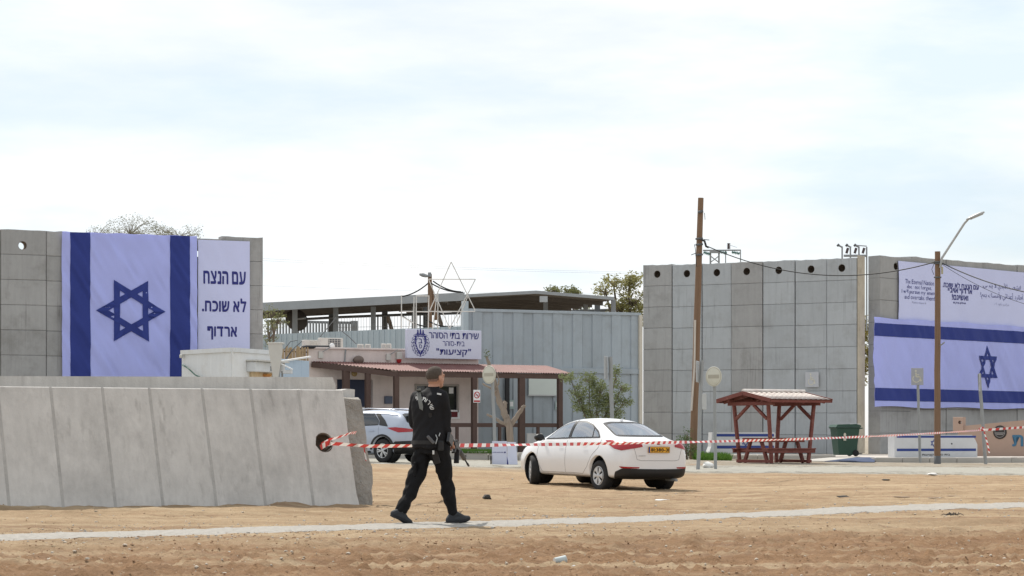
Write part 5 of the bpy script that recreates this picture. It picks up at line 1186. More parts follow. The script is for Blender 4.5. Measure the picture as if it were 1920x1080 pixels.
# white folding board standing by the road
def folding():
    d = 70.6; o = at(922.5, 872, d); o.z = gh(o.x, d); t_ = thing('folding_board', 'white folding board standing on the dirt in front of the gatehouse kerb', 'board', o); h = .70
    w1 = 28 * d / F; w2 = 17 * d / F
    MB().add([(0, 0, 0), (w1, -.12, 0), (w1, -.1, h), (0, .02, h), (0, .02, 0), (w1, -.1, 0), (w1, -.08, h), (0, .04, h)], [(0, 1, 2, 3), (4, 5, 6, 7), (0, 1, 5, 4), (1, 2, 6, 5), (2, 3, 7, 6), (3, 0, 4, 7)]).build('panel', WHITEB, t_)
    MB().add([(w1 + .05, -.1, 0), (w1 + .05 + w2, .1, .01), (w1 + w2, .12, h - .03), (w1 + .012, -.1, h - .02), (w1 + .012, -.09, .22)], [(0, 1, 2, 3, 4)]).build('panel', WHITEB, t_)
    MB().box((-.03, .12, .13), (.04, .3, .26)).build('foot', BLACK, t_); MB().box((w1 + .02, .1, .12), (.05, .3, .24)).build('foot', INK, t_)
    mb = MB()
    for i in range(9): mb.box((.03 + i * .036, -.012 - .0095 * i, .37), (.026, .004, .018 if i % 3 else .012))
    mb.build('small_print', INK, t_)['kind'] = 'stuff'
    MB().lathe([(.001, .0), (.022, 0), (.022, .006)], Matrix.Translation((w1 - .06, -.113, .37)) @ Matrix.Rotation(PI / 2, 4, 'X'), 12).build('print_mark', INK, t_)
folding()

# ------------------------------------------------------------------ switch gear and floodlight behind the walls
def gear(px_c, d, label, items, name='switch_gear', cat='switch gear'):
    p0 = at(px_c, 600, d); t_ = thing(name, label, cat, (p0.x, d, .2)); o = Vector((p0.x, d, .2))
    for (nm, a, b, r_, m) in items: MB().tube([at(*a, d) - o, at(*b, d) - o], r_, 6).build(nm, m, t_)
    return t_, o
INS = mat('green_glass_insulator', (.10, .22, .20), .3, .2, 6, 0); IND = mat('brown_insulator', (.07, .05, .05), .4, .2, 6, 0)
gt, o = gear(1340, 150, 'lattice pole top with green insulators behind the concrete wall', [('lattice_leg', (1332, 474), (1332, 620), .06, STEELM), ('lattice_leg', (1348, 474), (1348, 620), .06, STEELM), ('lattice_brace', (1332, 480), (1348, 492), .035, STEELM), ('lattice_brace', (1348, 480), (1332, 492), .035, STEELM), ('lattice_brace', (1332, 494), (1348, 506), .035, STEELM),
    ('cross_arm', (1318, 469.5), (1389, 469), .05, STEELM), ('frame_post', (1360.5, 470), (1360.5, 620), .035, STEELM), ('frame_post', (1388.5, 469), (1388.5, 620), .035, STEELM), ('loop_wire', (1366.5, 459), (1382, 464), .012, STEELM)], 'power_pole_head', 'power pole')
MB().box(at(1340, 471.5, 150) - o, (.62, .3, .2)).build('head_plate', STEELM, gt)
for a, b, m in (((1319, 473), (1331, 476.5), INS), ((1349, 472), (1363, 475), INS), ((1372, 472.5), (1387, 475.5), INS), ((1366.3, 456), (1366.3, 467), IND)):
    A, Bq = at(*a, 150) - o, at(*b, 150) - o; s_ = MB().tube([A, Bq], .05, 8).build('insulator', m, gt)
    for i in range(5): c = A.lerp(Bq, (i + .5) / 5); ax = (Bq - A).normalized() * .02; MB().tube([c - ax, c + ax], .11, 10).build('insulator_disc', m, s_)
items = [('rail', (1582, 479.5), (1626, 479.5), .07, STEELM)]
for x in (1579, 1594.5, 1610.5, 1625): items.append(('post', (x, 463), (x, 620), .045, STEELM))
for x in (1570, 1586, 1601.5): items += [('blade', (x + 2, 460), (x + 10, 464), .05, STEELM), ('tip', (x, 458.5), (x + 3, 461), .085, STEELD)]
items += [('top_bar', (1606, 460), (1625, 461.5), .03, STEELM)]
gt, o = gear(1600, 128, 'three-pole switch gear standing behind the gap between the concrete walls', items)
for x in (1588.5, 1604, 1619): MB().tube([at(x - 1.5, 475, 128) - o, at(x + 1.5, 465, 128) - o], [.07, .1, ][0], 8).build('insulator', IND, gt)
# small floodlight pole behind the gatehouse
p0 = at(806.5, 640, 113); o = Vector((p0.x, 113, .2)); fp = thing('floodlight_pole', 'short wooden pole with a grey floodlight behind the star frame', 'floodlight', o)
MB().tube([Vector((0, 0, 0)), at(806, 514, 113) - o], [.14, .1], 10).build('shaft', WOOD, fp); MB().tube([at(818, 600, 113.3) - o, at(807, 530, 113.1) - o], .08, 8).build('brace', WOOD, fp)
MB().box(at(805.5, 515, 112.8) - o, (.16, .16, .22), ch=.02).build('clamp', STEELM, fp); MB().lathe([(.001, -.22), (.1, -.2), (.16, -.05), (.13, .12), (.06, .22), (.001, .23)], Matrix.Translation(at(794.5, 516, 112.7) - o) @ Matrix.Rotation(R(105), 4, 'Y') @ Matrix.Diagonal((.6, 1, 1, 1)), 12).build('lamp_head', STEELM, fp)
for a, b, l_ in (((803, 531), (752, 556), 'cable from the floodlight pole down to the left'), ((808, 531), (868, 548), 'upper cable from the floodlight pole to the shed roof'), ((812, 527), (864, 547), 'second cable from the floodlight pole to the shed roof'), ((752, 590), (800, 612), 'black cable looping behind the tube frames'), ((800, 600), (850, 612), 'black cable hanging behind the star frame')):
    cable(at(*a, 112.6), at(*b, 112.4), .12, .035, l_, 8)
# stray wires above the light-blue hut
for i, (a, b, c_) in enumerate((((533, 655), (545, 640), (558, 638)), ((536, 672), (552, 652), (566, 640)), ((530, 690), (540, 668), (548, 655)), ((600, 632), (618, 610), (630, 596)), ((640, 620), (655, 632), (668, 645)))):
    tag(MB().tube([at(*a, 90 if i < 3 else 100), at(*b, 90 if i < 3 else 100), at(*c_, 90 if i < 3 else 100)], .018, 5).build('loose_cable', STEELD, None), ['loose wire left above the light blue hut', 'long loose wire rising over the light blue hut', 'low loose wire beside the flared column', 'dark wire from the roof air conditioner to the shed', 'thin wire on the pale fence above the gatehouse'][i], 'wire')
# ================================================================== trees and bushes
BARK = mat('bark', (.17, .135, .105), .95, .25, 5, .8, 14, stretch=(2, 2, .4)); BARKL = mat('pale_bark', (.25, .205, .165), .95, .25, 5, .8, 14, stretch=(2, 2, .4), stain=(.2, .14, .1), stain_amt=.5)
def leaf(name, c): return mat(name, c, .75, .35, 1.1, 0, trans=.3, spec=.25)
def leaves_mesh(name, clumps, per, size, m, seed, flat=.8):
    """clumps: (x,y,z,r)"""
    r = np.random.default_rng(seed); V = []
    for (x, y, z, rad) in clumps:
        n = int(per * (rad ** 1.6) / .1) + 8
        d = r.normal(0, 1, (n, 3)); d /= np.linalg.norm(d, axis=1)[:, None]; p = np.array([x, y, z]) + d * (rad * r.random((n, 1)) ** .45) * np.array([1, 1, flat])
        a = r.normal(0, 1, (n, 3)); a[:, 2] *= .6; a /= np.linalg.norm(a, axis=1)[:, None]; b = np.cross(a, r.normal(0, 1, (n, 3))); b /= np.linalg.norm(b, axis=1)[:, None]
        s = size * r.uniform(.6, 1.4, (n, 1)); V.append(np.stack([p - a * s, p + b * s * .33, p + a * s, p - b * s * .33], 1))
    V = np.concatenate(V); n = len(V); me = bpy.data.meshes.new(name); me.from_pydata(V.reshape(-1, 3).tolist(), [], np.arange(4 * n).reshape(n, 4).tolist()); me.materials.append(m); return me
def tree(name, label, cat, base, trunk_h, tr, lobes, nclump, crad, per, size, m, seed, bark=BARK, group=None, limbs=9, twigs=True):
    """lobes: ellipsoids (x,y,z,rx,ry,rz) relative to base"""
    rd = random.Random(seed); t_ = thing(name, label, cat, base, group); cl = []
    for (x, y, z, rx, ry, rz, w) in lobes:
        for i in range(int(nclump * w)):
            while True:
                q = [rd.uniform(-1, 1) for _ in range(3)]
                if .2 < sum(v * v for v in q) < 1: break
            cl.append((x + q[0] * rx, y + q[1] * ry, z + q[2] * rz, crad * rd.uniform(.55, 1.35)))
    top = Vector((0, 0, trunk_h)); MB().tube([Vector((0, 0, -.1)), Vector((rd.uniform(-.05, .05), 0, trunk_h * .5)), top], [tr, tr * .8, tr * .65], 9).build('trunk', bark, t_)
    lm = MB()
    for k, (x, y, z, rx, ry, rz, w) in enumerate(lobes):
        c = Vector((x, y, z)); mid = top.lerp(c, .5) + Vector((rd.uniform(-.15, .15), 0, rd.uniform(0, .2))); MB().tube([top - Vector((0, 0, tr)), mid, c], [tr * .55, tr * .35, tr * .18], 7).build('limb', bark, t_)
    tw = MB()
    for (x, y, z, r_) in cl[::1 if twigs else 3]:
        lo = min(lobes, key=lambda L: (L[0] - x) ** 2 + (L[2] - z) ** 2); c = Vector((lo[0], lo[1], lo[2] - lo[5] * .4)); e = Vector((x, y, z))
        tw.tube([c, c.lerp(e, .5) + Vector((rd.uniform(-.1, .1), 0, rd.uniform(-.02, .15))), e], [tr * .16, tr * .11, tr * .04], 4)
    tw.build('twigs', bark, t_)['kind'] = 'stuff'
    o = ob('crown', leaves_mesh('crown', cl, per, size, m, seed), t_); return t_
LG = leaf('leaf_grey_green', (.235, .235, .165)); LO = leaf('leaf_olive', (.20, .21, .09)); LY = leaf('leaf_yellow_green', (.30, .255, .09)); LM = leaf('leaf_mid_green', (.075, .125, .035)); LB = leaf('leaf_bright', (.10, .20, .03))
def rel(px, py, d, b): q = at(px, py, d); return q.x - b.x, q.y - b.y, q.z - b.z
# tree behind the left wall: two sparse mounds
b = Vector((pxX(262, 108), 108, .2)); x1_, _, z1_ = rel(243, 430, 108, b); x2_, _, z2_ = rel(330, 438, 108, b); x3_, _, z3_ = rel(185, 437, 108, b)
tree('acacia_tree', 'sparse grey-green tree top showing above the left concrete wall', 'tree', b, 6.2, .11, [(x1_, 0, z1_, 1.25, 1.0, .62, 1), (x2_, .3, z2_, 1.35, 1.0, .52, .8), (x3_, 0, z3_, .6, .7, .28, .25)], 46, .32, 20, .042, LG, 3, bark=mat('grey_twig', (.27, .25, .22), .95, .2, 5, .4))
# trees behind the shed on the right
b = Vector((pxX(1172, 131), 131, .2)); L_ = []
for px, py, rx, rz, w in ((1150, 530, 1.1, .38, .45), (1180, 528, .8, .35, .4), (1135, 545, .5, .3, .2), (1185, 562, .95, 1.0, 1.0), (1165, 575, .8, .6, .5), (1198, 590, .6, .9, .6)): x_, _, z_ = rel(px, py, 131, b); L_.append((x_, 0, z_, rx, .9, rz, w))
tree('carob_tree', 'leafy yellow-green tree between the shed and the right concrete wall', 'tree', b, 4.6, .24, L_, 38, .36, 11, .10, leaf('leaf_carob', (.29, .275, .11)), 5)
b = Vector((pxX(1062, 134), 134, .2)); L_ = []
for px, py, rx, rz, w in ((1035, 545, .45, .16, .4), (1062, 546, .6, .22, .6), (1080, 548, .4, .15, .3), (1075, 580, .9, .5, .6)): x_, _, z_ = rel(px, py, 134, b); L_.append((x_, 0, z_, rx, .7, rz, w))
tree('carob_tree', 'small sparse tree top showing above the gabled shed roof', 'tree', b, 5.5, .18, L_, 26, .28, 15, .09, LO, 6)
# bush behind the right end of the left wall
b = Vector((pxX(512, 102), 102, .2)); L_ = []
for px, py, rx, rz, w in ((508, 590, .55, .35, .7), (505, 625, .45, .6, .8), (520, 600, .4, .4, .5)): x_, _, z_ = rel(px, py, 102, b); L_.append((x_, 0, z_, rx, .5, rz, w))
tree('pepper_tree', 'yellowish sparse tree beside the right end of the left wall', 'tree', b, 4.0, .12, L_, 26, .25, 9, .05, LO, 8)
# shrub in front of the blue-grey fence
b = Vector((pxX(1118, 93), 93, .3)); L_ = []
for px, py, rx, rz, w in ((1068, 706, .38, .2, .35), (1085, 738, .42, .35, .6), (1105, 712, .4, .32, .6), (1125, 735, .45, .5, 1.0), (1120, 770, .6, .45, 1.0), (1148, 750, .3, .5, .5), (1155, 705, .16, .42, .35), (1165, 728, .28, .18, .35), (1168, 757, .3, .2, .35), (1150, 780, .35, .3, .5), (1095, 765, .4, .3, .5)): x_, _, z_ = rel(px, py, 93, b); L_.append((x_, 0, z_, rx, .5, rz, w))
tree('olive_shrub', 'grey-green leafy shrub in front of the blue-grey fence, behind the white car', 'shrub', b, .55, .07, L_, 30, .21, 34, .055, leaf('leaf_shrub', (.20, .23, .105)), 9)
# pruned tree
d = 86.0; b = Vector((pxX(957, d), d, gh(pxX(957, d), d))); pt_ = thing('pruned_tree', 'heavily pruned bare tree with stubby limbs in front of the fence', 'tree', b)
def Q(px, py, dy=0): q = at(px, py, d) - b; q.y += dy; return q
MB().tube([Q(957, 868), Q(957, 830), Q(955, 800), Q(950, 785)], [.16, .135, .13, .125], 10).build('trunk', BARKL, pt_)
for pts, r0, r1 in (([(952, 795), (944, 770), (935, 750), (928, 720), (918, 690), (913, 668)], .13, .05), ([(955, 802), (966, 785), (977, 768), (984, 760)], .09, .06), ([(952, 797), (940, 792), (928, 784), (913, 777)], .07, .04), ([(944, 772), (947, 758), (947, 754)], .09, .08), ([(930, 735), (920, 728), (905, 719)], .05, .03), ([(931, 728), (936, 714), (932, 700)], .04, .02), ([(949, 780), (953, 790), (952, 796)], .1, .09)):
    k = len(pts); V_ = [Q(*p, .05 * i) for i, p in enumerate(pts)]; W_, R_ = [], []
    for i in range(k - 1):
        for j in range(5): W_.append(V_[i].lerp(V_[i + 1], j / 5) + Vector((random.uniform(-.018, .018), random.uniform(-.018, .018), 0))); R_.append((r0 + (r1 - r0) * (i + j / 5) / (k - 1)) * random.uniform(.82, 1.16))
    W_.append(V_[-1]); R_.append(r1); MB().tube(W_, R_, 9).build('limb', BARKL, pt_)
cl = [(*Q(913, 660), .13), (*Q(918, 668), .12), (*Q(910, 670), .1)]
ob('sprout', leaves_mesh('sprout', cl, 10, .05, leaf('leaf_sprout', (.11, .13, .06)), 4), pt_)
# bushes at the utility pole
b = Vector((pxX(1288, 89), 89, .1)); L_ = []
for px, py, rx, rz, w in ((1280, 838, .45, .4, 1.0), (1290, 815, .25, .3, .5), (1268, 850, .3, .25, .5), (1300, 848, .3, .3, .6)): x_, _, z_ = rel(px, py, 89, b); L_.append((x_, 0, z_, rx, .4, rz, w))
tree('dark_bush', 'dark green bush at the foot of the utility pole', 'bush', b, .25, .05, L_, 22, .16, 20, .04, LM, 12)
b = Vector((pxX(1316, 88.4), 88.4, .05)); L_ = []
for px, py, rx, rz, w in ((1312, 850, .22, .16, .8), (1325, 856, .25, .12, .8)): x_, _, z_ = rel(px, py, 88.4, b); L_.append((x_, 0, z_, rx, .3, rz, w))
tree('low_bush', 'low bright green bush between the two grey sign posts', 'bush', b, .15, .03, L_, 18, .13, 20, .035, LB, 13)
b = Vector((pxX(1295, 91), 91, .1)); x_, _, z_ = rel(1292, 812, 91, b)
# vegetation seen through the gap between the walls
b = Vector((pxX(1616, 135), 135, .2)); L_ = []
for px, py, rx, rz, w in ((1616, 650, .5, 1.6, 1.2), (1618, 620, .4, .8, .5), (1614, 690, .5, 1.0, .7)): x_, _, z_ = rel(px, py, 135, b); L_.append((x_, 0, z_, rx, .6, rz, w))
tree('gap_tree', 'yellow-green tree seen through the gap between the tall walls', 'tree', b, 3.2, .15, L_, 30, .3, 20, .10, LY, 15)
# ================================================================== cars
def smooth_interp(x, xs, ys):
    xs = np.array(xs, float); ys = np.array(ys, float); n = len(xs); h = np.diff(xs); dl = np.diff(ys) / h; m = np.zeros(n)
    m[0], m[-1] = dl[0], dl[-1]
    for i in range(1, n - 1): m[i] = 0 if dl[i - 1] * dl[i] <= 0 else 2 * dl[i - 1] * dl[i] / (dl[i - 1] + dl[i])
    i = np.clip(np.searchsorted(xs, x) - 1, 0, n - 2); t = (np.clip(x, xs[0], xs[-1]) - xs[i]) / h[i]
    return ys[i] * (2 * t ** 3 - 3 * t ** 2 + 1) + h[i] * m[i] * (t ** 3 - 2 * t ** 2 + t) + ys[i + 1] * (-2 * t ** 3 + 3 * t ** 2) + h[i] * m[i + 1] * (t ** 3 - t ** 2)
def body_mesh(st, cols):
    """st: stations (x, ...) -> half ring of (y,z); lofted, mirrored, subdivided"""
    bm = bmesh.new(); rings = []
    for (x, ring) in st:
        full = [(y, z) for y, z in ring] + [(-y, z) for y, z in ring[-2:0:-1]]
        rings.append([bm.verts.new((x + (ox[2] if len(ox) > 2 else 0), ox[0], ox[1])) for ox in full])
    n = len(rings[0])
    for a, b in zip(rings, rings[1:]):
        for j in range(n): bm.faces.new((a[j], a[(j + 1) % n], b[(j + 1) % n], b[j]))
    for rg, fl in ((rings[0], False), (rings[-1], True)):
        k = n // 2; L = [rg[i] for i in range(n)]
        for i in range(k):                       # cap with quads across the car
            a, b, c, d = L[i], L[i + 1], L[(n - i - 1) % n], L[(n - i) % n]
            vs = []
            for v in (a, b, c, d):
                if v not in vs: vs.append(v)
            if len(vs) >= 3:
                try: bm.faces.new(vs if fl else vs[::-1])
                except ValueError: pass
    bmesh.ops.recalc_face_normals(bm, faces=bm.faces)
    me = bpy.data.meshes.new('body'); bm.to_mesh(me); bm.free()
    o = bpy.data.objects.new('tmp', me); COL.objects.link(o); sb = o.modifiers.new('s', 'SUBSURF'); sb.levels = 3; sb.render_levels = 3
    dg = bpy.context.evaluated_depsgraph_get(); me2 = bpy.data.meshes.new_from_object(o.evaluated_get(dg)); bpy.data.objects.remove(o); bpy.data.meshes.remove(me); return me2
def ring(w, zb, zsh, wb, zbelt, wt, zt, ztc, sill=.97):
    """half ring from bottom centre to top centre"""
    wm = wb + (wt - wb) * .5; zm = zbelt + (zt - zbelt) * .5
    return [(0, zb), (.62 * w, zb), (sill * w * .97, zb + .03), (sill * w, zb + .12), (w, (zb + .1 + zsh) / 2), (w, zsh), (wb, zbelt), (wm, zm + .01), (wt, zt), (wt * .6, ztc - .012), (0, ztc)]
def cut_wheels(me, xs, r, w_out, zc):
    o = bpy.data.objects.new('tmp', me); COL.objects.link(o); cs = []
    for x in xs:
        for sy in (-1, 1):
            c = MB(); c.lathe([(.0001, -.25), (r, -.25), (r, .25), (.0001, .25)], Matrix.Translation((x, sy * (w_out - .1), zc)) @ Matrix.Rotation(PI / 2, 4, 'X'), 40, smooth=False); k = c.build('tmpc', []); cs.append(k)
            bm_ = bmesh.new(); bm_.from_mesh(k.data); bmesh.ops.remove_doubles(bm_, verts=bm_.verts, dist=.001); bmesh.ops.recalc_face_normals(bm_, faces=bm_.faces); bm_.to_mesh(k.data); bm_.free()
            b = o.modifiers.new('b', 'BOOLEAN'); b.object = k; b.operation = 'DIFFERENCE'; b.solver = 'EXACT'
    dg = bpy.context.evaluated_depsgraph_get(); me2 = bpy.data.meshes.new_from_object(o.evaluated_get(dg))
    for k in cs + [o]: bpy.data.objects.remove(k)
    return me2
def in_poly(x, z, P):
    c = False; n = len(P)
    for i in range(n):
        (x1, z1), (x2, z2) = P[i], P[i - 1]
        if (z1 > z) != (z2 > z) and x < (x2 - x1) * (z - z1) / (z2 - z1) + x1: c = not c
    return c
def inset(P, d):
    """shrink polygon towards inside by d"""
    n = len(P); A = sum(P[i - 1][0] * P[i][1] - P[i][0] * P[i - 1][1] for i in range(n)); s = 1 if A > 0 else -1; out = []
    for i in range(n):
        p0, p1, p2 = Vector(P[i - 1]), Vector(P[i]), Vector(P[(i + 1) % n]); e1 = (p1 - p0).normalized(); e2 = (p2 - p1).normalized()
        n1 = Vector((-e1.y, e1.x)) * s; n2 = Vector((-e2.y, e2.x)) * s; b = (n1 + n2); b = b / max(b.length_squared / 2, .3)
        out.append(tuple(p1 + b * d))
    return out
def rounded(P, r=.05, k=4):
    out = []; n = len(P)
    for i in range(n):
        p0, p1, p2 = Vector(P[i - 1]), Vector(P[i]), Vector(P[(i + 1) % n]); a = min(r, (p0 - p1).length * .45); b = min(r, (p2 - p1).length * .45)
        A = p1 + (p0 - p1).normalized() * a; B = p1 + (p2 - p1).normalized() * b
        for j in range(k + 1): t = j / k; out.append(tuple(A * (1 - t) ** 2 + p1 * 2 * t * (1 - t) + B * t * t))
    return out
def _mid(P): return (sum(p[0] for p in P) / len(P), sum(p[1] for p in P) / len(P))
def patch(P, rayfn, bvh, off, cell=.05, hole=None):
    """polygon in a 2D chart draped on the body and lifted by off"""
    bm = bmesh.new(); 
    if hole is None: bm.faces.new([bm.verts.new((u, v, 0)) for u, v in P])
    else:
        n = len(P); A = [bm.verts.new((u, v, 0)) for u, v in P]; B = [bm.verts.new((u, v, 0)) for u, v in hole]
        for i in range(n): bm.faces.new((A[i], A[(i + 1) % n], B[(i + 1) % n], B[i]))
    us = [p[0] for p in P]; vs_ = [p[1] for p in P]; cu, cv = (cell if isinstance(cell, tuple) else (cell, cell))
    for ax, lo, hi, c in ((0, min(us), max(us), cu), (1, min(vs_), max(vs_), cv)):
        k = int((hi - lo) / c)
        for i in range(1, k + 1):
            no = Vector((0, 0, 0)); no[ax] = 1; co = Vector((0, 0, 0)); co[ax] = lo + i * c - c * .37
            bmesh.ops.bisect_plane(bm, geom=bm.verts[:] + bm.edges[:] + bm.faces[:], plane_co=co, plane_no=no)
    bad = []
    for v in bm.verts:
        o, d = rayfn(v.co.x, v.co.y); h = bvh.ray_cast(o, d)
        if h[0] is None: bad.append(v)
        else: nn = h[1] if h[1].dot(d) < 0 else -h[1]; v.co = h[0] + nn * off
    if bad: bmesh.ops.delete(bm, geom=bad, context='VERTS')
    bmesh.ops.triangulate(bm, faces=[f for f in bm.faces if len(f.verts) > 4])
    bm.normal_update()
    if bm.faces:
        s_ = sum(f.normal.dot(rayfn(*_mid(P))[1]) * f.calc_area() for f in bm.faces)
        if s_ > 0: bmesh.ops.reverse_faces(bm, faces=bm.faces)
    me = bpy.data.meshes.new('patch'); bm.to_mesh(me); bm.free(); me.polygons.foreach_set('use_smooth', [True] * len(me.polygons)); return me
def seam(pts, rayfn, bvh, r=.004, close=False, step=.04):
    out = []; pts = list(pts) + ([pts[0]] if close else [])
    for a, b in zip(pts, pts[1:]):
        k = max(1, int(math.hypot(b[0] - a[0], b[1] - a[1]) / step))
        for i in range(k): out.append((a[0] + (b[0] - a[0]) * i / k, a[1] + (b[1] - a[1]) * i / k))
    out.append(pts[-1]); W = []
    for u, v in out:
        o, d = rayfn(u, v); h = bvh.ray_cast(o, d)
        if h[0] is not None: W.append(h[0])
    return MB().tube(W, r, 5) if len(W) > 1 else None
def side_ray(sy): return lambda x, z: (Vector((x, sy * 3, z)), Vector((0, -sy, 0)))
def rear_ray(y, z): return Vector((-3, y, z)), Vector((1, 0, 0))
def front_ray(y, z): return Vector((9, y, z)), Vector((-1, 0, 0))
def cyl_ray(ax): return lambda a, z: (Vector((ax - 4 * math.cos(R(a)), 4 * math.sin(R(a)), z)), Vector((math.cos(R(a)), -math.sin(R(a)), 0)))
PAINTW = mat('white_car_paint', (.75, .755, .765), .30, .02, 2, 0, coat=.5, spec=.45, stain=(.67, .665, .65), stain_amt=.25)
PAINTS = mat('silver_blue_car_paint', (.37, .41, .49), .30, .015, 2, 0, coat=.6, spec=.5, metal=.25)
TRIM = mat('black_car_trim', (.015, .015, .016), .5, .1, 8, .05)
SEAMM = mat('panel_gap', (.10, .10, .10), .9, .1, 5, 0)
GLS = glass_mat('car_glass', (.70, .78, .80), .33); GLD = glass_mat('dark_car_glass', (.25, .28, .30), .06)
TAILR = mat('red_tail_light', (.34, .006, .012), .15, .1, 9, 0, spec=.5, coat=.2); TAILP = mat('pale_tail_lens', (.48, .10, .11), .15, .1, 9, 0, coat=.3)
SEATM = mat('seat_fabric', (.10, .10, .105), .9, .1, 6, .1); INTD = mat('car_interior', (.045, .045, .047), .9, .1, 6, .1)
RIM = mat('silver_wheel_cover', (.52, .53, .54), .35, .08, 6, .05, metal=.4); TYRE = mat('tyre_rubber', (.025, .025, .026), .85, .2, 9, .25, 60)
PLATE = mat('yellow_plate', (.80, .42, .03), .45, .03, 6, 0); PLBL = mat('plate_blue', (.02, .06, .28), .5, .05, 6, 0)
def wheel(parent, x, y, r, w, side, steer=0.0, style='cover'):
    Mx = Matrix.Translation((x, y, r)) @ Matrix.Rotation(steer, 4, 'Z') @ Matrix.Rotation(PI / 2 * -side, 4, 'X')    # local +Z points outwards
    rr = r * .64; wl = MB(); wl.lathe([(rr * .98, -w / 2), (r * .93, -w / 2), (r, -w / 2 + .03), (r, w / 2 - .03), (r * .93, w / 2), (rr * 1.02, w / 2), (rr * .97, w / 2 - .02)], None, 40)
    for i in range(3): wl.lathe([(r + .001, -.05 + i * .05), (r - .006, -.045 + i * .05), (r - .006, -.037 + i * .05), (r + .001, -.032 + i * .05)], None, 40)
    t_ = ob('tyre', wl.mesh('tyre', TYRE), parent, Mx)
    rm = MB()
    if style == 'cover':
        rm.lathe([(rr, w / 2 - .015), (rr * .94, w / 2 + .004), (rr * .88, w / 2 - .006), (rr * .84, w / 2 - .012)], None, 40)
        k = 6
        for i in range(k):
            a0 = 2 * PI * i / k; hw = .30
            pts = []
            for (rad, ha) in ((.22, .50), (.45, .34), (.66, .36), (.86, .42)): pts.append((rad * rr, a0 - ha, a0 + ha))
            for (r0, a, b), (r1, c, d) in zip(pts, pts[1:]):
                m_ = 5
                for j in range(m_):
                    t0, t1 = j / m_, (j + 1) / m_; q = lambda rad, aa, bb, t: (rad * math.cos(aa + (bb - aa) * t), rad * math.sin(aa + (bb - aa) * t), w / 2 + .004 - .006 * abs(t - .5))
                    rm.add([q(r0, a, b, t0), q(r0, a, b, t1), q(r1, c, d, t1), q(r1, c, d, t0)], [(0, 1, 2, 3)], 0, True)
        rm.lathe([(.001, w / 2 + .012), (.16 * rr, w / 2 + .012), (.26 * rr, w / 2 + .003)], None, 20)
    else:
        rm.lathe([(rr, w / 2 - .015), (rr * .95, w / 2), (rr * .90, w / 2 - .02)], None, 40)
        for i in range(5):
            for dv in (-.2, .2):
                a0 = 2 * PI * i / 5; a1 = a0 + dv; rm.bar((math.cos(a0 + dv * .2) * rr * .15, math.sin(a0 + dv * .2) * rr * .15, w / 2 - .01), (math.cos(a1) * rr * .93, math.sin(a1) * rr * .93, w / 2 - .015), .035, .02, (0, 0, 1))
        rm.lathe([(.001, w / 2 + .005), (.2 * rr, w / 2 + .002), (.24 * rr, w / 2 - .02)], None, 20)
    r_ = ob('rim', rm.mesh('rim', RIM), parent, Mx)
    bk = MB(); bk.lathe([(.001, w / 2 - .045), (rr * .97, w / 2 - .045), (rr, -w / 2 + .02), (.001, -w / 2 + .02)], None, 30); ob('brake_disc', bk.mesh('brake_disc', TRIM), parent, Mx)
def glass_set(root, me, bvh, spec):
    """spec: (name, poly, rayfn, material, side test) ; removes body faces behind the glass"""
    bm = bmesh.new(); bm.from_mesh(me); kill = set()
    for (nm, P, kind, gm, frame) in spec:
        Pi = inset(P, frame * .8)
        for f in bm.faces:
            c = f.calc_center_median(); n = f.normal
            if kind in ('L', 'R'):
                sy = 1 if kind == 'L' else -1
                if c.y * sy > .3 and n.y * sy > .25 and in_poly(c.x, c.z, Pi): kill.add(f)
            elif kind == 'B':
                if n.x < -.05 and n.z > -.1 and c.x < spec[0][5] if len(spec[0]) > 5 else n.x < -.05 and c.x < 1.9:
                    if in_poly(c.y, c.z, Pi): kill.add(f)
            else:
                if n.x > .05 and c.x > 2.2 and in_poly(c.y, c.z, Pi): kill.add(f)
    for (nm, P, kind, gm, frame) in spec:
        rf = side_ray(1) if kind == 'L' else side_ray(-1) if kind == 'R' else rear_ray if kind == 'B' else front_ray
        Pi = inset(P, frame); g_ = patch(Pi, rf, bvh, .004, .06); g_.materials.append(gm); o = ob(nm, g_, root)
        fr_ = patch(P, rf, bvh, .005, .06, Pi); fr_.materials.append(TRIM); ob('window_seal', fr_, o)
    bmesh.ops.delete(bm, geom=list(kill), context='FACES'); bm.to_mesh(me); bm.free()

def place_car(root_pos_xy, heading, pts):
    """pose from ground heights at the wheels: heading = direction the nose points"""
    X, Y = root_pos_xy; h = Vector((math.cos(heading), math.sin(heading))); l = Vector((-h.y, h.x))
    return X, Y, h, l
def car_matrix(rear_axle_xy, heading, L_, track, z_rear_l, z_rear_r, z_front_l):
    h = Vector((math.cos(heading), math.sin(heading), 0)); l = Vector((-h.y, h.x, 0)); P = Vector((rear_axle_xy[0], rear_axle_xy[1], (z_rear_l + z_rear_r) / 2))
    f = (h * L_ + Vector((0, 0, z_front_l - z_rear_l))).normalized(); s = (l * track + Vector((0, 0, z_rear_l - z_rear_r))).normalized(); u = f.cross(s).normalized(); s = u.cross(f)
    return Matrix(((f.x, s.x, u.x, P.x), (f.y, s.y, u.y, P.y), (f.z, s.z, u.z, P.z), (0, 0, 0, 1)))

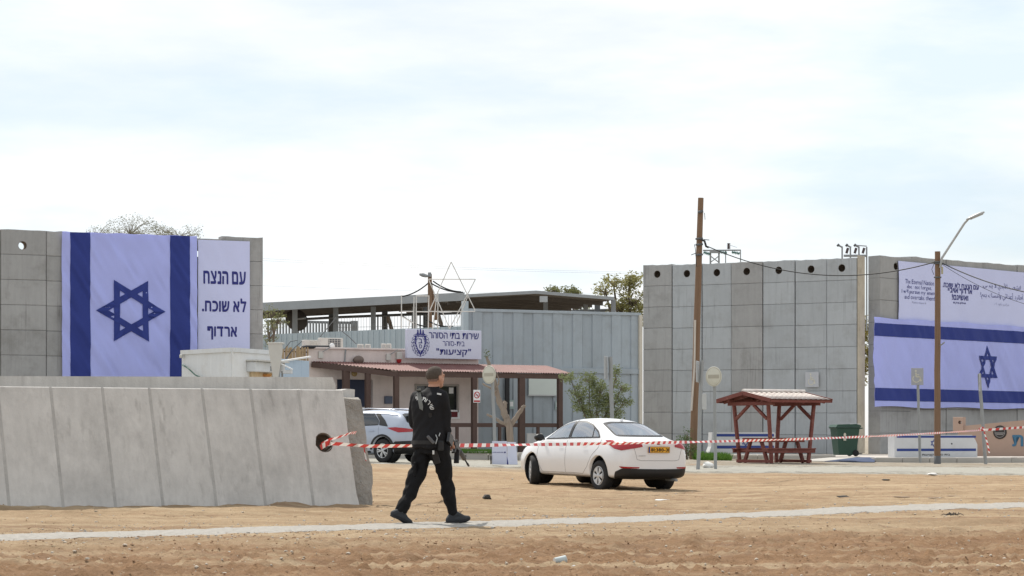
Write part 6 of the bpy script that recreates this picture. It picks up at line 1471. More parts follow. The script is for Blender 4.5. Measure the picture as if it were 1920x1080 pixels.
# ------------------------------------------------------------------ white saloon
def white_car():
    WB, TR, RW = 2.70, 1.55, .315; RO = .98          # rear overhang
    hd = R(120.8)
    h = Vector((math.cos(hd), math.sin(hd))); l = Vector((-h.y, h.x))
    rl = Vector((pxX(1128, 50.0), 50.0)); ra = rl - l * (TR / 2)
    M = car_matrix((ra.x, ra.y), hd, WB, TR, at(1128, 920, 50).z, at(1255, 919.5, 50.8).z, at(1003, 908, 52.2).z) @ Matrix.Translation((-RO, 0, 0))
    root = thing('white_car', 'white four-door saloon car parked on the dirt behind the tape', 'car', M)
    S = []
    def st(x, *a): S.append((x, ring(*a)))
    #   x,    w,   zb,  zsh, wb,  zbelt, wt, zt, ztc
    st(.05, .60, .34, .62, .58, .80, .50, .90, .945)
    st(.10, .74, .24, .64, .70, .86, .60, .96, 1.005)
    st(.30, .86, .20, .68, .81, .90, .66, .985, 1.035)
    st(.62, .885, .19, .70, .83, .93, .68, 1.02, 1.075)
    st(.95, .89, .185, .70, .83, .95, .66, 1.12, 1.215)
    st(1.30, .89, .18, .70, .83, .945, .62, 1.27, 1.345)
    st(1.65, .89, .18, .70, .83, .935, .605, 1.345, 1.42)
    st(2.10, .89, .18, .69, .83, .925, .605, 1.365, 1.44)
    st(2.55, .89, .18, .68, .83, .915, .60, 1.345, 1.425)
    st(2.90, .89, .18, .67, .83, .905, .59, 1.27, 1.36)
    st(3.20, .89, .18, .66, .82, .90, .60, 1.13, 1.22)
    st(3.50, .885, .18, .65, .81, .885, .64, .985, 1.045)
    st(3.75, .88, .18, .64, .80, .86, .66, .91, .955)
    st(4.10, .85, .19, .60, .77, .79, .62, .83, .865)
    st(4.36, .76, .22, .55, .68, .70, .55, .735, .76)
    st(4.49, .58, .26, .50, .52, .60, .42, .63, .65)
    me = body_mesh(S, None)
    XR, XF = RO, RO + WB
    me = cut_wheels(me, (XR, XF), .345, .84, .33)
    bm = bmesh.new(); bm.from_mesh(me); bvh = BVHTree.FromBMesh(bm); bm.free()
    wf = rounded([(2.28, .985), (3.28, .96), (3.22, 1.0), (2.86, 1.235), (2.56, 1.335), (2.34, 1.365)], .05)
    wr = rounded([(1.08, 1.03), (2.22, .99), (2.27, 1.365), (1.95, 1.362), (1.62, 1.305), (1.28, 1.17)], .05)
    rw = rounded([(-.60, 1.075), (.60, 1.075), (.50, 1.33), (.30, 1.365), (-.30, 1.365), (-.50, 1.33)], .06)
    ws = rounded([(-.66, 1.02), (.66, 1.02), (.52, 1.30), (-.52, 1.30)], .06)
    gs = []
    for k in 'LR': gs += [('front_window', wf, k, GLS, .026), ('rear_window', wr, k, GLS, .026)]
    gs += [('rear_windscreen', rw, 'B', GLS, .03), ('windscreen', ws, 'F', GLS, .03)]
    glass_set(root, me, bvh, gs)
    me.materials.clear(); me.materials.append(PAINTW); me.polygons.foreach_set('material_index', [0] * len(me.polygons)); me.polygons.foreach_set('use_smooth', [True] * len(me.polygons))
    body = ob('body', me, root)
    # arch linings and lips
    for x in (XR, XF):
        for sy in (-1, 1):
            MB().lathe([(.001, .2), (.335, .2), (.34, -.16)], Matrix.Translation((x, sy * .66, .33)) @ Matrix.Rotation(PI / 2 * sy, 4, 'X'), 30).build('arch_liner', TRIM, root)
    for x, s_ in ((XR, 0), (XF, R(-25))):
        for sy in (-1, 1):
            w_ = bpy.data.objects.new('wheel', None); COL.objects.link(w_); w_.parent = root; wheel(w_, x, sy * .77, RW, .205, sy, s_ if x == XF else 0)
    sr, sl2 = side_ray(1), side_ray(-1)
    for sy, rf in ((1, sr), (-1, sl2)):
        dF = [(2.30, .95), (2.27, .62), (2.28, .27), (3.22, .27), (3.42, .50), (3.44, .86), (3.32, .965)]; dR = [(2.27, .27), (1.60, .27), (1.42, .42), (1.24, .66), (1.02, .84), (1.0, 1.0)]
        for nm, P in (('door', dF), ('door', dR)):
            sm = seam(P, rf, bvh, .0035); o_ = sm.build('door_seam', SEAMM, root) if sm else None
            hx = 2.42 if P is dF else 1.46; hz = .83
            hh = patch(rounded([(hx, hz), (hx + .2, hz - .005), (hx + .2, hz + .035), (hx, hz + .04)], .015), rf, bvh, .022, .05); hh.materials.append(PAINTW); ob('handle', hh, o_)
        # quarter light divider and black B pillar
        P = [(2.21, .99), (2.29, .985), (2.345, 1.37), (2.27, 1.37)]; p_ = patch(P, rf, bvh, .007, .05); p_.materials.append(TRIM); ob('pillar_trim', p_, root)
        P = [(1.36, 1.035), (1.39, 1.035), (1.50, 1.245), (1.47, 1.235)]; p_ = patch(P, rf, bvh, .008, .05); p_.materials.append(TRIM); ob('pillar_trim', p_, root)
        mr = MB(); c = Vector((3.24, sy * .95, 1.0)); mr.lathe([(.001, -.10), (.07, -.09), (.10, -.03), (.105, .03), (.09, .06), (.001, .065)], Matrix.Translation(c) @ Matrix.Rotation(PI / 2, 4, 'Y') @ Matrix.Rotation(PI, 4, 'X') @ Matrix.Diagonal((.75, 1.05, 1, 1)), 18); m_ = mr.build('mirror', TRIM, root)
        MB().bar((3.24, sy * .82, .965), (3.24, sy * .9, .985), .06, .04).build('mirror_arm', TRIM, m_)
        sk = patch([(1.38, .20), (3.28, .20), (3.28, .235), (1.38, .235)], rf, bvh, .004, .1); sk.materials.append(PAINTW); ob('sill', sk, root)
    cy = cyl_ray(1.25)
    # tail lights (wrap round the corner)
    for sg in (1, -1):
        P = [(sg * a, z) for a, z in ((63, .985), (52, 1.0), (40, .985), (24, .945), (19, .93), (18.5, .885), (28, .845), (38, .80), (46, .83))]
        tl = patch(rounded(P, 1.2, 2) if False else P, cy, bvh, .012, (1.5, .03)); tl.materials.append(TAILR); o_ = ob('tail_light', tl, root)
        P = [(sg * a, z) for a, z in ((50, .985), (41, .975), (31, .945), (33, .925), (44, .945))]; tl = patch(P, cy, bvh, .016, (1.5, .03)); tl.materials.append(TAILP); ob('lens', tl, o_)
        P = [(sg * a, z) for a, z in ((40, .475), (21, .465), (22, .44), (38, .44))]; tl = patch(P, cy, bvh, .008, (1.5, .03)); tl.materials.append(TAILR); ob('reflector', tl, root)
    P = [(-47, .17), (47, .17), (44, .36), (36, .445), (22, .43), (0, .425), (-22, .43), (-36, .445), (-44, .36)]; bp_ = patch(P, cy, bvh, .007, (2, .03)); bp_.materials.append(TRIM); ob('lower_bumper', bp_, root)
    sm = seam([(-.62, .955), (-.52, .62), (-.42, .60), (.42, .60), (.52, .62), (.62, .955)], rear_ray, bvh, .0035); sm.build('boot_seam', SEAMM, root)
    P = [(-.30, .765), (.30, .765), (.30, .89), (-.30, .89)]
    def rear_x(y, z): h = bvh.ray_cast(*rear_ray(y, z)); return h[0].x if h[0] else .05
    # number plate
    x_ = min(rear_x(yy, zz) for yy in (-.26, 0, .26) for zz in (.77, .88)) - .012
    pl = MB().box((x_, 0, .825), (.016, .535, .125), ch=.004).build('number_plate', PLATE, root)
    MB().box((x_ - .0095, .245, .825), (.003, .04, .115)).build('plate_band', PLBL, pl)
    Mt = Matrix.Translation((x_ - .0105, 0, .825)) @ Matrix.Rotation(-PI / 2, 4, 'Z')
    tx = thing('t', None, None); COL.objects.unlink(tx); bpy.data.objects.remove(tx)
    e_ = fit_text('plate_number', '81:380-31', -.205, -.036, .245, .036, BLACK, pl, .03, 0); e_.matrix_basis = Mt
    mb = MB()
    for a, b in (((-.262, -.0575), (.262, -.0575)), ((-.262, .0575), (.262, .0575)), ((-.262, -.0575), (-.262, .0575)), ((.262, -.0575), (.262, .0575))): mb.bar((x_ - .010, a[0], .825 + a[1]), (x_ - .010, b[0], .825 + b[1]), .006, .002, (1, 0, 0))
    mb.build('plate_border', BLACK, pl)
    xb = rear_x(0, .955) - .006; bd = MB().lathe([(.001, .008), (.05, .007), (.058, 0), (.058, -.01)], Matrix.Translation((xb, 0, .955)) @ Matrix.Rotation(-PI / 2, 4, 'Y') @ Matrix.Diagonal((.55, 1, 1, 1)), 20).build('badge', TRIM, root)
    e_ = fit_text('badge_letters', 'KIA', -.036, -.014, .036, .014, RIM, bd, .02, 0); e_.matrix_basis = Matrix.Translation((xb - .0115, 0, .955)) @ Matrix.Rotation(-PI / 2, 4, 'Z')
    xm = rear_x(.42, .70) - .005; e_ = fit_text('model_letters', 'FORTE', -.08, -.011, .08, .011, RIM, root, .01, 0); e_.matrix_basis = Matrix.Translation((xm, .40, .70)) @ Matrix.Rotation(-PI / 2, 4, 'Z')
    gr = patch([(-.34, .905), (.34, .905), (.34, .93), (-.34, .93)], rear_ray, bvh, .012, .06); gr.materials.append(PAINTW); ob('boot_trim', gr, root)
    # roof aerial and underside
    MB().prism([(0, 0), (.14, 0), (.03, .06)], -.015, .015, Matrix.Translation((1.42, 0, 1.375))).build('roof_aerial', PAINTW, root)
    MB().tube([(.02, -.45, .2), (.4, -.45, .2)], .03, 10).build('exhaust', STEELM, root)
    # interior
    MB().box((2.35, 0, .34), (3.0, 1.5, .1)).build('floor_pan', INTD, root); MB().box((3.3, 0, .85), (.4, 1.35, .16), ch=.04).build('dashboard', INTD, root); MB().box((.95, 0, .98), (.55, 1.2, .04)).build('parcel_shelf', INTD, root)
    for y_ in (-.36, .36):
        MB().box((2.45, y_, .55), (.5, .48, .3), ch=.05).build('seat_cushion', SEATM, root); MB().bar((2.25, y_, .6), (2.05, y_, 1.08), .46, .14, (1, 0, 0), ch=.04).build('seat_back', SEATM, root); MB().box((2.02, y_, 1.17), (.09, .26, .17), ch=.03).build('head_rest', SEATM, root)
    MB().box((1.45, 0, .55), (.5, 1.25, .3), ch=.05).build('rear_bench', SEATM, root); MB().bar((1.25, 0, .6), (1.05, 0, 1.0), 1.2, .14, (1, 0, 0), ch=.04).build('rear_backrest', SEATM, root)
    k = 20; MB().tube([(2.98 + .06 * math.cos(2 * PI * i / k), .36 + .18 * math.sin(2 * PI * i / k), .90 + .17 * math.cos(2 * PI * i / k)) for i in range(k + 1)], .014, 6).build('steering_wheel', INTD, root)
    # the body sits higher at the back than a level car: lift every part but the wheels
    def lift(x): return float(np.interp(x, [0, 1.3, 2.1, 3.2, 4.5], [.065, .065, .06, .035, .015]))
    def walk(o):
        for ch in o.children:
            if ch.name.startswith('wheel'): continue
            if ch.type == 'MESH':
                if ch.matrix_basis.translation.length > .01 or ch.name.startswith(('plate_number', 'badge_letters', 'model_letters')): q = ch.matrix_basis.copy(); q.translation.z += lift(q.translation.x); ch.matrix_basis = q
                else:
                    n = len(ch.data.vertices); co = np.zeros(n * 3); ch.data.vertices.foreach_get('co', co); co = co.reshape(-1, 3); co[:, 2] += np.interp(co[:, 0], [0, 1.3, 2.1, 3.2, 4.5], [.065, .065, .06, .035, .015]); ch.data.vertices.foreach_set('co', co.ravel()); ch.data.update()
            walk(ch)
    walk(root)
    return root
white_car()

# ------------------------------------------------------------------ silver-blue crossover, half hidden
def silver_car():
    WB, TR, RW = 2.58, 1.55, .335; RO = .78; hd = R(141); h = Vector((math.cos(hd), math.sin(hd))); l = Vector((-h.y, h.x)); D = 68.5
    rl = Vector((pxX(721, D), D)); ra = rl - l * (TR / 2); zg = at(721, 867, D).z
    M = car_matrix((ra.x, ra.y), hd, WB, TR, zg, zg, zg) @ Matrix.Translation((-RO, 0, 0)); root = thing('silver_car', 'silver-blue crossover car half hidden between the lying concrete and the walking person', 'car', M); S = []
    def st(x, *a): S.append((x, ring(*a)))
    st(.03, .66, .40, .70, .64, .92, .52, 1.08, 1.12); st(.08, .78, .30, .72, .76, .98, .60, 1.16, 1.22); st(.25, .875, .24, .76, .84, 1.0, .62, 1.32, 1.39); st(.55, .89, .22, .78, .85, .99, .62, 1.40, 1.475)
    st(1.0, .89, .21, .78, .85, .98, .62, 1.43, 1.505); st(1.7, .89, .21, .77, .85, .96, .62, 1.44, 1.52); st(2.3, .89, .21, .76, .85, .95, .61, 1.41, 1.49); st(2.7, .89, .21, .75, .85, .94, .60, 1.30, 1.39); st(3.05, .89, .21, .74, .84, .94, .62, 1.12, 1.20)
    st(3.35, .885, .22, .72, .82, .92, .66, 1.0, 1.05); st(3.75, .86, .23, .68, .78, .86, .64, .91, .95); st(4.02, .78, .26, .62, .70, .76, .56, .80, .83); st(4.15, .6, .30, .56, .54, .66, .44, .69, .71)
    me = body_mesh(S, None); XR, XF = RO, RO + WB; me = cut_wheels(me, (XR, XF), .385, .84, .355); bm = bmesh.new(); bm.from_mesh(me); bvh = BVHTree.FromBMesh(bm); bm.free()
    wr = rounded([(.98, 1.06), (1.95, 1.03), (1.97, 1.40), (1.3, 1.405), (1.02, 1.20)], .04); wf = rounded([(2.02, 1.03), (2.92, 1.0), (2.55, 1.27), (2.35, 1.36), (2.04, 1.395)], .05); rw = rounded([(-.6, 1.13), (.6, 1.13), (.5, 1.38), (-.5, 1.38)], .06); ws = rounded([(-.66, 1.06), (.66, 1.06), (.54, 1.34), (-.54, 1.34)], .06)
    gs = []
    for k in 'LR': gs += [('rear_window', wr, k, GLD, .026), ('front_window', wf, k, GLD, .026)]
    gs += [('rear_windscreen', rw, 'B', GLD, .03), ('windscreen', ws, 'F', GLS, .03)]; glass_set(root, me, bvh, gs)
    me.materials.clear(); me.materials.append(PAINTS); me.polygons.foreach_set('material_index', [0] * len(me.polygons)); me.polygons.foreach_set('use_smooth', [True] * len(me.polygons)); ob('body', me, root)
    for sy in (1, -1):
        rf = side_ray(sy); q = patch(rounded([(.60, 1.02), (.96, 1.06), (1.0, 1.2), (1.26, 1.40), (1.1, 1.405), (.78, 1.2)], .04), rf, bvh, .005, .06); q.materials.append(TRIM); ob('quarter_panel', q, root)
        for P in ([(1.98, 1.02), (1.98, .30), (1.22, .30), (1.08, .62), (.92, .80), (.96, 1.02)], [(1.98, .30), (2.95, .30), (3.1, .6), (3.05, .96)]):
            sm = seam(P, rf, bvh, .0035); o_ = sm.build('door_seam', SEAMM, root); hx = 1.12 if P[2][0] < 2 else 2.1
            hh = patch(rounded([(hx, .88), (hx + .2, .875), (hx + .2, .91), (hx, .915)], .015), rf, bvh, .022, .05); hh.materials.append(PAINTS); ob('handle', hh, o_)
        n = 26; O = [(XR + .47 * math.cos(R(a)), .355 + .45 * math.sin(R(a))) for a in [178 - i * 7.2 * 24.5 / n for i in range(n + 1)]]; I = [(XR + .392 * math.cos(R(a)), .355 + .392 * math.sin(R(a))) for a in [178 - i * 7.2 * 24.5 / n for i in range(n + 1)]]
        mb = MB(); pts = []
        for (a, b) in zip(O, I):
            for (u, v) in (a, b):
                h_ = bvh.ray_cast(*rf(u, v)); pts.append((h_[0] + h_[1] * .008) if h_[0] else Vector((u, sy * .885, v)))
        mb.add(pts, [(2 * i, 2 * i + 1, 2 * i + 3, 2 * i + 2) for i in range(n)], 0, True); mb.build('arch_trim', TRIM, root, fixn=False)
        q = patch([(1.24, .215), (3.0, .215), (3.0, .33), (1.24, .33)], rf, bvh, .006, .1); q.materials.append(TRIM); ob('sill_trim', q, root)
        for x in (XR, XF): MB().lathe([(.001, .2), (.375, .2), (.38, -.16)], Matrix.Translation((x, sy * .66, .355)) @ Matrix.Rotation(PI / 2 * sy, 4, 'X'), 30).build('arch_liner', TRIM, root); w_ = bpy.data.objects.new('wheel', None); COL.objects.link(w_); w_.parent = root; wheel(w_, x, sy * .775, RW, .21, sy, 0, 'alloy')
        MB().tube([(.5, sy * .56, 1.47), (.7, sy * .57, 1.515), (1.6, sy * .57, 1.545), (2.2, sy * .56, 1.50)], .018, 6).build('roof_rail', PAINTS, root)
    cy = cyl_ray(1.2)
    for sg in (1, -1):
        P = [(sg * a, z) for a, z in ((55, .985), (43, 1.0), (20, .95), (6, .945), (6, .90), (26, .87), (40, .855))]; tl = patch(P, cy, bvh, .012, (1.5, .03)); tl.materials.append(TAILR); ob('tail_light', tl, root)
    P = [(-52, .25), (52, .25), (52, .40), (44, .60), (24, .62), (0, .50), (-24, .62), (-44, .60), (-52, .40)]; q = patch(P, cy, bvh, .007, (2, .03)); q.materials.append(TRIM); ob('lower_bumper', q, root); MB().box((.02, 0, .38), (.05, .7, .12), ch=.02).build('skid_plate', GALV, root)
    MB().box((1.9, 0, .36), (2.9, 1.5, .1)).build('floor_pan', INTD, root); MB().bar((.95, 0, .6), (.8, 0, 1.1), 1.2, .14, (1, 0, 0)).build('rear_backrest', SEATM, root)
    for y_ in (-.36, .36): MB().box((.8, y_, 1.17), (.09, .26, .16), ch=.03).build('head_rest', SEATM, root); MB().bar((2.0, y_, .6), (1.8, y_, 1.15), .46, .14, (1, 0, 0)).build('seat_back', SEATM, root)
    MB().box((.12, 0, 1.40), (.25, 1.1, .03), Matrix.Rotation(R(0), 4, 'X'), ch=.01).build('rear_spoiler', PAINTS, root)
silver_car()
# ================================================================== the walking person
PD = 27.1; PB = Vector((pxX(806, PD), PD, 0.0)); PB.z = at(806, 983, PD).z
def loft(mb, secs, n=28, cap=True):
    """secs: (cx,cy,cz,a,b,yaw_deg[,pow]) horizontal super-ellipse rings"""
    rings = []
    for s in secs:
        cx, cy, cz, a, b, yw = s[:6]; p = s[6] if len(s) > 6 else 2.3; y = R(yw); rg = []
        for j in range(n):
            t = 2 * PI * j / n; c, si = math.cos(t), math.sin(t); u = a * math.copysign(abs(c) ** (2 / p), c); v = b * math.copysign(abs(si) ** (2 / p), si)
            rg.append((cx + u * math.cos(y) - v * math.sin(y), cy + u * math.sin(y) + v * math.cos(y), cz))
        rings.append(rg)
    vs = [q for g in rings for q in g]; fs = [(i * n + j, i * n + (j + 1) % n, (i + 1) * n + (j + 1) % n, (i + 1) * n + j) for i in range(len(rings) - 1) for j in range(n)]
    mb.add(vs, fs); mb.add(rings[0], [list(range(n))[::-1]]); mb.add(rings[-1], [list(range(n))]); return mb
def ball(mb, c, r, M=None, n=16):
    rx, ry, rz = r if isinstance(r, tuple) else (r, r, r); prof = [(max(math.sin(PI * i / 10), .001), -math.cos(PI * i / 10)) for i in range(11)]
    Mx = Matrix.Translation(Vector(c)) @ (M or Matrix.Identity(4)) @ Matrix.Diagonal((rx, ry, rz, 1)); return mb.lathe(prof, Mx, n)
def limb(mb, pts, rs, n=14):
    """rounded tapering limb, resampled smoothly"""
    P = [Vector(p) for p in pts]; Q, RR = [], []
    for i in range(len(P) - 1):
        p0, p1, p2, p3 = P[max(i - 1, 0)], P[i], P[i + 1], P[min(i + 2, len(P) - 1)]
        for k in range(5):
            t = k / 5; Q.append(.5 * ((2 * p1) + (p2 - p0) * t + (2 * p0 - 5 * p1 + 4 * p2 - p3) * t * t + (3 * p1 - p0 - 3 * p2 + p3) * t ** 3)); RR.append(rs[i] + (rs[i + 1] - rs[i]) * t)
    Q.append(P[-1]); RR.append(rs[-1]); mb.tube(Q, RR, n); ball(mb, P[0], rs[0]); ball(mb, P[-1], rs[-1]); return mb
def skin(mb, vox, sm=4, fold=None):
    me = mb.mesh('tmp', []); o = bpy.data.objects.new('tmp', me); COL.objects.link(o)
    r = o.modifiers.new('r', 'REMESH'); r.mode = 'VOXEL'; r.voxel_size = vox; r.use_smooth_shade = True
    if sm: s = o.modifiers.new('s', 'SMOOTH'); s.iterations = sm; s.factor = .5
    dg = bpy.context.evaluated_depsgraph_get(); m2 = bpy.data.meshes.new_from_object(o.evaluated_get(dg)); bpy.data.objects.remove(o); bpy.data.meshes.remove(me)
    if fold:
        n = len(m2.vertices); co = np.zeros(n * 3); no = np.zeros(n * 3); m2.vertices.foreach_get('co', co); m2.vertices.foreach_get('normal', no); co = co.reshape(-1, 3); no = no.reshape(-1, 3)
        co = co + no * fold(co)[:, None]; m2.vertices.foreach_set('co', co.ravel())
    m2.polygons.foreach_set('use_smooth', [True] * len(m2.polygons)); m2.update(); return m2
SKIN = mat('skin', (.46, .255, .175), .55, .08, 12, .1, 80, spec=.35); HAIR = mat('short_grey_hair', (.085, .068, .055), .8, .35, 30, .7, 120)
HAIRF = mat('clipped_side_hair', (.20, .125, .095), .8, .35, 40, .5, 160)
SHIRT = mat('black_shirt', (.0125, .0125, .0145), .8, .15, 9, .25, 90, spec=.2); TROU = mat('black_trousers', (.0085, .0085, .0095), .85, .15, 9, .25, 90, spec=.2); SHOE = mat('dark_grey_shoe', (.028, .031, .036), .7, .2, 14, .3, 90); SOLE = mat('shoe_sole', (.02, .021, .024), .85, .2, 14, .2, 90)
STRAPM = mat('grey_webbing', (.17, .175, .165), .9, .12, 18, .4, 120); PRINTW = mat('white_print', (.62, .62, .60), .8, .05, 9, 0); GUN = mat('gun_metal', (.022, .022, .024), .42, .2, 12, .1, spec=.5); GUNG = mat('worn_grey_metal', (.10, .10, .105), .5, .2, 12, .1)
man = thing('person', 'person in black shirt and trousers walking right, rifle slung, seen from behind', 'person', PB)
HIPL, KNL, ANL = (-.05, .06, .92), (-.175, -.02, .50), (-.325, -.14, .16)
HIPR, KNR, ANR = (.09, -.05, .92), (.178, .06, .50), (.262, .12, .14)
SHL, ELL, WRL = (-.150, .095, 1.425), (-.185, .16, 1.14), (-.04, .29, 1.05)
SHR, ELR, WRR = (.140, -.105, 1.43), (.185, -.055, 1.09), (.243, .075, .925)
HC = Vector((.066, .02, 1.664)); HY = R(-46)          # head turned a little to the right of straight away
HM = Matrix.Translation(HC) @ Matrix.Rotation(HY, 4, 'Z') @ Matrix.Rotation(R(4), 4, 'X') @ Matrix.Scale(1.07, 4)     # local +Y = where the face looks
# --- body: one continuous surface
b = MB()
ball(b, (0, -.008, .022), (.078, .100, .098), HM @ Matrix.Identity(4) if False else None) if False else None
def hb(c, r, n=18): 
    prof = [(max(math.sin(PI * i / 12), .001), -math.cos(PI * i / 12)) for i in range(13)]
    b.lathe(prof, HM @ Matrix.Translation(c) @ Matrix.Diagonal((*r, 1)), n)
hb((0, -.012, .022), (.077, .099, .088)); hb((0, .028, -.035), (.060, .066, .075)); hb((0, .052, -.085), (.036, .040, .032)); hb((0, -.02, -.03), (.070, .078, .07))
hb((0, .098, -.022), (.013, .022, .026)); hb((0, .086, -.064), (.026, .014, .009)); hb((0, .082, .018), (.052, .018, .010))
for sx in (-1, 1): hb((sx * .083, -.012, -.018), (.013, .021, .034)); hb((sx * .032, .083, .002), (.014, .011, .008))
limb(b, [(.035, .0, 1.50), (.045, .005, 1.56), (.058, .008, 1.615)], [.066, .063, .062])
loft(b, [(-.0, .0, .86, .15, .11, -42), (.0, .0, .98, .15, .11, -40), (-.005, 0, 1.10, .145, .10, -36), (-.008, 0, 1.25, .165, .105, -30), (-.006, 0, 1.38, .17, .10, -28), (.0, 0, 1.46, .15, .085, -28), (.02, 0, 1.51, .08, .065, -26)])
for a, c, d in ((SHL, ELL, WRL), (SHR, ELR, WRR)): limb(b, [a, c, tuple(Vector(c).lerp(Vector(d), .45)), d], [.045, .036, .038, .029])
for a, c, d in ((HIPL, KNL, ANL), (HIPR, KNR, ANR)): limb(b, [a, c, tuple(Vector(c).lerp(Vector(d), .4)), d], [.07, .046, .044, .034])
# hands: palm plus five separate curled fingers
def hand(wr, palm_dir, side, curl_dir, scale=1.0):
    """palm_dir: direction wrist->knuckles; side: towards the thumb; curl_dir: where the fingers close"""
    w, p, s, c = Vector(wr), Vector(palm_dir).normalized(), Vector(side).normalized(), Vector(curl_dir).normalized()
    for k in range(4): b.tube([w + s * (.022 - .015 * k) * .8 - p * .005, w + p * .05 + s * (.024 - .016 * k), w + p * .085 + s * (.030 - .02 * k)], [.016, .017, .014], 10)
    for k, L in enumerate((.070, .078, .073, .058)):
        k0 = w + p * .082 + s * (.031 - .0205 * k); q = [k0, k0 + p * L * .38 + c * L * .20, k0 + p * L * .46 + c * L * .62, k0 + p * L * .12 + c * L * .88]; limb(b, q, [.0095, .0092, .0088, .0078], 9)
    t0 = w + p * .02 + s * .03; limb(b, [t0, t0 + s * .025 + p * .025 + c * .01, t0 + s * .024 + p * .05 + c * .03, t0 + s * .012 + p * .068 + c * .045], [.013, .0125, .011, .0095], 9)
hand(WRR, (.30, .45, -.55), (.1, .8, .5), (-.75, .45, -.1)); hand(WRL, (.85, .35, -.2), (0, .4, .9), (.2, -.5, -.8))
bme = skin(b, .0052, 2); bme.materials.append(SKIN); body = ob('body', bme, man)
# hair: the short cropped cap, grown from the scalp
for FADE in (0, 1):
    bm = bmesh.new(); bm.from_mesh(bme); inv = HM.inverted(); bm.normal_update(); kill = []
    for f in bm.faces:
        p = inv @ f.calc_center_median(); line = -.055 + .0 * p.y
        lim = -.046 if p.y < -.045 else (-.046 + (p.y + .045) * 1.05 if p.y < .03 else .052 + (p.y - .03) * .55)
        lim2 = lim + (.030 if FADE == 0 else 0); top_ = 9 if FADE == 0 else lim + .030
        if not (p.z > lim2 and p.z <= top_ and p.length < .2): kill.append(f)
        elif abs(p.x) > .0795 and p.z < .022 and p.y > -.05: kill.append(f)
    bmesh.ops.delete(bm, geom=kill, context='FACES')
    for v in bm.verts: v.co += v.normal * (.0065 if FADE == 0 else .0025)
    hme = bpy.data.meshes.new('hair'); bm.to_mesh(hme); bm.free(); hme.materials.append(HAIR if FADE == 0 else HAIRF); hme.polygons.foreach_set('use_smooth', [True] * len(hme.polygons)); ob('hair' if FADE == 0 else 'hair_fade', hme, man)
MATS['short_grey_hair'].node_tree.nodes['Principled BSDF'].inputs['Roughness'].default_value = .95
# --- shirt
def folds(amp, sx, sz, seed):
    def f(co):
        a = vnoise(co[:, 0] * sx + co[:, 1] * sx * .8 + co[:, 2] * sz * .35, co[:, 2] * sz - co[:, 0] * 3, seed) - .5; c = vnoise(co[:, 0] * sx * 2.3 - co[:, 2] * sz, co[:, 2] * sz * 1.7 + co[:, 1] * 9, seed + 3) - .5
        return amp * (a * 1.3 + c * .7)
    return f
s = MB()
loft(s, [(-.012, .0, .865, .205, .155, -44), (-.010, .0, .93, .212, .160, -42), (-.008, 0, .99, .208, .155, -40), (-.012, 0, 1.08, .198, .145, -41), (-.016, 0, 1.20, .205, .148, -40), (-.016, 0, 1.31, .215, .148, -39), (-.010, 0, 1.39, .215, .138, -38), (-.004, 0, 1.45, .200, .115, -38), (.010, 0, 1.495, .130, .090, -37), (.026, 0, 1.522, .085, .074, -36), (.036, .002, 1.54, .070, .066, -36)], 32)
limb(s, [(-.12, .08, 1.425), SHL, tuple(Vector(SHL).lerp(Vector(ELL), .5) + Vector((-.012, 0, 0))), ELL, tuple(Vector(ELL).lerp(Vector(WRL), .30))], [.072, .073, .066, .062, .058]); limb(s, [(.115, -.09, 1.43), SHR, tuple(Vector(SHR).lerp(Vector(ELR), .5) + Vector((.012, 0, 0))), ELR, tuple(Vector(ELR).lerp(Vector(WRR), .16))], [.072, .073, .067, .063, .058])
sme = skin(s, .0085, 3, folds(.024, 9, 7, 4)); sme.materials.append(SHIRT); shirt = ob('shirt', sme, man)
bm = bmesh.new(); bm.from_mesh(sme); SB = BVHTree.FromBMesh(bm); bm.free()
col_ = MB(); k = 20
col_.grid(24, 3, lambda a, c: (.038 + (.068 + .006 * math.sin(c * PI)) * math.cos(2 * PI * a), .003 + (.066 + .006 * math.sin(c * PI)) * math.sin(2 * PI * a), 1.528 + .032 * c + .010 * math.sin(2 * PI * a))).build('collar', SHIRT, shirt, fixn=False)
# --- trousers
t = MB()
loft(t, [(-.0, .005, .80, .165, .135, -45), (-.004, .004, .88, .195, .150, -44), (-.006, .0, .97, .192, .148, -42)], 30)
limb(t, [(-.06, .055, .88), (-.105, .03, .70), KNL, (-.245, -.075, .33), (-.322, -.135, .155)], [.125, .108, .086, .080, .072]); limb(t, [(.09, -.045, .88), (.135, .0, .70), (.176, .055, .50), (.215, .085, .33), (.250, .108, .145)], [.125, .110, .080, .074, .064])
tme = skin(t, .0085, 3, folds(.028, 10, 9, 8)); tme.materials.append(TROU); trou = ob('trousers', tme, man)
MB().box((-.165, -.05, .62), (.035, .13, .17), Matrix.Rotation(0, 4, 'Z'), ch=.012).build('cargo_pocket', TROU, trou)
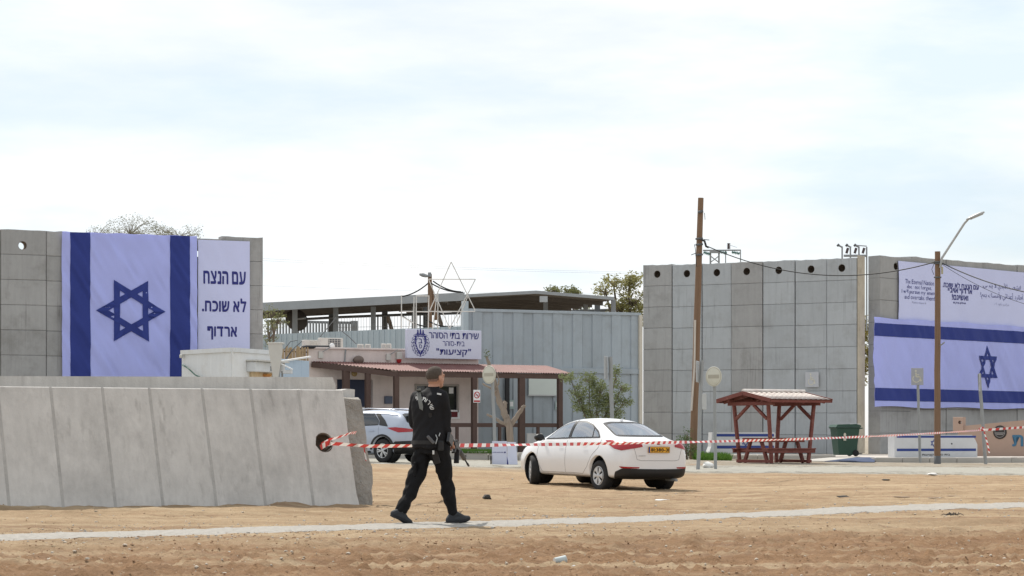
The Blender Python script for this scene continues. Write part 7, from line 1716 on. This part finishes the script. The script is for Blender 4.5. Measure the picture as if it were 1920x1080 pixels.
# --- shoes
def shoe(heel, ball_, toe, ankle):
    m = MB(); h, bl, to, an = Vector(heel), Vector(ball_), Vector(toe), Vector(ankle); up = Vector((0, 0, 1))
    limb(m, [h + up * .035, h.lerp(bl, .5) + up * .045, bl + up * .035, to + up * .026], [.041, .044, .046, .032], 14); limb(m, [h + up * .04, an + up * -.01], [.042, .047], 14); limb(m, [an, bl + up * .045], [.042, .034], 12)
    me = skin(m, .006, 2); me.materials.append(SHOE); o = ob('shoe', me, man)
    d = (to - h).normalized(); sd = d.cross(up).normalized(); sl_ = MB(); L = (to - h).length; pr = [(-.042, .028), (-.02, .040), (.05, .040), (.14, .044), (L - .05, .046), (L + .0, .036), (L + .028, .014)]
    rg = []
    for x, w in pr:
        c = h + d * x; c = c + (Vector((0, 0, max(0, x - L * .72) * .15))); rg.append((c, w))
    nrm = sd.cross(d).normalized()
    if nrm.z < 0: nrm = -nrm
    vs = []
    for c, w in rg: vs += [c + sd * w, c - sd * w, c - sd * w + nrm * .022, c + sd * w + nrm * .022]
    fs = [(4 * i + j, 4 * i + (j + 1) % 4, 4 * i + 4 + (j + 1) % 4, 4 * i + 4 + j) for i in range(len(rg) - 1) for j in range(4)] + [(0, 1, 2, 3), tuple(4 * len(rg) - 4 + q for q in range(4))]
    sl_.add(vs, fs); sl_.build('sole', SOLE, o)
    la = MB(); p = an.lerp(bl, .55) + up * .05; la.tube([p, p + up * .03 + d * .03 + sd * .03, p + up * .02 + d * .05 - sd * .01], .003, 5); la.tube([p, p + up * .028 + d * .02 - sd * .03, p + up * .005 + d * .05 - sd * .03], .003, 5); la.build('lace', SHOE, o)
shoe((-.395, -.185, .085), (-.265, -.105, .012), (-.225, -.082, .004), (-.325, -.14, .155)); shoe((.215, .092, .004), (.375, .195, .018), (.425, .225, .034), (.262, .12, .125))
# --- belt, holster with pistol, pouch
bl_ = MB(); n = 40; z_ = .925
def beltp(a, off=.012):
    c = Vector((-.010 + math.cos(a), math.sin(a), z_)); o = Vector((-.01, 0, z_)); d = Vector((math.cos(a), math.sin(a), 0)); h = SB.ray_cast(o + d * .6, -d); return (h[0] if h[0] else o + d * .2) + d * off
rg = []
for i in range(n + 1): p = beltp(2 * PI * i / n, .006); rg += [p - Vector((0, 0, .022)), p + Vector((0, 0, .022))]
bl_.add(rg, [(2 * i, 2 * i + 1, 2 * i + 3, 2 * i + 2) for i in range(n)]); bl_.build('belt', TRIM, man, fixn=False)
def onbody(px, py, off=.03):
    p = at(px, py, PD) - PB; h = SB.ray_cast(Vector((p.x, -1, p.z)), Vector((0, 1, 0))); y = h[0].y if h[0] else -.1; return Vector((p.x, y - off, p.z))
hs = onbody(815, 846, .035); hol = MB().bar(hs + Vector((-.01, 0, .05)), hs + Vector((.035, .03, -.14)), .075, .045, (0, 1, 0), ch=.01).build('holster', TRIM, man)
g0 = onbody(806, 822, .05); MB().bar(g0 + Vector((-.02, -.005, .028)), g0 + Vector((.055, .0, -.055)), .034, .052, (0, 1, 0), ch=.008).build('pistol_grip', GUNG, hol); MB().bar(hs + Vector((-.045, -.012, .10)), hs + Vector((.0, .0, .02)), .03, .04, (0, 1, 0), ch=.005).build('pistol_slide', GUN, hol)
pq = onbody(827, 836, .03); MB().box(pq, (.07, .04, .11), ch=.012).build('belt_pouch', TRIM, man); MB().box(onbody(813.5, 848, .075), (.022, .006, .045), ch=.002).build('white_tag', PRINTW, man); MB().tube([onbody(818, 815, .02), onbody(821, 822, .03), onbody(818, 832, .035)], .006, 6).build('metal_clip', GALV, man); MB().tube([onbody(826, 812, .02), onbody(824, 818, .03)], .006, 6).build('metal_clip', GALV, man)
# --- print and strap draped on the back
def drape(P, off, name, m, parent, cell=.012):
    bm = bmesh.new(); bm.faces.new([bm.verts.new((u, v, 0)) for u, v in P]); us = [p[0] for p in P]; vs_ = [p[1] for p in P]
    for ax, lo, hi in ((0, min(us), max(us)), (1, min(vs_), max(vs_))):
        c = lo + cell
        while c < hi:
            no = Vector((0, 0, 0)); no[ax] = 1; co = Vector((0, 0, 0)); co[ax] = c; bmesh.ops.bisect_plane(bm, geom=bm.verts[:] + bm.edges[:] + bm.faces[:], plane_co=co, plane_no=no); c += cell
    for v in bm.verts:
        h = SB.ray_cast(Vector((v.co.x, -1, v.co.y)), Vector((0, 1, 0))); v.co = (h[0] + h[1] * off) if h[0] else Vector((v.co.x, -.1, v.co.y))
    ex = bmesh.ops.extrude_face_region(bm, geom=bm.faces[:]); vs2 = [e for e in ex['geom'] if isinstance(e, bmesh.types.BMVert)]
    for v in vs2: v.co.y += off * .9
    me = bpy.data.meshes.new(name); bm.to_mesh(me); bm.free(); me.materials.append(m); return ob(name, me, parent)
px2 = lambda px, py: ((px - 806) / 166.05, (983 - py) / 166.05)
word = 'שירותבתיהסוהר'; angs = [72, 60, 47, 35, 23, 8, -2, -11, -26, -40, -53, -64, -76]; cxp, czp = px2(785.5, 773); Rr = .138
for ch_, a in zip(word, angs):
    co, fs = glyph(ch_, .02)
    lo, hi = co.min(0), co.max(0); sc_ = .043 / .62; ar = R(-a); q = []
    for p in co:
        x = (p[0] - (lo[0] + hi[0]) / 2) * sc_; z = p[1] * sc_ ; xr = x * math.cos(ar) - z * math.sin(ar); zr2 = x * math.sin(ar) + z * math.cos(ar)
        X = cxp + Rr * math.sin(R(a)) + xr; Z = czp + Rr * math.cos(R(a)) + zr2; h = SB.ray_cast(Vector((X, -1, Z)), Vector((0, 1, 0))); q.append((X, (h[0].y if h[0] else 0) - .004 - p[2] * .2, Z))
    if all(abs(v[1]) > .0041 for v in q): mb = MB(); mb.add(q, fs); mb.build('back_letter', PRINTW, shirt, fixn=False)
drape([px2(*p) for p in ((780.3, 731.5), (789, 727.5), (791.5, 745), (795, 762), (794.3, 770), (788.3, 766.5), (784.5, 748))], .009, 'sling_strap', STRAPM, man)
drape([px2(*p) for p in ((821, 737.5), (829, 739), (828, 741.5), (820.5, 740))], .006, 'shoulder_badge', PRINTW, shirt, .006)
drape([px2(*p) for p in ((805, 774), (811, 775), (811, 781), (807.5, 784), (804.5, 780))], .005, 'dark_patch', TRIM, shirt, .008)
# --- the rifle in the right hand
gr_ = Vector(WRR) + Vector((.035, .045, -.065)); ax = Vector((.135, .50, -.24)).normalized(); RB = PB + gr_
zz = ax; xx = Vector((0, 0, 1)).cross(zz).normalized(); yy = zz.cross(xx); RM = Matrix(((xx.x, yy.x, zz.x, RB.x), (xx.y, yy.y, zz.y, RB.y), (xx.z, yy.z, zz.z, RB.z), (0, 0, 0, 1)))
rf = thing('rifle', 'black assault rifle with short barrel held low at the walking person\'s right side', 'rifle', RM)   # local +Z muzzle, +Y up
MB().box((0, .045, .06), (.036, .062, .24), ch=.006).build('receiver', GUN, rf); MB().tube([(0, .05, -.06), (0, .05, -.17)], .015, 10).build('buffer_tube', GUN, rf); MB().prism([(-.016, -.28), (.016, -.28), (.016, -.14), (-.016, -.14)], -.045, .07).build('stock', GUN, rf)
MB().lathe([(.001, .18), (.024, .18), (.027, .20), (.027, .40), (.022, .41), (.001, .41)], Matrix.Translation((0, .05, 0)), 14).build('hand_guard', GUN, rf); MB().lathe([(.001, .40), (.009, .40), (.009, .54), (.013, .54), (.013, .60), (.001, .60)], Matrix.Translation((0, .05, 0)), 12).build('barrel', GUN, rf)
MB().bar((0, .02, .0), (0, -.075, -.035), .028, .042, (1, 0, 0), ch=.006).build('pistol_grip', GUN, rf); MB().bar((0, .02, .10), (0, -.13, .13), .022, .06, (1, 0, 0), ch=.004).build('magazine', GUN, rf); MB().prism([(-.008, .44), (.008, .44), (.004, .47), (-.004, .46)], .05, .11).build('front_sight', GUN, rf)
MB().box((0, .095, .07), (.03, .045, .09), ch=.006).build('optic', GUN, rf); k = 14; MB().tube([(0, -.005 + .022 * math.cos(2 * PI * i / k), .045 + .03 * math.sin(2 * PI * i / k)) for i in range(k + 1)], .004, 5).build('trigger_guard', GUN, rf)
rfi = RM.inverted(); MB().tube([rfi @ (PB + Vector(p)) for p in ((.20, -.02, .98), (.16, .10, 1.20), (.02, .17, 1.42), (-.075, .06, 1.505))], .010, 6).build('sling', STRAPM, rf)

# ================================================================== barrier tape
TRED = mat('tape_red', (.56, .06, .055), .5, .12, 6, 0, trans=.25); TWHT = mat('tape_white', (.80, .78, .76), .5, .05, 6, 0, trans=.25)
def tape(pts, w, label, n=None, twist=0.0, seg=.16, phase=0.0, tw0=0.0, parent=None, wfun=None):
    P = [Vector(p) for p in pts]; cum = [0]
    for a, b in zip(P, P[1:]): cum.append(cum[-1] + (b - a).length)
    L = cum[-1]; k = max(8, int(L / (seg / 4))); q = []
    def pos(s):
        s = min(max(s, 0), L)
        for i in range(len(P) - 1):
            if s <= cum[i + 1] + 1e-9: return P[i].lerp(P[i + 1], (s - cum[i]) / max(cum[i + 1] - cum[i], 1e-9))
        return P[-1]
    vs, fs, mi = [], [], []
    for i in range(k + 1):
        s = L * i / k; ang = tw0 + twist * math.sin(s * .55 + phase) + .25 * twist * math.sin(s * 2.3)
        t_ = (pos(s + .02) - pos(s - .02)).normalized(); sd = Vector((t_.y, -t_.x, 0)); sd = sd.normalized() if sd.length > .01 else Vector((1, 0, 0)); up = sd.cross(t_).normalized(); up = up if up.z > 0 else -up
        o = (up * math.cos(ang) + sd * math.sin(ang)) * w / 2
        c0, c1 = pos(s - .5 * w), pos(s + .5 * w)       # slanted stripe edges
        vs += [c0 - o, c1 + o]
    mb = MB()
    for i in range(k): mb.add([vs[2 * i], vs[2 * i + 1], vs[2 * i + 3], vs[2 * i + 2]], [(0, 1, 2, 3)], (i // 4) % 2, True)
    me = mb.mesh('tape', [TRED, TWHT], fixn=False)
    return me
H0 = at(602, 834, 34.62); H1 = at(622, 831.5, 34.35); A1_ = at(655, 834, 34.75); A2_ = at(690, 836.5, 35.25); B_ = at(1839, 806.5, 84.05)
main = [H0, H1, A1_, A2_] + [A2_.lerp(B_, i / 40) - Vector((0, 0, .42 * (i / 40) * (1 - i / 40))) for i in range(1, 41)]
tp = thing('barrier_tape', 'red and white barrier tape stretched from the lying concrete past the white car', 'tape', H1)
def addt(pts, w, tw, ph=0.0, name='tape_strand', tw0=0.0, seg=.16): me = tape(pts, w, '', twist=tw, phase=ph, tw0=tw0, seg=seg); me.transform(Matrix.Translation(-H1)); ob(name, me, tp)
addt(main, .062, .8, .4, seg=.19); addt([H0, at(620, 824, 34.35), at(640, 818, 34.55), at(657, 812, 34.9), at(668, 811, 35.6)], .05, .6, 1.0, seg=.12); addt([at(600, 840, 34.6), at(610, 833, 34.4), at(622, 828, 34.35)], .07, .5, 2, seg=.1)
addt([at(682, 836, 35.2), at(684, 848, 35.15), at(687, 866, 35.1)], .055, .2, 0, 'tape_tail', seg=.11)
tq = thing('barrier_tape', 'red and white barrier tape running from the leaning sign post out to the right', 'tape', B_)
for pts, w, nm in (([B_, at(1880, 804, 83.0), at(1960, 798, 80)], .08, 'tape_strand'), ([at(1845, 809, 83.9), at(1849, 822, 83.85), at(1853, 838, 83.85), at(1855, 850, 83.85)], .05, 'tape_tail'), ([at(1834, 806, 84.0), at(1842, 801, 83.8), at(1848, 809, 83.85)], .06, 'tape_knot')):
    me = tape(pts, w, '', twist=.5, seg=.2 if nm == 'tape_strand' else .1); me.transform(Matrix.Translation(-B_)); ob(nm, me, tq)

# ================================================================== litter
def crumple(name, label, cat, px, d, size, m, seed, flat=.6, lift=.35, grp=None):
    X = pxX(px, d); r = np.random.default_rng(seed); bm = bmesh.new(); bmesh.ops.create_icosphere(bm, subdivisions=2, radius=1)
    for v in bm.verts: v.co = Vector((v.co.x * size[0], v.co.y * size[1], v.co.z * size[2])) * float(r.uniform(.65, 1.25))
    me = bpy.data.meshes.new(name); bm.to_mesh(me); bm.free(); me.materials.append(m); o = ob(name, me, None, Matrix.Translation((X, d, gh(X, d) + size[2] * lift))); return tag(o, label, cat, grp)
LIT = mat('litter_white', (.66, .65, .62), .6, .1, 8, .2); LITG = mat('litter_dark', (.05, .045, .04), .8, .3, 8, .4); LITB = mat('litter_brown', (.22, .16, .11), .9, .3, 8, .5)
X = pxX(1050, 19.2); d_ = 19.2; cup = thing('paper_cup', 'pale crushed drink cup lying on the brown dirt in front', 'cup', Matrix.Translation((X, d_, gh(X, d_) + .035)) @ Matrix.Rotation(R(25), 4, 'Z') @ Matrix.Rotation(R(84), 4, 'Y'))
MB().lathe([(.026, -.05), (.034, .045), (.035, .048), (.032, .045), (.024, -.045), (.001, -.045)], n=18).build('cup_wall', mat('cup_paper', (.45, .5, .5), .6, .1, 20, .1), cup); MB().lathe([(.001, -.051), (.026, -.051)], n=18).build('cup_base', LIT, cup)
crumple('black_rag', 'crumpled black rag on the dirt behind the walking person', 'rag', 913, 36.9, (.07, .06, .045), LITG, 3, lift=.5)
crumple('paper_scrap', 'white paper scrap in front of the white car', 'paper', 1240, 40.0, (.13, .09, .014), LIT, 4, lift=1.0); crumple('plastic_bag', 'white plastic bag beside the no entry post', 'bag', 1326, 74.5, (.19, .15, .13), LIT, 5, lift=.7); crumple('paper_scrap', 'white scrap on the road below the lamp pole', 'paper', 1747, 62, (.16, .12, .035), LIT, 6, lift=.9); crumple('plastic_scrap', 'dark plastic scrap lying on the dirt in the right half', 'scrap', 1580, 43.2, (.12, .08, .02), LITG, 7, lift=.9)
crumple('paper_scrap', 'pale scrap at the left front on the brown dirt', 'paper', 509, 20.3, (.035, .03, .012), LIT, 8, lift=.8); crumple('paper_scrap', 'tiny pale scrap beside the drink cup', 'paper', 1076, 19.0, (.02, .02, .012), LIT, 9, lift=.8); crumple('dark_scrap', 'dark flat scrap on the road under the left flag block', 'scrap', 1660, 56, (.10, .08, .02), LITG, 10, lift=.9)
for i, (px, dd) in enumerate(((1690, 41.5), (1755, 41.0), (1790, 41.8))): crumple('dark_scrap', ['first', 'second', 'third'][i] + ' from left of three flat dark scraps near the right edge', 'scrap', px, dd, (.15, .12, .012), LITB, 20 + i, lift=.8, grp='flat dark scraps')
tw = thing('twig_heap', 'small heap of dry dark twigs at the right on the tan dirt', 'twigs', (pxX(1786, 28.9), 28.9, gh(pxX(1786, 28.9), 28.9) + .01)); rd = random.Random(4)
for i in range(16): a = rd.uniform(0, 6.28); L = rd.uniform(.06, .16); c = Vector((rd.gauss(0, .05), rd.gauss(0, .04), .015)); MB().tube([c - Vector((math.cos(a), math.sin(a), -.1)) * L / 2, c + Vector((0, 0, rd.uniform(.01, .04))), c + Vector((math.cos(a), math.sin(a), rd.uniform(0, .4))) * L / 2], [.004, .004, .002], 5).build('twig', LITG, tw)
